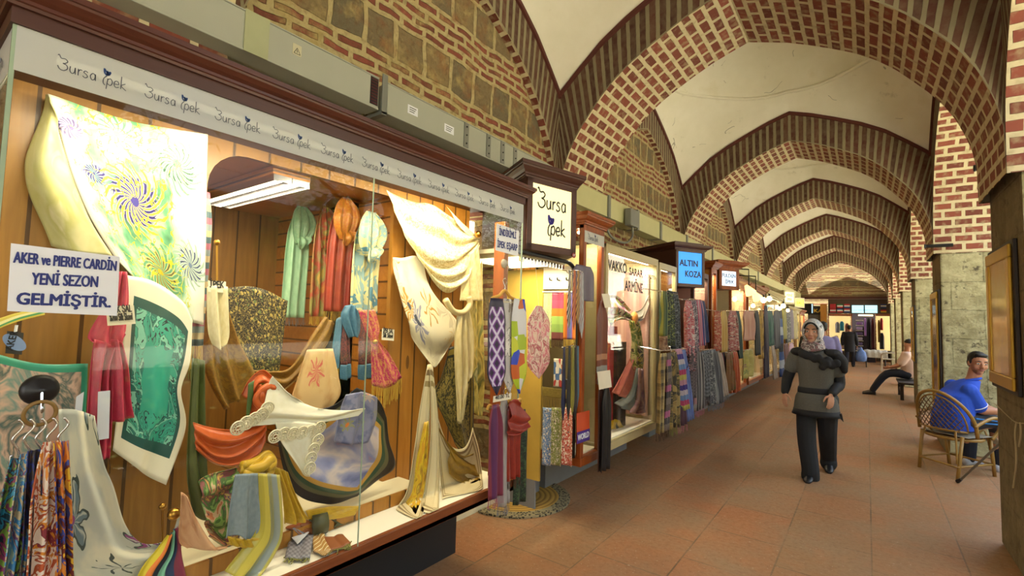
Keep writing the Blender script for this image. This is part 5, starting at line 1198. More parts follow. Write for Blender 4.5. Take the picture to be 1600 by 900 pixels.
bun = [((30, 715), (4, 930), 46, fab('dark_teal_batik', 'scroll', ['#16303a', '#2f8aa8', '#3a2430', '#7a9a3a', '#8a2f5a'], (2, 5), seed=2), 'dark teal and lime batik scarf, outermost left of the ring bunch'),
       ((45, 708), (18, 930), 34, fab('sky_blue_print', 'scroll', ['#58a7c9', '#a8bfa8', '#3f86b8', '#c9b48a', '#6a3a6a'], (2, 5), seed=9), 'sky blue print scarf second from the left in the ring bunch'),
       ((56, 703), (46, 930), 30, fab('brown_night_print', 'scroll', ['#2c2028', '#3a3028', '#27357a', '#1f1a22', '#5a3a2a'], (2, 4), seed=5), 'dark brown and navy scarf in the middle of the ring bunch'),
       ((80, 690), (70, 930), 56, fab('white_orange_scrolls', 'scroll', ['#ead9c4', '#e6d2bc', '#b5532a', '#ead9c4', '#d98a2a', '#8a2f3a'], (1.6, 4), seed=7), 'white scarf with rust scrollwork in front of the ring bunch'),
       ((96, 690), (104, 930), 26, fab('orange_yellow_print', 'scroll', ['#c9661e', '#e0b02a', '#6a2418', '#3a4a9a', '#d9842a'], (1.5, 4), seed=3), 'orange and yellow scarf, rightmost of the ring bunch')]
for i, (a, c, w, m_, lab) in enumerate(bun): hung('ring_scarf', lab, a, c, w, m_, VX+.06+.018*i, n=2.3, amp=.016, w0=.03, gather=.35)
# hanger with long printed scarves in front of the glass
suction(787, 412, .03, 'clear suction hook on the glass above the wooden hanger', simple('clear_rubber', '#b9b2a0', .15))
hx = VX+.05
hanger('pale wooden hanger with three printed scarves at the right end of the long case', (789, 440), .135, .135, hx)
m_dia = fab('violet_diamond_silk', 'diamond', ['#cfc6e0', '#6a2a86', '#241a3a'], (2.0, 5.2), border='#2a2640', bw=.09)
hung('printed_scarf', 'white and violet diamond lattice scarf with a pointed dark end on the upper hanger', (776, 466), (776, 617), 26, m_dia, hx+.03, point=True, n=1, amp=.004)
hung('printed_scarf', 'pale grey scarf with large white petals in the middle of the upper hanger', (795, 467), (797, 614), 21, fab('grey_white_petals', 'floral', ['#b9b6b4', '#e6e2da', '#dcd6c8', '#8a7a6a', '#c4c1bc'], (1.2, 3.4), seed=4, lines='#7a766f'), hx, point=True, n=1, amp=.004)
hung('printed_scarf', 'white scarf with lime, blue and orange hexagons at the right of the upper hanger', (812, 467), (812, 615), 22, fab('hexagon_print', 'hex', ['#d9d9dc', '#a9bf2a', '#d9d9dc', '#2f4ac0', '#c9cf3a', '#c9622a'], (2, 7)), hx+.02, point=True, n=1, amp=.004)
hung('floral_tie', 'broad pink and cream rose print tie hanging in the doorway', (842, 478), (842, 592), 32, fab('rose_print_silk', 'wash', ['#c9405a', '#e8d2b8', '#d96a80', '#eadcc4', '#b02a4a', '#e0c0a8', '#8a3a5a'], (4, 7), seed=2), VX, 'tie', point=True, n=.5, amp=.003, w0=.075)
p = atx(842, 478, VX); o = [o_ for o_ in C.objects if o_.name.startswith('floral_tie')][0]; b = MB(); b.tube([p+Vector((0, 0, -.003)), Vector((-1.9, p.y+.01, 2.036))], .0012, 5); th = b.build('hanging_thread', M['cream'], o)
hanger('pale wooden hanger lower at the right end of the long case, holding plain shawls', (790, 612), .17, .09, hx)
cd = card('white price card hanging from the lower wooden hanger', (771, 619), (799, 614), (770, 629), hx+.06, ['40.00 TL'], .022)
hung('plain_shawl', 'purple and wine shawl with pale fringe on the lower hanger', (774, 632), (774, 778), 20, fab('purple_wine_shot', 'stripe', ['#8a3a4a', '#5a2a56', '#6a2f5c', '#7a3048'], (1, 1)), hx+.03, 'shawl', n=1.6, w0=.06, fr='pink')
hung('plain_shawl', 'silver grey shawl in the middle of the lower hanger', (788, 625), (788, 790), 17, fab('silver_grey_wool', 'plain', ['#a9a29c', '#94908c']), hx+.02, 'shawl', n=1.3, w0=.06, fr='grey')
t = hung('plain_shawl', 'brick red shawl looped over itself on the lower hanger', (804, 625), (802, 748), 24, fab('brick_red_wool', 'plain', ['#9a2f1e', '#862616']), hx+.02, 'shawl', n=3, amp=.016, w0=.09, fr='dark')
cloth('loop', PX([[(798, 628), (806, 624), (813, 630)], [(797, 650), (810, 655), (826, 652)], [(795, 668), (812, 672), (827, 664)], [(794, 680), (808, 680), (824, 672)]], hx+.06), bpy.data.materials['brick_red_wool'], t, 24, 24, [(2.5, .012, 'v', 0, None)])
hung('plain_shawl', 'dark green print shawl behind the brick red one on the lower hanger', (816, 640), (812, 786), 16, fab('dark_green_print', 'leaf', ['#1e2a20', '#3f5a38', '#2a3a2c'], (3, 10)), hx-.02, 'shawl', n=1.5, w0=.06)
# rail with small shawls inside the doorway
def yplane(px, py, y): return aty(px, py, y)
rl = thing('shawl_rail', 'white backboard with a chrome rail and hooks on the doorway side', 'rail', aty(872, 450, 3.42))
a, c = aty(850, 418, 3.43), aty(893, 418, 3.43); z_ = aty(850, 452, 3.43).z
b = MB(); b.box(a.x, c.x, 3.425, 3.437, z_, a.z); b.build('backboard', M['white'], rl)
for px in (862, 874, 888): b = MB(); q = aty(px, 438, 3.424); b.tube([q, q+Vector((0, -.03, 0)), q+Vector((0, -.035, .02))], .006, 6); b.build('hook', M['darkmetal'], rl)
b = MB(); b.tube([aty(848, 456, 3.38), aty(894, 456, 3.38)], .005, 8); b.build('rail', M['chrome'], rl)
def hungY(name, label, tl, tr, bot, mat, y, cat='shawl', n=1.2, amp=.006, fr=None, fl=.06, group=None):
    a, c = aty(*tl, y), aty(*tr, y); z1 = aty(tl[0], bot, y).z; w = c.x-a.x
    t = thing(name, label, cat, (a+c)/2, group) if fr else None
    o, A = cloth('cloth' if fr else name, [[Vector((a.x+w*j/3, y, a.z+(z1-a.z)*i/4)) for j in range(4)] for i in range(5)], mat, t, 20, 20, [(n, amp, 'u', a.x*9, None)], push=(0, -1, 0))
    if fr: fringe(A, FR[fr], t, 22, fl)
    else: T(o, label, cat, group)
hungY('small_shawl', 'pale green patterned shawl, leftmost on the doorway rail', (849, 458), (863, 458), 532, fab('pale_green_paisley', 'damask', ['#8aa07a', '#b9b98a'], (3, 6)), 3.40, fr='olive')
hungY('small_shawl', 'rose, orange and lime block patterned shawl in the middle of the doorway rail', (863, 457), (882, 456), 531, fab('rose_orange_lime', 'stripev', ['#a83a5a', '#b04668', '#c9762a', '#8fb05a', '#7fa052', '#6a3a3a'], (1, 1)), 3.39, fr='dark')
hungY('small_shawl', 'violet and orange bordered shawl, right of the doorway rail', (882, 456), (901, 456), 530, fab('violet_in_orange', 'stripe', ['#c97a2a', '#b5602a', '#6a5a9a', '#5a6aa0', '#6a5a9a', '#b5602a', '#c97a2a'], (1, 1)), 3.38, fr='gold')
for i, (c1, lab, xs) in enumerate((('#5a7fb0', 'blue on white sprig print scarf, left of the three hanging low in the doorway', (848, 862)), ('#7f8a3a', 'olive on white sprig print scarf, middle of the three hanging low in the doorway', (863, 878)), ('#b0432f', 'red on white sprig print scarf, right of the three hanging low in the doorway', (880, 896)))):
    hungY('sprig_scarf', lab, (xs[0], 636), (xs[1], 636), 726, fab('sprig_%d' % i, 'leaf', [c1, '#e3dcc8', '#d9d0b8', '#4a3a3a'], (2.4, 8), seed=i, border=None), 3.36-.01*i, 'scarf', n=1, amp=.01)
hungY('fringed_runner', 'row of pale gold fringes hanging above the three sprig scarves', (846, 604), (897, 604), 618, fab('old_gold_cloth', 'plain', ['#8a7a3a', '#6a5a2a']), 3.39, 'runner', fr='gold', fl=.09)
hungY('motif_scarf', 'white scarf with blue and red motifs hanging under the rail', (866, 560), (879, 560), 604, fab('blue_red_motif', 'hex', ['#d9d3c4', '#4a6a9a', '#a83a3a', '#cfc9b8'], (3, 5)), 3.395, 'scarf')
hungY('dark_bag', 'dark cloth bag hanging under the violet bordered shawl', (882, 592), (898, 590), 630, fab('dark_felt', 'plain', ['#241f1c', '#1c1816']), 3.40, 'bag')
# ties on rings outside the narrow case
rx = VX+.09
for j, (px0, py0, lab, ties) in enumerate(((898, 438, 'chrome ring rack with patterned ties high on the narrow case', [('#2c2a30', '#b9b3a6'), ('#c9702a', '#8a2f1e'), ('#b58a3a', '#6a3f20'), ('#8a6a6a', '#9aa0a4'), ('#7d8084', '#b9bcc0')]), (890, 555, 'chrome ring rack with plain dark ties low by the doorway', [('#20264a', '#1a2040'), ('#17181c', '#1e1f24'), ('#8a842a', '#6f6a20'), ('#17181c', '#202228'), ('#3f6f82', '#37647a')]))):
    p = atx(px0, py0, rx); t = thing('tie_ring', lab, 'rack', p)
    b = MB(); b.tube([p+Vector((.03*math.sin(a*PI/10), .11*math.cos(a*PI/10), .012*math.sin(a*PI/10)+.06)) for a in range(20)], .003, 6, closed=True); b.build('ring', M['chrome'], t)
    b = MB(); b.tube([p+Vector((0, 0, .06)), Vector((VX-.017, p.y, p.z+.08)) if j == 0 else Vector((-1.9, 3.44, p.z+.08))], .004, 6); b.build('arm', M['chrome'], t)
    for i, (c1, c2) in enumerate(ties):
        y_ = -.10+.05*i; top = p+Vector((.03*math.sqrt(1-(y_/.11)**2), y_, .06+.012*math.sqrt(1-(y_/.11)**2))); m_ = fab('tie_silk_%d_%d' % (j, i), 'diag' if j == 0 else 'plain', [c1, c2], (2, 7))
        L = (.42, .44, .40, .46, .5)[i] if j == 0 else (.52, .53, .5, .54, .46)[i]
        nm = ['first', 'second', 'third', 'fourth', 'fifth'][i]
        o, A = hang('necktie', top, .025, .055, L, m_, None, n=.5, amp=.002, gather=.8, nu=8, nv=20, taper=(lambda s: 1 if s < .9 else max(.05, 1-(s-.9)/.1)), thick=.004)
        T(o, '%s %s tie, %s from the left on the %s ring rack' % (('black and silver', 'rust', 'ochre', 'rosy grey', 'silver grey')[i] if j == 0 else ('navy', 'black', 'olive', 'charcoal', 'teal')[i], 'striped' if j == 0 else 'plain', nm, 'high' if j == 0 else 'low'), 'tie')
hung('long_scarf', 'rust brown scarf with thin stripes at its end hanging before the red wood post', (940, 470), (939, 590), 16, fab('rust_brown_wool', 'stripev', ['#6a3020']*9+['#a8785a', '#6a3020', '#8a8a84', '#6a3020'], (1, 1)), VX+.06, n=1, w0=.06, fr='grey')
hung('long_scarf', 'black crinkled scarf hanging low before the cream framed case', (948, 600), (944, 735), 14, fab('black_crinkle', 'plain', ['#1c191b', '#120f11']), VX+.1, n=2.4, amp=.02, w0=.05)
hung('long_scarf', 'brown plain scarf hanging low beside the black crinkled one', (938, 590), (937, 735), 9, fab('brown_plain', 'plain', ['#5a3a30', '#4a2e26']), VX+.07, n=1.2, w0=.04)
hung('grey_net_shawl', 'grey violet net shawl draped slanting above the ties', (912, 415), (912, 470), 28, fab('grey_violet_net', 'weave', ['#6a6272', '#564e60'], (30, 30)), VX+.03, 'shawl', n=1.4)
card('white label card hanging before the brown scarf', (933, 581), (953, 578), (936, 609), VX+.11, [], .02)
card('small grey label card high on the post of the cream framed case', (940, 459), (951, 459), (945, 481), VX+.07, [], .02)
t = thing('poster', 'small red poster with a violet strip and white capitals low in the narrow case', 'poster', atx(910, 670, VX+.012))
a, c, d_ = atx(901, 646, VX+.012), atx(921, 641, VX+.012), atx(901, 694, VX+.012); paper('sheet', a, c, d_, simple('poster_red', '#c9502a', .5), t)
f1, f2 = a+(d_-a)*.62, c+(d_-a)*.62; paper('strip', f1+Vector((.002, 0, 0)), f2+Vector((.002, 0, 0)), d_+Vector((.002, 0, 0)), simple('violet_strip', '#4a2f86', .5), t)
text('lettering', 'WORLD', f1+(d_-f1)*.72+Vector((.0035, .012, 0)), Vector((0, 1, 0)), Vector((0, 0, 1)), M['paper'], t, (f2-f1).length*.85, .045, .04)
# doormat
mt = thing('doormat', 'half round woven straw doormat with dark braided rim on the paving at the doorway', 'mat', (-2.58, 3.6, 0))
b = MB(); c0 = Vector((-2.58, 3.6, 0)); n_ = 28
def half(r0, z): return [c0+Vector((r0*.44/.44*math.cos(-PI/2+PI*i/n_), r0*1.0*math.sin(-PI/2+PI*i/n_), z)) for i in range(n_+1)]
b.prism(half(.40, .004), (0, 0, .012)); 
k = NT('straw_braid'); r_ = k.vmath('LENGTH', k.vmath('SUBTRACT', k.pos(), tuple(c0))); r_ = k.n('ShaderNodeVectorMath', operation='LENGTH'); k.put(r_.inputs[0], k.vmath('SUBTRACT', k.pos(), tuple(c0)))
fr_ = k.math('FRACT', k.math('MULTIPLY', r_.outputs['Value'], 22)); M['straw'] = k.done(k.mix(k.step(fr_, .3, .6), '#8a6a2c', '#b5903e'), .9)
k = NT('mat_rim_weave'); v_ = k.vor(k.pos(), 42); M['rim'] = k.done(k.mix(k.math('LESS_THAN', v_.outputs['Distance'], .4), '#8a8060', '#2c2820'), .9)
b.build('straw_centre', M['straw'], mt)
b = MB(); o1, i1 = half(.5, .002), half(.4, .002); b.grid([[p+Vector((0, 0, .0)) for p in o1], [p+Vector((0, 0, .016)) for p in o1], [p+Vector((0, 0, .016)) for p in i1], i1]); b.build('braided_rim', M['rim'], mt)
# ================================================================ scarves hanging outside the further shops
def rackpole(label, px, y0, y1, x, xr=None):
    a = atx(px[0], y0, x); c = atx(px[1], y1, x); t = thing('scarf_rail', label, 'rail', a)
    b = MB(); b.tube([a, c], .008, 8); b.build('rail', M['chrome'], t)
    for p in (a, c):
        b = MB(); b.tube([p, Vector((VX+.006, p.y, p.z+.03))], .006, 6); b.build('bracket', M['chrome'], t)
RX = -1.66
rackpole('chrome rail holding the upper scarves before the narrow glazed case', (1034, 1058), 455, 460, RX+.02)
rackpole('chrome rail holding the lower scarves before the narrow glazed case', (1032, 1072), 548, 545, RX+.04)
rackpole('chrome rail with pink print scarves under the blue sign', (1066, 1100), 468, 470, RX)
rackpole('chrome rail with grey scarves low under the blue sign', (1078, 1140), 548, 544, RX)
rackpole('chrome rail of the upper scarves from the white sign onward', (1117, 1246), 486, 484.5, RX)
rackpole('chrome rail of the lower scarves from the white sign onward', (1138, 1241), 551, 535, RX)
def deep(h, f=.80): return '#'+''.join('%02x' % int(int(h[i:i+2], 16)*f) for i in (1, 3, 5))
F = lambda n, k_, c, s=(2, 5), **kw: fab(n, k_, [deep(q_) for q_ in c], s, rough=.6, **kw)
R_ = [
 # upper row, before the narrow glazed case
 ((1038, 455), (1037, 525), 8, F('r1', 'stripe', ['#8f8a2c', '#3a5a3a', '#6a7a3a', '#24302a'], (2, 1)), 'olive and lime striped scarf, first on the upper rail before the blue sign', RX+.03),
 ((1046, 454), (1047, 540), 9, F('r2', 'leaf', ['#23332c', '#8f9a4a', '#4a5a44'], (3, 8)), 'dark green leaf print scarf, second on the upper rail before the blue sign', RX+.02),
 ((1054, 456), (1056, 545), 9, F('r3', 'leaf', ['#2a3038', '#8a9098', '#3a444e'], (3, 8)), 'slate print scarf, third on the upper rail before the blue sign', RX),
 ((1037, 495), (1038, 548), 8, F('r4', 'wash', ['#8a5a3a', '#c9a07a', '#6a3a30', '#a87a50'], (3, 4)), 'tan and rust scarf under the olive striped one', RX-.0),
 # lower row
 ((1037, 552), (1034, 675), 13, F('r5', 'check', ['#b59a5a', '#8f7a4a', '#4a3f30', '#c9b070'], (2, 6)), 'sand and brown check scarf, first on the lower rail before the blue sign', RX+.06, 'dark'),
 ((1045, 552), (1040, 672), 8, F('r6', 'stripev', ['#6a5a50', '#c96a9a', '#4a4448', '#8a7a70'], (1, 3)), 'grey scarf with magenta end, second on the lower rail before the blue sign', RX+.07, 'dark'),
 ((1050, 550), (1052, 668), 15, F('r7', 'scroll', ['#a88a4a', '#7a6a3a', '#3a3424', '#b59a58'], (2, 4)), 'mottled gold and brown scarf, third on the lower rail before the blue sign', RX+.05, 'olive'),
 ((1060, 548), (1064, 665), 12, F('r8', 'stripev', ['#7a6a3a', '#8a8a4a', '#3f7a8a', '#5a3a4a'], (1, 1)), 'olive scarf with turquoise end on the lower rail before the blue sign', RX+.03, 'pink'),
 ((1060, 545), (1070, 640), 9, F('r9', 'stripev', ['#d8a0b8', '#4a3f9a', '#e0d8e0', '#7aa0d8', '#d04a7a', '#d8d06a'], (1, 2)), 'bright pink, violet and white chevron scarf beside the plain lavender one', RX+.05),
 ((1066, 545), (1077, 656), 10, F('r10', 'plain', ['#7f96d8', '#6f86cc']), 'plain lavender blue scarf hanging long on the lower rail', RX+.02),
 # pink prints under the blue sign
 ((1076, 470), (1077, 555), 13, F('r11', 'leaf', ['#c9606a', '#e6d8d0', '#3a2f4a', '#d98a8a'], (3, 9)), 'coral and white print scarf, nearest under the blue sign', RX+.02),
 ((1084, 470), (1085, 560), 9, F('r12', 'leaf', ['#4a3a52', '#d8c8c8', '#b06a7a'], (3, 9), seed=3), 'plum and white print scarf, second under the blue sign', RX),
 ((1092, 468), (1096, 540), 9, F('r13', 'stripe', ['#c95a7a', '#d8d0d4', '#3a4a8a', '#c98a9a'], (2, 1)), 'pink and blue striped scarf, third under the blue sign', RX),
 ((1098, 470), (1103, 535), 6, F('r14', 'plain', ['#2f4478', '#28396a']), 'navy blue scarf, last under the blue sign', RX-.02),
 ((1082, 540), (1080, 580), 14, F('r15', 'leaf', ['#1f1a20', '#c98a8a', '#4a3f50'], (3, 4)), 'black and rose scarf end under the coral print', RX+.03),
 # grey row
 ((1084, 552), (1082, 622), 11, F('r16', 'weave', ['#4a3f42', '#6a5a5a'], (7, 14)), 'dark brown woven scarf, first of the low grey row', RX+.02, 'pink'),
 ((1092, 550), (1092, 640), 11, F('r17', 'stripe', ['#4a4448', '#a8a098', '#3a3438', '#8a8480'], (4, 1)), 'brown and grey striped scarf, second of the low grey row', RX+.03, 'pink'),
 ((1100, 548), (1104, 622), 10, F('r18', 'weave', ['#5a5e62', '#84888c'], (6, 12)), 'mid grey woven scarf, third of the low grey row', RX+.02, 'grey'),
 ((1108, 547), (1113, 632), 10, F('r19', 'leaf', ['#54585e', '#b0b0ac', '#3a3e46'], (3, 9)), 'grey and white print scarf, fourth of the low grey row', RX+.01, 'grey'),
 ((1115, 546), (1123, 630), 10, F('r20', 'stripe', ['#7a7c80', '#a8a8a6', '#5a5c62'], (3, 1)), 'pale grey striped scarf, fifth of the low grey row', RX, 'grey'),
 ((1121, 545), (1132, 618), 9, F('r21', 'plain', ['#c9b8a8', '#b8a898']), 'plain beige scarf, sixth of the low grey row', RX-.02, 'grey'),
 ((1128, 545), (1139, 612), 8, F('r22', 'stripe', ['#2f4a5a', '#8a2f3a', '#24343e'], (2, 1)), 'dark teal and red scarf, last of the low grey row', RX-.04),
 # warm row under the white sign
 ((1121, 488), (1121, 548), 6, F('r23', 'leaf', ['#b5482f', '#d8b08a', '#8a2f24'], (2, 8)), 'red print scarf, first under the white sign', RX),
 ((1131, 485), (1131, 550), 11, F('r24', 'stripe', ['#c9a04a', '#a8803a', '#d8b868'], (3, 1)), 'gold satin scarf, second under the white sign', RX),
 ((1145, 486), (1147, 548), 11, F('r25', 'leaf', ['#b55a5a', '#d8c0b0', '#6a2f3a'], (3, 8), seed=5), 'rose red print scarf, third under the white sign', RX),
 ((1152, 492), (1156, 560), 7, F('r26', 'plain', ['#2f4f4a', '#26403c']), 'dark bottle green scarf, last under the white sign', RX-.02),
 ((1140, 552), (1142, 610), 10, F('r27', 'wash', ['#5a3a20', '#8a5a2a', '#4a5a24'], (2, 3)), 'brown scarf hanging low beside the orange one', RX),
 ((1148, 555), (1151, 612), 8, F('r28', 'wash', ['#c9561e', '#b0481a', '#d9702a'], (2, 3)), 'burnt orange scarf hanging low before the lit case', RX+.02),
 # salmon dress and yellow print on stands
 ((1171, 482), (1171, 532), 19, F('r29', 'stripe', ['#c98a70', '#b5745e', '#d09a80'], (3, 1)), 'salmon poncho on the upper rail before the wood topped case', RX+.05),
 ((1170, 535), (1168, 590), 18, F('r30', 'floral', ['#a89a3a', '#d8cf9a', '#8a3a5a', '#5a7a3a', '#c0b04a'], (2, 4)), 'yellow flower print scarf below the salmon poncho', RX+.05),
 ((1182, 478), (1184, 555), 7, F('r31', 'plain', ['#20282c', '#1a2024']), 'black scarf just beyond the salmon poncho', RX),
 ((1189, 478), (1190, 560), 6, F('r32', 'wash', ['#6a3a24', '#c9a03a', '#4a2a24'], (2, 4)), 'brown and gold scarf beyond the salmon poncho', RX),
 ((1196, 478), (1197, 590), 6, F('r33', 'plain', ['#2a1a34', '#221430']), 'deep violet scarf hanging long in the middle of the row', RX+.02),
 ((1203, 478), (1205, 540), 7, F('r34', 'wash', ['#1f4a4e', '#2f6a5a', '#24405a'], (2, 4)), 'teal scarf beyond the deep violet one', RX),
 ((1207, 540), (1211, 592), 6, F('r35', 'plain', ['#b8a898', '#a89888']), 'cream scarf hanging low beyond the deep violet one', RX),
 ((1213, 478), (1215, 545), 7, F('r36', 'plain', ['#1c2236', '#161b2c']), 'navy scarf beyond the teal one', RX),
 ((1219, 480), (1222, 588), 6, F('r37', 'stripev', ['#1c2236', '#2f5aa0', '#c0c8d8', '#2a4a8a'], (1, 2)), 'blue and white scarf hanging long beyond the navy one', RX),
 ((1225, 482), (1226, 530), 6, F('r38', 'plain', ['#a8a03a', '#8f8a30']), 'lime yellow scarf far along the row', RX),
 ((1231, 480), (1232, 535), 6, F('r39', 'leaf', ['#5a5a5c', '#a8a8a4', '#3a3a3e'], (2, 6)), 'grey lace scarf far along the row', RX),
 ((1228, 540), (1230, 580), 6, F('r40', 'plain', ['#6a1f2a', '#581822']), 'maroon scarf hanging low far along the row', RX),
 ((1236, 483), (1237, 530), 5, F('r41', 'plain', ['#8a7a8a', '#766878']), 'mauve scarf far along the row by the woman', RX),
 ((1236, 535), (1238, 572), 6, F('r42', 'wash', ['#a86a8a', '#c9a0b8', '#8a5a7a'], (2, 3)), 'pink scarf hanging low by the woman', RX),
 ((1242, 485), (1243, 530), 4, F('r43', 'wash', ['#a8985a', '#c9b87a', '#6a5a3a'], (2, 3)), 'straw scarf, farthest in view of the upper row', RX),
]
for r in R_:
    a, c, w, m_, lab, x = r[:6]
    if a[0] >= 1121 and 'row' not in lab[-22:] and a[1] < 500: a = (a[0], 486-1.5*(a[0]-1117)/129); x = RX+.004
    if a[0] > 1136 and a[1] > 530: a = (a[0], 551-16*(a[0]-1138)/103); x = RX+.004
    fr_ = r[6] if len(r) > 6 else None
    hung('hanging_scarf', lab, a, c, w, m_, x, n=2.6, amp=.028, fr=fr_, nu=16, nv=14, gather=.2, fl=.07, w0=None)
# bare bulbs along the far shops
for i, (px, py, lab) in enumerate(((1193, 469, 'bare round bulb over the wood topped case'), (1202, 467, 'bare round bulb next beyond the wood topped case'), (1224, 478, 'bare round bulb under the cream lit sign'), (1231, 485, 'small bare bulb right under the yellow lit sign'), (1218, 482, 'small bare bulb left of the cream lit sign'))):
    p = atx(px, py, -1.55); t = thing('light_bulb', lab, 'bulb', p); b = MB(); r0 = .05 if i < 3 else .04; b.ell(p, r0, r0, r0*1.1); b.build('glass_bulb', emit('bulb_glow', '#ffe2a0', 9) if i == 0 else bpy.data.materials['bulb_glow'], t, smooth=True)
    b = MB(); b.tube([p+Vector((0, 0, r0)), p+Vector((0, 0, r0+.05))], .018, 8); b.build('socket', M['black'], t)
    b = MB(); b.tube([p+Vector((0, 0, r0+.05)), Vector((-1.85, p.y, p.z+.3))], .004, 6); b.build('flex', M['black'], t)
for px, py, lab in ((1170, 453, 'clip spotlight with cream shade on the trunking, first'), (1181, 462, 'clip spotlight with cream shade further along, second')):
    p = atx(px, py, -1.75); t = thing('spotlight', lab, 'lamp', p); b = MB(); b.lathe(p, [(.03, .1), (.06, .02), (.1, -.08), (.09, -.08), (.02, .06)], 16, (-.4, -.5, .8)); b.build('shade', emit('lit_cream_shade', '#ffdf90', 2.0) if 'first' in lab else bpy.data.materials['lit_cream_shade'], t, smooth=True)
    b = MB(); b.tube([p+Vector((0, 0, .05)), p+Vector((0, 0, .38)), Vector((-2.45, p.y, p.z+.45))], .012, 8); b.build('arm', M['darkmetal'], t)
# ================================================================ people
def m_skin(name, c):
    k = NT(name); n = k.noise(k.pos(), 30, 3); k.p.inputs['Subsurface Weight'].default_value = .08; k.p.inputs['Subsurface Radius'].default_value = (.01, .004, .002)
    return k.done(k.mix(n, c, k.mix(.35, c, '#a8604a')), .5)
M['skin'] = m_skin('skin_fair', '#c99a7c'); M['skin2'] = m_skin('skin_tan', '#b98262')
M['eyewhite'] = simple('eye_white', '#e6e2da', .3); M['iris'] = simple('dark_iris', '#2a1a12', .2); M['hair'] = simple('black_hair', '#15110f', .5, 0, .3, 60); M['lip'] = simple('lips', '#a85a50', .4)
def blend(b, name, mat, parent, vox=.007, it=3):
    o = b.build(name, mat, parent)
    bm = bmesh.new(); bm.from_mesh(o.data); bmesh.ops.recalc_face_normals(bm, faces=bm.faces); bm.to_mesh(o.data); bm.free()
    r = o.modifiers.new('skin', 'REMESH'); r.mode = 'VOXEL'; r.voxel_size = vox; r.use_smooth_shade = True
    s = o.modifiers.new('soft', 'SMOOTH'); s.iterations = it; s.factor = .5
    return o
def limb(b, pts, rad, n=12, k=4):
    pts = [Vector(p) for p in pts]; P = crom(pts, k); R = []
    for i in range(len(pts)-1):
        for j in range(k): R.append(rad[i]+(rad[i+1]-rad[i])*j/k)
    R.append(rad[-1]); b.tube(P, R, n); b.ell(P[0], R[0], R[0], R[0], 10, 7); b.ell(P[-1], R[-1], R[-1], R[-1], 10, 7)
def loft(b, secs, n=24, cap=True):
    """secs: (centre, half width along side vector, half depth along front vector, side)"""
    G = []
    for c, rx, ry, sd in secs:
        c = Vector(c); sd = Vector(sd).normalized(); fr = Vector((0, 0, 1)).cross(sd)
        G.append([c+sd*(rx*math.copysign(abs(math.cos(a))**.85, math.cos(a)))+fr*(ry*math.copysign(abs(math.sin(a))**.85, math.sin(a))) for a in [2*PI*i/n for i in range(n)]])
    vs = [p for r in G for p in r]; fs = [(i*n+j, i*n+(j+1) % n, (i+1)*n+(j+1) % n, (i+1)*n+j) for i in range(len(G)-1) for j in range(n)]
    if cap: fs += [tuple(range(n))[::-1], tuple((len(G)-1)*n+j for j in range(n))]
    b.add(vs, fs)
class Head:
    def __init__(s, c, face, up=(0, 0, 1), k=1.0):
        s.c = Vector(c); s.y = Vector(face).normalized(); u = Vector(up); s.x = s.y.cross(u).normalized(); s.z = s.x.cross(s.y); s.k = k
        s.R = Matrix((s.x, s.y, s.z)).transposed()
    def P(s, x, y, z): return s.c+s.k*(s.x*x+s.y*y+s.z*z)
    def ell(s, b, x, y, z, rx, ry, rz, n=14, m=9): b.ell(s.P(x, y, z), rx*s.k, ry*s.k, rz*s.k, n, m, s.R)
    def shape(s, b):
        s.ell(b, 0, -.012, .03, .075, .094, .085, 20, 12)      # skull
        s.ell(b, 0, .012, -.02, .064, .074, .085, 18, 12)      # face
        s.ell(b, 0, .038, -.078, .038, .042, .036)             # jaw
        s.ell(b, 0, .066, -.092, .018, .018, .016)             # chin
        for q in (-1, 1):
            s.ell(b, q*.036, .052, -.03, .026, .026, .026)     # cheek
            s.ell(b, q*.03, .074, .022, .026, .012, .010)      # brow ridge
            s.ell(b, q*.077, -.006, -.012, .009, .02, .03)     # ear
            s.ell(b, q*.012, .092, -.032, .009, .010, .008)    # nostril
        b.tube([s.P(0, .08, .018), s.P(0, .097, -.014), s.P(0, .103, -.028)], [.009*s.k, .011*s.k, .012*s.k], 10); s.ell(b, 0, .100, -.029, .013, .012, .010)
        s.ell(b, 0, .082, -.060, .024, .011, .013)
    def details(s, parent, beard=False, smile=0):
        b = MB()
        for q in (-1, 1): s.ell(b, q*.030, .073, .004, .015, .010, .0085)
        b.build('eyes', M['eyewhite'], parent, smooth=True)
        b = MB()
        for q in (-1, 1): s.ell(b, q*.030, .0815, .004, .0065, .003, .0068, 10, 6)
        b.build('irises', M['iris'], parent, smooth=True)
        for q in (-1, 1): b = MB(); b.tube([s.P(q*.012, .089, .028), s.P(q*.032, .087, .034), s.P(q*.052, .07, .027)], [.003*s.k, .005*s.k, .0025*s.k], 8); b.build('eyebrow', M['hair'], parent, smooth=True)
        b = MB(); b.tube([s.P(-.026, .076, -.060+smile), s.P(-.01, .093, -.062), s.P(0, .095, -.0605), s.P(.01, .093, -.062), s.P(.026, .076, -.060+smile)], [.002*s.k, .0055*s.k, .005*s.k, .0055*s.k, .002*s.k], 8)
        b.build('lips', M['lip'], parent, smooth=True)
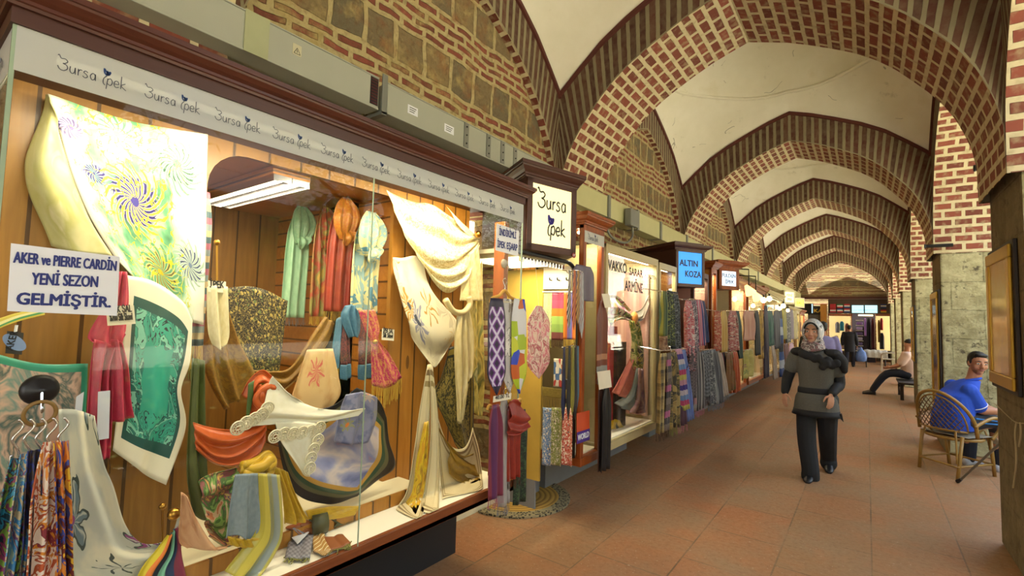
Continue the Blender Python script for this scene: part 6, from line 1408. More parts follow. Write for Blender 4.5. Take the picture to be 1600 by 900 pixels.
def hand(b, w, d, side, palm_n, k=1.0, curl=.5):
    """w wrist, d direction of the fingers, side towards the thumb, palm_n out of the palm"""
    w, d, side, pn = Vector(w), Vector(d).normalized(), Vector(side).normalized(), Vector(palm_n).normalized()
    c = w+d*.045*k
    loft_pts = [(w, .021*k, .017*k), (w+d*.03*k, .031*k, .015*k), (w+d*.065*k, .037*k, .014*k), (w+d*.085*k, .036*k, .012*k)]
    G = []; n = 12
    for p, rx, ry in loft_pts: G.append([p+side*(rx*math.cos(a))+pn*(ry*math.sin(a)) for a in [2*PI*i/n for i in range(n)]])
    vs = [p for r in G for p in r]; fs = [(i*n+j, i*n+(j+1) % n, (i+1)*n+(j+1) % n, (i+1)*n+j) for i in range(3) for j in range(n)]+[tuple(range(n))[::-1], tuple(3*n+j for j in range(n))]
    b.add(vs, fs)
    for i, (off, L) in enumerate(((.027, .068), (.009, .078), (-.009, .073), (-.026, .058))):
        p = w+d*.078*k+side*off*k; pts = [p]; dd = d.copy()
        for sgm, cv in ((.45, curl*.5), (.32, curl), (.26, curl*.8)):
            dd = (dd+pn*cv*.8).normalized(); p = p+dd*L*sgm*k; pts.append(p)
        b.tube(pts, [.0095*k, .0088*k, .0078*k, .0062*k], 8); b.ell(pts[-1], .0062*k, .0062*k, .0062*k, 8, 6)
    p = w+d*.022*k+side*.022*k; pts = [p, p+(side*.9+d*.6+pn*.3).normalized()*.035*k]; pts.append(pts[-1]+(d+side*.25+pn*.4).normalized()*.03*k); pts.append(pts[-1]+(d+pn*.5).normalized()*.022*k)
    b.tube(pts, [.013*k, .011*k, .0095*k, .0075*k], 8); b.ell(pts[-1], .0075*k, .0075*k, .0075*k, 8, 6)
def shoe(b, heel, toe, h=.07, w=.042):
    heel, toe = Vector(heel), Vector(toe); d = (toe-heel); L = d.length; d.normalize(); s_ = d.cross(Vector((0, 0, 1))).normalized()
    G = []; n = 14
    for t, hw, hh in ((0, .55, .75), (.08, .8, .95), (.3, .82, 1.0), (.55, .95, .72), (.8, 1.0, .5), (.94, .75, .38), (1, .35, .25)):
        c = heel+d*(L*t); ring = []
        for i in range(n):
            a = 2*PI*i/n; z = math.sin(a); ring.append(c+s_*(w*hw*math.cos(a))+Vector((0, 0, max(0.0, h*hh*.5*(1+z)) if z > -.6 else 0)))
        G.append(ring)
    vs = [p for r in G for p in r]; fs = [(i*n+j, i*n+(j+1) % n, (i+1)*n+(j+1) % n, (i+1)*n+j) for i in range(len(G)-1) for j in range(n)]+[tuple(range(n))[::-1], tuple((len(G)-1)*n+j for j in range(n))]
    b.add(vs, fs)
# ---------------------------------------------------------------- the woman walking towards us
yw = 6.1
wo = thing('person', 'woman walking, pale patterned headscarf, grey belted tunic over black sleeves and trousers', 'person', (-.45, yw, 0))
hd = Head((-.475, yw-.02, 1.535), (-.10, -1, -.04), (.03, 0, 1), 1.03)
shL, shR = Vector((-.635, yw+.02, 1.275)), Vector((-.275, yw+.03, 1.265))
elL, elR = Vector((-.715, yw+.03, 1.02)), Vector((-.245, yw+.05, 1.0))
wrL, wrR = Vector((-.735, yw-.06, .865)), Vector((-.305, yw-.14, .90))
hipL, hipR = Vector((-.535, yw, .82)), Vector((-.355, yw+.02, .82))
knL, knR = Vector((-.535, yw-.08, .45)), Vector((-.36, yw+.14, .45))
anL, anR = Vector((-.50, yw-.12, .09)), Vector((-.37, yw+.40, .12))
b = MB(); hd.shape(b); limb(b, [(-.47, yw+.02, 1.30), (-.473, yw+.0, 1.40), (-.475, yw-.005, 1.47)], [.062, .052, .054])
loft(b, [((-.45, yw+.01, z), rx, ry, (1, .03, 0)) for z, rx, ry in ((.80, .165, .115), (.95, .145, .105), (1.1, .150, .11), (1.22, .165, .11), (1.30, .14, .08), (1.335, .07, .05))])
for sh, el, wr in ((shL, elL, wrL), (shR, elR, wrR)): limb(b, [sh, sh.lerp(el, .5), el, el.lerp(wr, .4), wr], [.05, .047, .04, .038, .025])
for hp, kn, an in ((hipL, knL, anL), (hipR, knR, anR)): limb(b, [hp, hp.lerp(kn, .4), kn, kn.lerp(an, .35), an], [.09, .085, .058, .056, .036])
hand(b, wrL, (.02, -.25, -1), (.75, -.65, .2), (.65, .7, -.1), .98, .28)
hand(b, wrR, (-.06, -.30, -1), (-.75, -.6, .2), (-.6, .75, -.1), .98, .35)
body = blend(b, 'body', M['skin'], wo, .0055, 2); hd.details(body)
m_black = simple('black_jersey', '#17171a', .75, 0, .3, 12); m_greyk = fab('charcoal_knit', 'damask', ['#54544f', '#46463f'], (30, 30), rough=.8)
m_greyt = NT('grey_marl'); _n = m_greyt.noise(m_greyt.map(m_greyt.pos(), (90, 90, 25)), 3, 3); M['marl'] = m_greyt.done(m_greyt.mix(_n, '#44433e', '#68665e'), .85)
b = MB()
loft(b, [((-.45+dx, yw+.012, z), rx, ry, (1, .03, 0)) for z, rx, ry, dx in ((.70, .21, .185, 0), (.76, .205, .178, 0), (.84, .192, .160, 0), (.90, .162, .130, 0), (.97, .156, .128, 0), (1.06, .163, .138, 0), (1.15, .172, .148, 0), (1.23, .182, .14, 0), (1.295, .17, .11, 0), (1.335, .09, .07, 0))], 28)
for sh, el in ((shL, elL), (shR, elR)): limb(b, [sh, sh.lerp(el, .30), sh.lerp(el, .55)], [.07, .073, .073])
blend(b, 'tunic', M['marl'], wo, .009, 3)
b = MB(); loft(b, [((-.45, yw+.012, z), rx, ry, (1, .03, 0)) for z, rx, ry in ((.885, .172, .138), (.90, .172, .139), (.935, .167, .137), (.945, .162, .134))], 32); b.build('belt', m_black, wo, smooth=True)
b = MB(); loft(b, [((-.45, yw+.012, z), rx, ry, (1, .03, 0)) for z, rx, ry in ((.655, .228, .196), (.68, .218, .19), (.715, .21, .184))], 32); b.build('black_hem', m_black, wo, smooth=True)
for sx, pt in ((.205, .62),): b = MB(); b.prism([(-.45+sx-.03, yw-.05, .70), (-.45+sx+.02, yw-.05, .70), (-.45+sx+.035, yw-.05, pt)], (0, .05, 0)); b.build('hem_point', m_black, wo)
for sh, el, wr in ((shL, elL, wrL), (shR, elR, wrR)):
    b = MB(); limb(b, [sh.lerp(el, .35), el, el.lerp(wr, .5), wr.lerp(el, .08)], [.062, .056, .05, .04]); blend(b, 'sleeve', m_black, wo, .008, 2)
b = MB()
limb(b, [hipL+Vector((0, .03, 0)), knL, anL+Vector((0, 0, .03)), anL+Vector((0, .01, -.055))], [.105, .090, .082, .088]); limb(b, [hipR, knR, anR+Vector((0, 0, .04)), anR+Vector((0, .01, -.045))], [.112, .090, .080, .084])
loft(b, [((-.445, yw+.01, z), rx, ry, (1, 0, 0)) for z, rx, ry in ((.68, .16, .12), (.80, .175, .125), (.88, .15, .11))])
blend(b, 'trousers', simple('black_trousers', '#1e2024', .8, 0, .25, 9), wo, .01, 3)
b = MB(); shoe(b, anL+Vector((0, .05, -.09)), anL+Vector((-.015, -.17, -.09)), .085, .045); b.build('shoe', M['black'], wo, smooth=True)
b = MB(); shoe(b, anR+Vector((0, .06, -.075)), anR+Vector((.015, -.15, -.12)), .085, .045); b.build('shoe', M['black'], wo, smooth=True)
# headscarf
m_hij = fab('headscarf_print', 'scroll', ['#d3d0cc', '#b9bcc0', '#dcd8d2', '#3a3e46', '#c9c6c2', '#8f98a0'], (2.4, 2.4), seed=3, rough=.5)
def rings(hd_, R, n=32):
    G = []
    for y, rx, rz, dz in R: G.append([tuple(hd_.P(rx*math.cos(a), y+ .012*math.sin(a), dz+rz*math.sin(a))) for a in [2*PI*i/n for i in range(n+1)]])
    return G
b = MB(); G = rings(hd, [(.060, .060, .088, -.010), (.066, .066, .096, -.008), (.052, .080, .112, -.004), (.02, .093, .126, .002), (-.03, .101, .130, .006), (-.08, .092, .118, .006), (-.115, .062, .085, .004), (-.132, .002, .002, .0)])
b.grid(G, [[(j/32, i/7) for j in range(33)] for i in range(8)]); b.build('headscarf', m_hij, wo, smooth=True, solid=.004)
b = MB(); b.tube([hd.P(.064*math.cos(a), .066+.02*math.sin(a)-.004, .004+.090*math.sin(a)) for a in [PI*(.1+.8*i/14) for i in range(15)]], .009, 8); b.build('under_band', m_black, wo, smooth=True)
b = MB()
for i, (z, r0, rr) in enumerate(((1.425, .070, .020), (1.395, .080, .022), (1.36, .09, .02))): b.tube([Vector((-.47+r0*1.05*math.cos(a), yw+.0+r0*.95*math.sin(a)-.012, z+.014*math.sin(2*a+i)+(.02 if math.sin(a) > 0 else -.01))) for a in [2*PI*j/20 for j in range(20)]], rr, 10, closed=True)
bm_ = blend(b, 'scarf_wrap', fab('headscarf_wrap_print', 'wash', ['#c9b4b0', '#3a3238', '#c9a8a4', '#d6d0cc', '#4a3a44'], (1, 1)), wo, .008, 2)
def posfab(name, cols, s=14):
    k = NT(name); n = k.noise(k.pos(), s, 3, .5, 1); return k.done(k.ramp(n, [(.3+.4*i/(len(cols)-1), c) for i, c in enumerate(cols)]), .6)
bm_.data.materials[0] = posfab('wrap_print', ['#c4aea8', '#2a2428', '#cfc6c0', '#2c2428', '#a87878', '#221e22'], 26)
b = MB()
for c_, rx, ry, rz in (((-.60, yw-.01, 1.315), .085, .10, .05), ((-.30, yw-.0, 1.31), .09, .10, .05), ((-.46, yw+.05, 1.33), .15, .09, .045)): b.ell(c_, rx, ry, rz)
for i in range(9):
    t_ = i/8; b.ell((-.56+.30*t_, yw-.115-.02*math.sin(PI*t_), 1.30-.10*t_-.02*math.sin(3*i)), .042, .022, .045)
for i in range(6): b.ell((-.36+.02*math.cos(i*1.9), yw-.15, 1.20+.028*math.sin(i*2.3)), .035, .018, .035)
limb(b, [(-.275, yw-.02, 1.30), (-.22, yw-.02, 1.24), (-.195, yw-.02, 1.14)], [.06, .055, .03])
blend(b, 'shoulder_wrap', m_black, wo, .008, 2)

# ---------------------------------------------------------------- cane chair and the seated man
LA, LB, LC, LD = Vector((.46, 7.38, 0)), Vector((.75, 7.05, 0)), Vector((.76, 7.77, 0)), Vector((1.10, 7.50, 0))
M['cane'] = simple('bamboo_cane', '#9a7434', .4, 0, .2, 9); M['caned'] = simple('dark_cane', '#6b4a22', .45, 0, .2, 9)
ch = thing('cane_chair', 'bamboo armchair with round woven cane back, standing on the paving behind the pier', 'chair', (.77, 7.42, 0))
cen = (LA+LB+LC+LD)/4; Fv = ((LC+LD)-(LA+LB)).normalized(); Rv = ((LB+LD)-(LA+LC)); Rv = (Rv-Rv.dot(Fv)*Fv).normalized()
def cp(r, f, z): return cen+Rv*r+Fv*f+Vector((0, 0, z-(.03 if .40 < z < .48 else 0)))
for nm, base, top in (('leg', LA, cp(-.20, -.19, .47)), ('leg', LB, cp(.20, -.19, .47)), ('leg', LC, cp(-.22, .21, .45)), ('leg', LD, cp(.22, .21, .45))):
    b = MB(); b.tube([base, base.lerp(top, .5), top], [.018, .017, .017], 10); b.build('leg', M['cane'], ch, smooth=True)
b = MB()
for a, c in ((LA, LB), (LA, LC), (LB, LD), (LC, LD)): b.tube([a+Vector((0, 0, .13)), c+Vector((0, 0, .13))], .011, 8)
b.build('stretcher', M['cane'], ch, smooth=True)
for a, c in ((LA, 1), (LB, 1), (LC, 1), (LD, 1)):
    top = cp(0, 0, .42).lerp(a+Vector((0, 0, .42)), .55); b = MB(); b.tube(crom([a.lerp(top, .1)+Vector((0, 0, .12)), a.lerp(top, .45)+Vector((0, 0, .30)), top], 4), .009, 8); b.build('brace', M['cane'], ch, smooth=True)
b = MB(); ring = [cp(.245*math.cos(a), .235*math.sin(a), .43) for a in [2*PI*i/28 for i in range(28)]]; b.tube(ring, .016, 10, closed=True); b.build('seat_rim', M['cane'], ch, smooth=True)
b = MB(); b.add([cp(.24*math.cos(a), .23*math.sin(a), z) for z in (.425, .45) for a in [2*PI*i/24 for i in range(24)]], [tuple(range(24))[::-1], tuple(range(24, 48))]+[(i, (i+1) % 24, 24+(i+1) % 24, 24+i) for i in range(24)]); b.build('seat', M['caned'], ch)
# the hooped back, open frame of cane with a woven panel, and looped arms
def back(t): # t in [0,1] round the hoop from left arm front over the top to the right arm
    a = PI*(1-t); return a
hoop = []
for i in range(25):
    t_ = i/24; a = PI*t_; x_ = -.285*math.cos(a); z_ = .47+.44*math.sin(a)**.8; f_ = -.20-.10*math.sin(a)+.10*(abs(math.cos(a))**3)
    hoop.append(cp(x_, f_, z_))
b = MB(); b.tube(hoop, .018, 10); b.build('back_hoop', M['cane'], ch, smooth=True)
inner = [cp(-.235*math.cos(PI*i/20), -.215-.085*math.sin(PI*i/20)+.06*abs(math.cos(PI*i/20))**3, .49+.375*math.sin(PI*i/20)**.8) for i in range(21)]
b = MB(); b.tube(inner, .009, 8); b.tube([inner[0], cp(-.1, -.235, .49), cp(.1, -.235, .49), inner[-1]], .012, 8); b.build('inner_hoop', M['cane'], ch, smooth=True)
b = MB()
for i in range(-9, 10):
    for sgn in (-1, 1):
        pts = []
        for j in range(15):
            z = .49+.375*j/14; x_ = i*.05+sgn*(z-.67)*.75; hw = .232*math.sqrt(max(0, 1-((z-.49)/.375)**2.2))
            if abs(x_) <= hw: pts.append(cp(x_, -.225-.08*min(1, (z-.49)/.3)+.05*(x_/.235)**2+sgn*.002, z))
        if len(pts) > 1: b.tube(pts, .0048, 5)
b.build('woven_cane', M['caned'], ch)
for sg in (-1, 1):
    b = MB(); b.tube(crom([cp(sg*.285, -.14, .56), cp(sg*.30, .02, .63), cp(sg*.30, .16, .65), cp(sg*.29, .25, .60), cp(sg*.27, .25, .50), cp(sg*.245, .19, .44)], 6), .017, 10); b.build('arm', M['cane'], ch, smooth=True)
t = thing('seat_cloth', 'pale folded cloth cover on the seat of the cane chair', 'cloth', cp(0, 0, .45))
cloth('cover', [[cp(-.24, -.16, .465), cp(0, -.18, .465), cp(.24, -.16, .465)], [cp(-.25, .05, .465), cp(0, .05, .465), cp(.25, .05, .465)], [cp(-.25, .23, .463), cp(0, .26, .463), cp(.26, .23, .463)], [cp(-.27, .28, .38), cp(0, .28, .40), cp(.29, .27, .34)]], fab('unbleached_cloth', 'plain', ['#b9b0a0', '#a39a8a']), t, 24, 20, [(2, .004, 'u', 0, None)], push=(0, 0, 1))
# crutch leaning on the pier
pf = Vector((.735, 6.93, .0)); q = aty(1556, 699, 6.55); d_ = (q-pf); k_ = (5.42-pf.y)/d_.y; e_ = pf+d_*k_
t = thing('crutch', 'grey metal walking stick leaning from the paving onto the pier', 'walking stick', pf)
b = MB(); b.tube([pf+d_*.02, e_], .011, 10); b.build('shaft', M['steel'], t, smooth=True); b = MB(); b.tube([pf+Vector((0, 0, .012)), pf+d_*.1], [.02, .014], 10); b.build('rubber_foot', M['black'], t)
b = MB(); dd = d_.normalized(); hx_ = e_-dd*.06; b.tube([hx_, hx_+Vector((.1, .02, .04))], .014, 8); b.build('grip', M['black'], t)
# the man
mn = thing('person', 'smiling man in a blue polo shirt sitting in the cane chair, looking round', 'person', cp(0, 0, .46))
hd = Head((1.0, 7.53, 1.225), (.27, -.95, -.10), (.06, .05, 1), 1.06)
pel = cp(0, -.03, .56); che = cp(.0, .06, .88); nk = Vector((.96, 7.55, 1.05))
sL, sR = Vector((.80, 7.72, .935)), Vector((.90, 7.34, .93))
eR = Vector((.99, 7.42, .72)); wR = Vector((1.22, 7.56, .70)); eL = Vector((.98, 7.90, .74)); wL = Vector((1.20, 7.98, .66))
hL, hR = cp(-.10, .02, .58), cp(.10, .02, .58); kL, kR = cp(-.14, .46, .545), cp(.13, .46, .55); aL, aR = cp(-.16, .50, .09), cp(.10, .56, .09)
b = MB(); hd.shape(b); limb(b, [nk-Vector((.03, 0, .07)), nk, hd.P(0, -.02, -.07)], [.066, .062, .064])
side = (sR-sL).normalized()
loft(b, [(pel-Vector((0, 0, .06)), .17, .12, Rv), (pel.lerp(che, .4), .155, .12, Rv), (che, .175, .125, side), ((sL+sR)/2+Vector((0, 0, -.02)), .19, .10, side), ((sL+sR)/2+Vector((.02, 0, .05)), .09, .065, side)])
for s_, e, w in ((sL, eL, wL), (sR, eR, wR)): limb(b, [s_, s_.lerp(e, .5), e, e.lerp(w, .4), w], [.06, .054, .045, .043, .029])
for h_, k_, a_ in ((hL, kL, aL), (hR, kR, aR)): limb(b, [h_, h_.lerp(k_, .5), k_, k_.lerp(a_, .35), a_], [.095, .082, .062, .06, .04])
hand(b, wR, (1, .35, -.15), (0, .3, 1), (-.3, 1, -.2), 1.05, .5); hand(b, wL, (.9, -.2, -.3), (.2, -.2, 1), (.2, -1, 0), 1.05, .5)
body = blend(b, 'body', M['skin2'], mn, .006, 2); hd.details(body, smile=.006)
b = MB()
hd.ell(b, 0, -.022, .045, .079, .095, .083, 20, 12); hd.ell(b, 0, -.06, -.0, .07, .055, .07)
for q_ in (-1, 1): hd.ell(b, q_*.070, .005, .02, .009, .024, .035)
hd.ell(b, 0, .045, .092, .058, .035, .022); blend(b, 'hair', M['hair'], mn, .006, 1)
b = MB(); hd.ell(b, 0, .024, -.077, .052, .052, .036); hd.ell(b, 0, .088, -.048, .022, .008, .006); k = NT('stubble'); k.p.inputs['Alpha'].default_value = .35; b.build('stubble', k.done('#2c1f1a', .8), mn, smooth=True)
m_blue = NT('blue_cotton'); _n = m_blue.noise(m_blue.pos(), 14, 4); M['polo'] = m_blue.done(m_blue.mix(_n, '#1c45b8', '#2a58d0'), .8)
b = MB()
loft(b, [(pel-Vector((0, 0, .075)), .195, .15, Rv), (pel.lerp(che, .3), .19, .15, Rv), (che-Vector((0, 0, .02)), .205, .155, side), ((sL+sR)/2+Vector((0, 0, -.02)), .225, .13, side), ((sL+sR)/2+Vector((.04, 0, .05)), .17, .105, side), ((sL+sR)/2+Vector((.085, 0, .10)), .10, .08, side)], 28)
for s_, e in ((sL, eL), (sR, eR)): limb(b, [s_, s_.lerp(e, .35), s_.lerp(e, .78)], [.075, .080, .083])
blend(b, 'polo_shirt', M['polo'], mn, .009, 3)
b = MB(); b.tube([nk+Vector((-.015+.075*math.cos(a), .075*math.sin(a), -.012+.02*math.cos(a))) for a in [2*PI*i/20 for i in range(20)]], .016, 8, closed=True); b.build('collar', M['polo'], mn, smooth=True)
c_ = sR.lerp(eR, .80); ax = (eR-sR).normalized(); u_ = ax.orthogonal().normalized(); v_ = ax.cross(u_); b = MB(); b.tube([c_+ .083*(u_*math.cos(a)+v_*math.sin(a)) for a in [2*PI*i/24 for i in range(24)]], .0045, 6, closed=True); b.build('sleeve_trim', M['paper'], mn, smooth=True)
b = MB(); limb(b, [hL, kL, aL], [.115, .085, .065]); limb(b, [hR, kR, aR], [.115, .085, .065]); loft(b, [(pel-Vector((0, 0, .05)), .18, .14, Rv), (pel+Vector((0, 0, .04)), .17, .13, Rv)]); blend(b, 'trousers', simple('navy_track_trousers', '#1c2130', .7), mn, .01, 2)
b = MB()
for i in range(2): b.tube([hR+Rv*.105+Vector((0, 0, .05-.04*i)), kR+Rv*.085+Vector((0, 0, .03-.035*i))], .008, 6)
b.build('side_stripe', simple('bright_blue_stripe', '#2f86d8', .5), mn)
for a_ in (aL, aR): b = MB(); shoe(b, a_-Fv*.07-Vector((0, 0, .09)), a_+Fv*.21-Vector((0, 0, .09)), .1, .05); b.build('trainer', simple('white_trainer', '#b9bcc4', .5), mn, smooth=True)

# ---------------------------------------------------------------- people further away
def walker(label, x, y, face, cols, H=1.72, hair='hair', stride=.2, coat=False, arms=.1, legs=None, top_mat=None):
    t = thing('person', label, 'person', (x, y, 0)); f_ = Vector(face).normalized(); s_ = f_.cross(Vector((0, 0, 1))); k = H/1.72
    P = lambda r, f2, z: Vector((x, y, 0))+s_*(r*k)+f_*(f2*k)+Vector((0, 0, z*k))
    h_ = Head(P(0, .02, 1.60), f_, (0, 0, 1), k)
    b = MB(); h_.shape(b); limb(b, [P(0, 0, 1.38), P(0, .01, 1.52)], [.06*k, .055*k])
    loft(b, [(P(0, 0, z), rx*k, ry*k, s_) for z, rx, ry in ((.85, .155, .11), (1.05, .145, .105), (1.25, .175, .115), (1.38, .17, .09), (1.44, .07, .05))])
    A = []
    for q in (-1, 1):
        sh, el, wr = P(q*.19, 0, 1.38), P(q*.25, -.03+q*arms*.3, 1.10), P(q*.24, .08+q*arms, .87); A.append((sh, el, wr))
        limb(b, [sh, el, wr], [.05*k, .042*k, .027*k]); hand(b, wr, Vector((0, 0, -1))+f_*.2, f_, -s_*q, k, .4)
    L = []
    for q in (-1, 1):
        hp, kn, an = P(q*.09, 0, .88), P(q*.095, q*stride*.55+.04, .48), P(q*.09, q*stride, .09); L.append((hp, kn, an))
        limb(b, [hp, kn, an], [.085*k, .06*k, .04*k])
    bd = blend(b, 'body', M['skin2'], t, .011, 2); h_.details(bd)
    b = MB(); h_.ell(b, 0, -.022, .045, .08, .096, .084); h_.ell(b, 0, -.06, .0, .07, .055, .07); blend(b, 'hair', M[hair], t, .011, 1)
    tm, bm2 = cols
    b = MB(); loft(b, [(P(0, 0, z), rx*k, ry*k, s_) for z, rx, ry in ((.80 if not coat else .62, .19, .145), (1.05, .18, .14), (1.25, .2, .145), (1.38, .195, .115), (1.45, .09, .07))])
    for sh, el, wr in A: limb(b, [sh, el, wr.lerp(el, .12)], [.072*k, .06*k, .045*k])
    blend(b, 'coat' if coat else 'shirt', tm, t, .014, 2)
    b = MB()
    for hp, kn, an in L: limb(b, [hp, kn, an], [.11*k, .082*k, .068*k])
    blend(b, 'trousers', bm2, t, .014, 2)
    for hp, kn, an in L: b = MB(); shoe(b, Vector((an.x, an.y, 0))-f_*.08, Vector((an.x, an.y, 0))+f_*.19, .1, .048); b.build('shoe', M['black'], t, smooth=True)
    return t, A
m_dk = simple('dark_coat', '#1b1d26', .85); m_dk2 = simple('dark_trousers', '#1d2030', .85)
t, A = walker('person in a dark coat walking away towards the end shop with a blue carrier bag', -.58, 23.6, (.1, 1, 0), (m_dk, m_dk2), 1.66, coat=True)
w_ = A[1][2]; bg = thing('carrier_bag', 'pale blue carrier bag held by the person in the dark coat', 'bag', w_-Vector((0, 0, .5)))
b = MB(); loft(b, [(w_+Vector((.12, 0, z)), rx, ry, (1, 0, 0)) for z, rx, ry in ((-.62, .10, .06), (-.58, .17, .09), (-.42, .19, .1), (-.25, .15, .07), (-.14, .06, .03), (-.04, .012, .012))]); b.build('bag_body', simple('blue_plastic', '#5f7fc0', .35, 0, .3, 9), bg, smooth=True)
b = MB(); b.tube([w_+Vector((.12, 0, -.06)), w_+Vector((.05, 0, -.08)), w_+Vector((0, 0, -.09))], .008, 6); b.build('handle', bpy.data.materials['blue_plastic'], bg)
walker('man in a lavender shirt walking close behind the woman in the grey tunic', -.66, 10.6, (-.25, 1, 0), (simple('lavender_shirt', '#8a86b8', .8), m_dk2), 1.68)
walker('person in dark clothes standing far back, left behind the woman', -1.05, 13.4, (.3, -1, 0), (simple('flowered_dark_blouse', '#3a3528', .85), m_dk2), 1.62)
# seated man far right
t = thing('person', 'man in a pale pink shirt sitting on a dark bench by a far pier', 'person', (.85, 14.6, .45))
x0_, y0_ = .86, 14.6
h_ = Head((.98, y0_+.02, 1.22), (-.85, -.3, -.35), (0, 0, 1), 1.0)
b = MB(); h_.shape(b); limb(b, [(.93, y0_, 1.02), (.96, y0_, 1.15)], [.06, .055])
loft(b, [((.98, y0_, .5), .16, .13, (0, 1, 0)), ((.97, y0_, .75), .16, .13, (0, 1, 0)), ((.94, y0_, .96), .18, .11, (0, 1, 0)), ((.93, y0_, 1.04), .08, .06, (0, 1, 0))])
AR = []
for q in (-1, 1):
    sh, el, wr = Vector((.93, y0_+q*.19, .97)), Vector((.80, y0_+q*.22, .74)), Vector((.62, y0_+q*.08, .66)); AR.append((sh, el)); limb(b, [sh, el, wr], [.055, .045, .03]); hand(b, wr, (-1, -q*.3, -.2), (0, 0, 1), (0, -q, 0), 1, .6)
LG = [[Vector((.95, y0_+q*.1, .52)), Vector((.56, y0_+q*.13, .50)), Vector((.28, y0_+q*.12-.06, .10))] for q in (-1, 1)]
for l_ in LG: limb(b, l_, [.09, .062, .042])
blend(b, 'body', M['skin2'], t, .011, 2)
b = MB(); h_.ell(b, 0, -.02, .045, .08, .096, .084); blend(b, 'hair', M['hair'], t, .011, 1)
b = MB(); loft(b, [((.98, y0_, .46), .19, .16, (0, 1, 0)), ((.97, y0_, .75), .19, .16, (0, 1, 0)), ((.94, y0_, .95), .2, .13, (0, 1, 0)), ((.93, y0_, 1.05), .1, .08, (0, 1, 0))])
for sh, el in AR: limb(b, [sh, sh.lerp(el, .8)], [.08, .075])
blend(b, 'shirt', simple('pale_pink_shirt', '#d8b8ac', .8), t, .014, 2)
b = MB()
for l_ in LG: limb(b, l_, [.11, .08, .06])
blend(b, 'trousers', m_dk2, t, .014, 2)
for l_ in LG: b = MB(); shoe(b, Vector((l_[2].x+.06, l_[2].y, 0)), Vector((l_[2].x-.2, l_[2].y-.04, 0)), .11, .048); b.build('shoe', M['black'], t, smooth=True)
bn = thing('bench', 'dark wooden bench by the far pier with the pink shirted man on it', 'bench', (.95, 14.3, 0))
b = MB(); b.box(.74, 1.2, 13.75, 15.0, .35, .395); b.build('seat', simple('dark_bench_wood', '#2c2018', .6), bn, bevel=.006)
for x_ in (.80, 1.14):
    for y_ in (13.85, 14.9): b = MB(); b.box(x_-.03, x_+.03, y_-.03, y_+.03, 0, .35); b.build('leg', bpy.data.materials['dark_bench_wood'], bn)
t.location.x -= .2; bn.location.x -= .2
for z_ in (.15, .27): b = MB(); b.box(.79, .81, 13.86, 14.9, z_, z_+.05); b.build('rail', bpy.data.materials['dark_bench_wood'], bn)
# ================================================================ gilt frames, rods and cord on the piers
M['gilt'] = simple('gilt', '#c9a03a', .35, .5); M['frameblk'] = simple('dark_frame_wood', '#2a1f14', .5)
def m_picture(name, c1, c2, c3):
    k = NT(name); n = k.noise(k.pos(), 2.2, 3, .5, .6); return k.done(k.ramp(n, [(.3, c1), (.5, c2), (.7, c3)]), .12)
def gframe(label, y0, y1, z0, z1, mat):
    t = thing('framed_picture', label, 'picture', (.78, (y0+y1)/2, z0))
    b = MB(); b.box(.765, PIER_X0-.001, y0, y1, z0, z1); b.build('box_frame', M['frameblk'], t, bevel=.006)
    w = .085
    for a in ((y0+.03, y1-.03, z0+.03, z0+.03+w), (y0+.03, y1-.03, z1-.03-w, z1-.03), (y0+.03, y0+.03+w, z0+.03+w, z1-.03-w), (y1-.03-w, y1-.03, z0+.03+w, z1-.03-w)):
        b = MB(); b.box(.745, .7645, *a); b.build('gilt_moulding', M['gilt'], t, bevel=.008)
    b = MB(); b.box(.755, .7645, y0+.03+w, y1-.03-w, z0+.03+w, z1-.03-w); b.build('picture', mat, t)
gframe('gilt framed picture in a dark box frame on the nearest pier', 4.40, 5.2, 1.18, 2.2, m_picture('ochre_picture', '#d3a84a', '#e0bd6a', '#b59a78'))
gframe('gilt framed picture on the second pier, behind the man in blue', 8.5, 9.35, .45, 2.13, m_picture('amber_picture', '#a8782f', '#8a5a20', '#5a3a18'))
gframe('narrow looking gilt framed picture on the third pier', 12.62, 13.4, .9, 2.07, bpy.data.materials['amber_picture'])
for a, c, lab in ((aty(1521, 263, 5.38), Vector((.9, 5.38, aty(1521, 263, 5.38).z)), 'short iron bar sticking out of the nearest pier'), (aty(1444, 385, 8.42), None, 'short iron bar sticking out of the second pier')):
    if c is None: c = Vector((.92, 8.42, a.z))
    t = thing('iron_bar', lab, 'bar', a); b = MB(); b.tube([a, c], .022, 8); b.build('bar', M['darkmetal'], t); b = MB(); b.lathe(a, [(.024, 0), (.03, .005), (.024, .02)], 8, (c-a)); b.build('bar_end', M['darkmetal'], t)
M['cord'] = simple('pale_cord', '#b9ab86', .8)
t = thing('cord', 'pale cord tied across the nearest pier with two loose ends hanging down', 'cord', atx(1590, 660, .78))
b = MB(); b.tube(crom([atx(1554, 630, .785), atx(1575, 650, .78), atx(1588, 660, .78), atx(1604, 662, .78), atx(1640, 668, .78)], 5), .004, 6); b.build('tied_line', M['cord'], t)
b = MB(); b.tube(crom([atx(1588, 660, .778), atx(1586, 680, .775), atx(1588, 710, .778), atx(1587, 735, .775), atx(1583, 762, .778)], 5), .005, 6); b.build('loose_end', M['cord'], t)
b = MB(); b.tube(crom([atx(1594, 660, .778), atx(1595, 680, .775), atx(1592, 698, .778)], 5), .005, 6); b.build('loose_end', M['cord'], t)
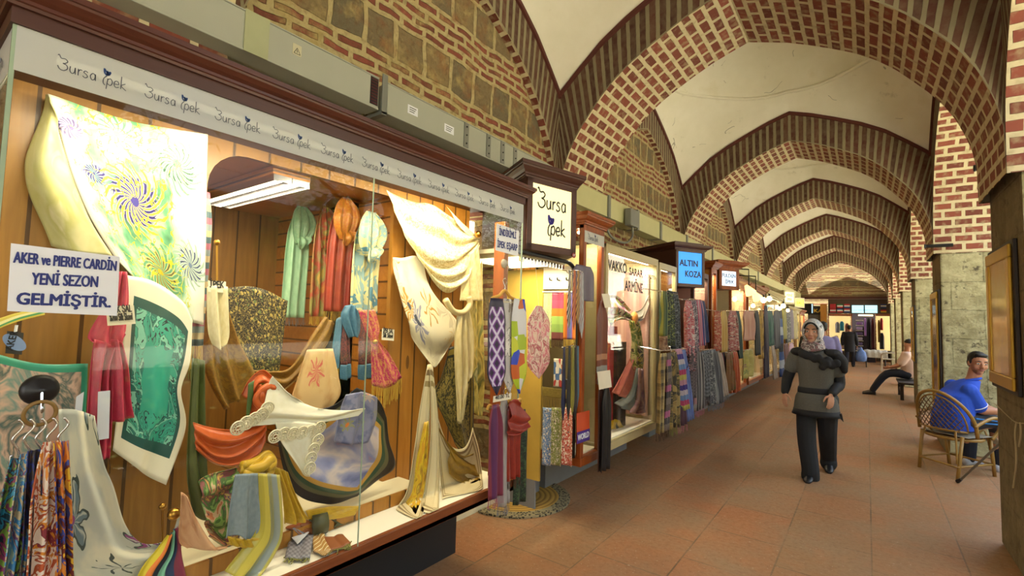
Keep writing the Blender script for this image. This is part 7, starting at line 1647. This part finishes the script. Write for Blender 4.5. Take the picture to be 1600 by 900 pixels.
# ================================================================ the end of the arcade
b = MB(); b.box(-4.2, 2.2, YEND+.9, YEND+1.1, 0, 6); struct(b.build('wall_end', M['rubble']))
b = MB(); b.box(-2.7, 2.2, YEND-.05, YEND+.2, 2.95, 5.2); struct(b.build('wall_end_upper', M['rubble']))
b = MB(); b.box(-2.7, 1.0, YEND-.12, YEND+.2, 2.85, 2.95); struct(b.build('trim_beam', M['maho']))
sf = thing('end_shop', 'lit clothes shop closing the far end of the arcade, with a wide two part sign', 'shop front', (-.6, YEND, 0))
EY = YEND
def ebox(nm, p0, p1, mat, y=EY, d=.06):
    a, c = aty(*p0, y), aty(*p1, y); b = MB(); b.box(a.x, c.x, y, y+d, c.z, a.z); return b.build(nm, mat, sf)
m_sgn = m_panel('cyan_lit_panel', '#bfe4ea', '#8fd0da', 1.8)
ebox('fascia', (1294, 467.5), (1396, 491), simple('brown_fascia', '#4a3423', .6), EY+.02, .1)
for p0, p1 in (((1331, 477), (1349.5, 489)), ((1351.5, 477), (1371, 489))):
    o = ebox('sign_panel', p0, p1, m_sgn, EY-.06, .05); a = aty(p0[0]+2, p1[1]-3.5, EY-.062); 
    text('lettering', 'GİYİM' if False else '— — —', a, (1, 0, 0), (0, 0, 1), M['navy'], o, 0.5, .08)
M['flagr'] = simple('flag_red', '#b0242a', .7); M['flagw'] = simple('flag_white', '#d8d4cc', .7); M['flagb'] = simple('flag_blue', '#24407a', .7); M['flagg'] = simple('flag_green', '#2a6a3a', .7); M['flagy'] = simple('flag_yellow', '#d8b02a', .7)
for i, (x0_, y0_, cs) in enumerate(((1297, 475, 'rrr'), (1308, 475, 'gwr'), (1319, 475, 'rwb'), (1297, 482, 'rwr'), (1308, 482, 'bwr'), (1319, 482, 'rwb'), (1376, 475, 'bwb'), (1376, 482, 'kry'))):
    f_ = None
    for j, c_ in enumerate(cs):
        a = aty(x0_, y0_+j*2.1, EY-.04); c = aty(x0_+9, y0_+(j+1)*2.1, EY-.04); b = MB(); b.box(a.x, c.x, EY-.05, EY-.042, c.z, a.z)
        b.cur = 0; nm = {'r': 'flagr', 'w': 'flagw', 'b': 'flagb', 'g': 'flagg', 'y': 'flagy', 'k': 'black'}[c_]
        o = b.build('flag' if j == 0 else 'flag_stripe', M[nm], sf if f_ is None else f_); f_ = f_ or o
m_win = m_panel('warm_lit_window_back', '#f0dca0', '#e8c878', .9)
ebox('window_back', (1296, 494), (1329, 548), m_win, EY+.5, .03); ebox('window_back', (1369, 494), (1391, 548), m_win, EY+.5, .03)
ebox('stall_riser', (1294, 548), (1332, 566), simple('dark_riser', '#3a2c20', .7), EY+.1, .3); ebox('stall_riser', (1368, 548), (1394, 566), bpy.data.materials['dark_riser'], EY+.1, .3)
for px in (1294.5, 1331, 1368, 1392): ebox('post', (px-1.2, 490), (px+1.2, 567), M['redwood'], EY, .1)
for p0, p1 in (((1294, 490), (1332, 494)), ((1368, 490), (1394, 494))): ebox('head_rail', p0, p1, M['redwood'], EY, .1)
ebox('door_back', (1331, 490), (1369, 567), simple('dark_interior', '#2a2026', .8), EY+.8, .03)
o = ebox('lamp_tube', (1341, 491.5), (1364, 494), emit('warm_tube', '#ffe6a8', 5), EY-.08, .05)
for i in range(7): ebox('shelf', (1337, 500+i*8), (1349, 501+i*8), M['white'], EY+.5, .25)
cols = ['#8a6ab0', '#b09ac9', '#5a4a7a', '#a8a0b8', '#6a5a8a', '#8a8a9a']
rnd = random.Random(5)
for i in range(6):
    a, c = aty(1337.5, 503+i*8, EY+.5), aty(1348.5, 507.5+i*8, EY+.5); b = MB()
    b.box(a.x+.02, c.x-.02, EY+.5, EY+.7, c.z, a.z); o = b.build('folded_pile', simple('cloth_%d' % i, cols[i], .8), None, bevel=.02)
    T(o, '%s folded pile on the end shop shelves, %s from the top' % (('violet', 'lilac', 'plum', 'pale grey', 'purple', 'grey')[i], ('first', 'second', 'third', 'fourth', 'fifth', 'sixth')[i]), 'cloth pile')
def ehang(lab, p0, p1, col, y=EY+.25, kind='plain', c2=None, cat='garment'):
    a, c = aty(*p0, y), aty(*p1, y); w = c.x-a.x; L = a.z-c.z
    o, A = hang('hung_garment', Vector(((a.x+c.x)/2, y, a.z)), w*.5, w, L, fab('e_'+col[1:]+str(p0[0]), kind, [col, c2 or col]), None, (1, 0, 0), 2, .03, (0, -1, 0), p0[0], 14, 12); T(o, lab, cat)
ehang('lilac garment hung at the doorway of the end shop', (1350, 497), (1354, 525), '#a87ac9', EY+.1)
ehang('black garment hung at the right of the end shop doorway', (1354, 497), (1361, 545), '#1c161c', EY+.12)
ehang('maroon garment hung at the right edge of the end shop doorway', (1361, 497), (1367, 548), '#5a1a24', EY+.1)
ehang('red garment hung in the right window of the end shop', (1375, 497), (1380, 516), '#b02a2a')
ehang('mustard garment hung in the right window of the end shop', (1371, 500), (1376, 535), '#a8823a')
ehang('dark garment hung low in the right window of the end shop', (1374, 520), (1382, 546), '#2a2a34')
ehang('turquoise garment in the left window of the end shop', (1312, 502), (1319, 517), '#2f8aa0')
ehang('grey garment left of the turquoise one in the end shop window', (1305, 503), (1312, 520), '#8a8a90')
ehang('rose garment in the left window of the end shop, near its post', (1320, 505), (1327, 525), '#b07a6a')
ehang('ivory dress low in the left window of the end shop', (1303, 524), (1311, 546), '#c9bfa8')
ehang('beige dress beside the ivory one in the end shop window', (1313, 524), (1321, 546), '#b0a088')
# corner shop with dark board at the left end
t = thing('corner_stall', 'dark boarded stall with gold letters in the left far corner', 'stall', (-2.2, EY-.3, 0))
a, c = aty(1262, 478, EY-.3), aty(1292, 492, EY-.3)
b = MB(); b.box(a.x, c.x, EY-.3, EY-.1, c.z, a.z); b.build('dark_board', simple('dark_board_paint', '#1f1712', .6), t)
text('lettering', 'KAI', aty(1272, 488, EY-.305), (1, 0, 0), (0, 0, 1), simple('gold_letters', '#c9a23a', .4), t, .38, .16, .04)
b = MB(); b.box(a.x, c.x, EY-.25, EY-.1, 0, c.z); b.build('stall_body', simple('stall_grey', '#5a524a', .7), t)
b = MB(); b.box(c.x-.25, c.x, EY-.35, EY-.1, 0, 2.6); b.build('corner_post', M['plankv'], t)
tb, A_, B_, N_ = sign_box('shop_sign', 'small blue and white lit sign in the far left corner', (1261, 475), (1270, 475), (1261, 489), -1.95, 1.2, m_panel('pale_blue_panel', '#8fc0dc', '#cfe4ee', 1.3), M['darkmetal'], [tx('>', .3, .3, .3, .4, M['navy'])], .02, None, 0)
# far furniture: white plastic chair and a low stall table
pc = thing('plastic_chair', 'white plastic chair at the far end by the last piers', 'chair', (.62, 22.6, 0)); wp = simple('white_plastic', '#cfcabc', .4)
cx_, cy_ = .62, 22.6
for sx in (-.2, .2):
    for sy in (-.2, .2): b = MB(); b.tube([(cx_+sx*1.15, cy_+sy*1.15, 0), (cx_+sx, cy_+sy, .43)], [.022, .028], 8); b.build('leg', wp, pc)
b = MB(); b.box(cx_-.23, cx_+.23, cy_-.23, cy_+.23, .42, .455); b.build('seat', wp, pc, bevel=.015)
b = MB()
for i in range(5): b.box(cx_+.2, cx_+.225, cy_-.2+i*.09, cy_-.15+i*.09, .455, .86)
b.box(cx_+.195, cx_+.23, cy_-.23, cy_+.23, .82, .90); b.build('backrest', wp, pc, bevel=.008)
for sy in (-.23, .23): b = MB(); b.tube(crom([Vector((cx_+.2, cy_+sy, .68)), Vector((cx_-.1, cy_+sy, .66)), Vector((cx_-.2, cy_+sy, .6)), Vector((cx_-.2, cy_+sy, .44))], 4), .02, 8); b.build('arm', wp, pc)
st = thing('stall_table', 'low table with pale cloth standing before the end shop', 'table', (.25, 24.2, 0))
b = MB(); b.box(-.1, .6, 23.9, 24.5, .62, .66); b.build('tabletop', M['white'], st)
for sx in (-.05, .55):
    for sy in (23.95, 24.45): b = MB(); b.tube([(sx, sy, 0), (sx, sy, .62)], .018, 8); b.build('leg', M['darkmetal'], st)
o, A = cloth('table_cloth', [[(-.12, 24.52, .68), (.25, 24.52, .68), (.62, 24.52, .68)], [(-.12, 23.87, .68), (.25, 23.87, .68), (.62, 23.87, .68)], [(-.13, 23.84, .40), (.25, 23.83, .40), (.63, 23.84, .40)]], fab('grey_white_cloth', 'plain', ['#b9b4a8', '#a8a49a']), None, 20, 16, [(4, .012, 'u', 0, None)]); T(o, 'pale cloth over the low table before the end shop', 'cloth')
# ================================================================ courtyard seen in the glass: trees and the wing opposite
def tree(x, y, h, r, label, seed, n=2600):
    rs = random.Random(seed); t = thing('tree', label, 'tree', (x, y, -.1))
    b = MB(); b.tube(crom([Vector((x, y, -.1)), Vector((x+.1, y, h*.25)), Vector((x-.1, y+.1, h*.5)), Vector((x, y, h*.8))], 4), [.28]*4+[.22]*4+[.14]*4+[.05], 10)
    for i in range(7):
        a = i*.9+rs.random(); z = h*(.32+.06*i); b.tube([(x, y, z), (x+r*.4*math.cos(a), y+r*.4*math.sin(a), z+h*.1), (x+r*.75*math.cos(a), y+r*.75*math.sin(a), z+h*.16)], [.1, .06, .02], 6)
    b.build('trunk', simple('bark', '#5a4a3a', .9) if 'bark' not in bpy.data.materials else bpy.data.materials['bark'], t)
    b = MB(); cl = [(Vector((x, y, h*.66))+Vector((rs.uniform(-1, 1)*r*.8, rs.uniform(-1, 1)*r*.8, rs.uniform(-1, 1)*h*.24))) for _ in range(26)]
    for i in range(n):
        c = rs.choice(cl)+Vector((rs.gauss(0, r*.22), rs.gauss(0, r*.22), rs.gauss(0, r*.16))); s = rs.uniform(.08, .16)
        u = Vector((rs.gauss(0, 1), rs.gauss(0, 1), rs.gauss(0, 1))).normalized(); v = u.orthogonal().normalized()
        b.add([c-u*s, c+v*s*.5+Vector((0, 0, .01)), c+u*s, c-v*s*.5], [(0, 1, 2, 3)])
    if 'leaf_green' not in bpy.data.materials:
        k = NT('leaf_green'); k.done(k.ramp(k.noise(k.pos(), 3, 2), [(.3, '#4f6a24'), (.7, '#7f9a3a')]), .6)
    o = b.build('foliage', bpy.data.materials['leaf_green'], t); o['kind'] = 'stuff'
for i, (x, y, h, r, lab) in enumerate(((9.5, 1.6, 7.5, 2.3, 'courtyard tree mirrored in the left half of the long glass case'), (10.5, 10, 8, 2.4, 'courtyard tree mirrored in the middle of the long glass case'), (11, -7, 8.5, 2.4, 'courtyard tree mirrored at the left edge of the long glass case'), (12.5, 18.5, 8.5, 2.4, 'courtyard tree mirrored in the cream framed case'))): tree(x, y, h, r, lab, i+3)
hg = thing('added_hedge', 'low clipped leafy screen added along the courtyard edge to hide bright ground from the glass', 'added_hedge', (3.0, 10, -.1))  # unseen planting added to keep sunlit ground out of the glass reflections
rs = random.Random(11); b = MB()
for i in range(9000):
    c = Vector((rs.uniform(2.6, 3.4), rs.uniform(-6, 14), rs.uniform(-.1, .95))); u = Vector((rs.gauss(0, 1), rs.gauss(0, 1), rs.gauss(0, 1))).normalized(); v = u.orthogonal().normalized(); s_ = rs.uniform(.05, .09)
    b.add([c-u*s_, c+v*s_*.5, c+u*s_, c-v*s_*.5], [(0, 1, 2, 3)])
o = b.build('foliage', bpy.data.materials['leaf_green'], hg); o['kind'] = 'stuff'
b = MB(); b.box(2.72, 3.28, -6, 14, -.1, .88); b.build('stems', simple('dark_twigs', '#2a3018', .9), hg)
b = MB(); b.box(22, 24, -14, 36, -.1, 7.5); struct(b.build('wall_opposite', M['rubble']))
# ================================================================ repeats share a group
GROUPS = {'hanging_scarf': 'scarves hanging outside the further shops', 'necktie': 'ties on the ring racks', 'display_case': 'glazed display cases along the shop side', 'shop_sign': 'lit shop signs',
 'ring_scarf': 'scarves bunched on the wooden ring', 'printed_scarf': 'printed scarves on the upper hanger', 'plain_shawl': 'plain shawls on the lower hanger', 'knotted_scarf': 'scarves knotted on nails in the recess',
 'small_shawl': 'small shawls on the doorway rail', 'sprig_scarf': 'sprig print scarves low in the doorway', 'coat_hanger': 'pale wooden hangers', 'light_bulb': 'bare bulbs over the far shops', 'spotlight': 'clip spotlights',
 'framed_picture': 'gilt framed pictures on the piers', 'iron_bar': 'iron bars in the piers', 'folded_pile': 'folded piles on the end shop shelves', 'hung_garment': 'garments hung in the end shop', 'tree': 'courtyard trees',
 'scarf_rail': 'chrome scarf rails', 'price_card': 'price cards', 'tassel_scarf': 'thin scarves at the edge of the opening', 'display_rod': 'brass rods with ball tips', 'tie_ring': 'ring racks of ties', 'paper_notice': 'paper notices on the glass',
 'glass_lettering': 'lettering on the cream framed glass', 'long_scarf': 'long scarves before the narrow case', 'suction_hook': 'suction hooks on the glass'}
for o in list(C.objects):
    if o.parent is None and 'label' in o and 'group' not in o:
        g = GROUPS.get(o.name.split('.')[0])
        if g: o['group'] = g
for o in list(C.objects):
    if 'at' in o: del o['at']
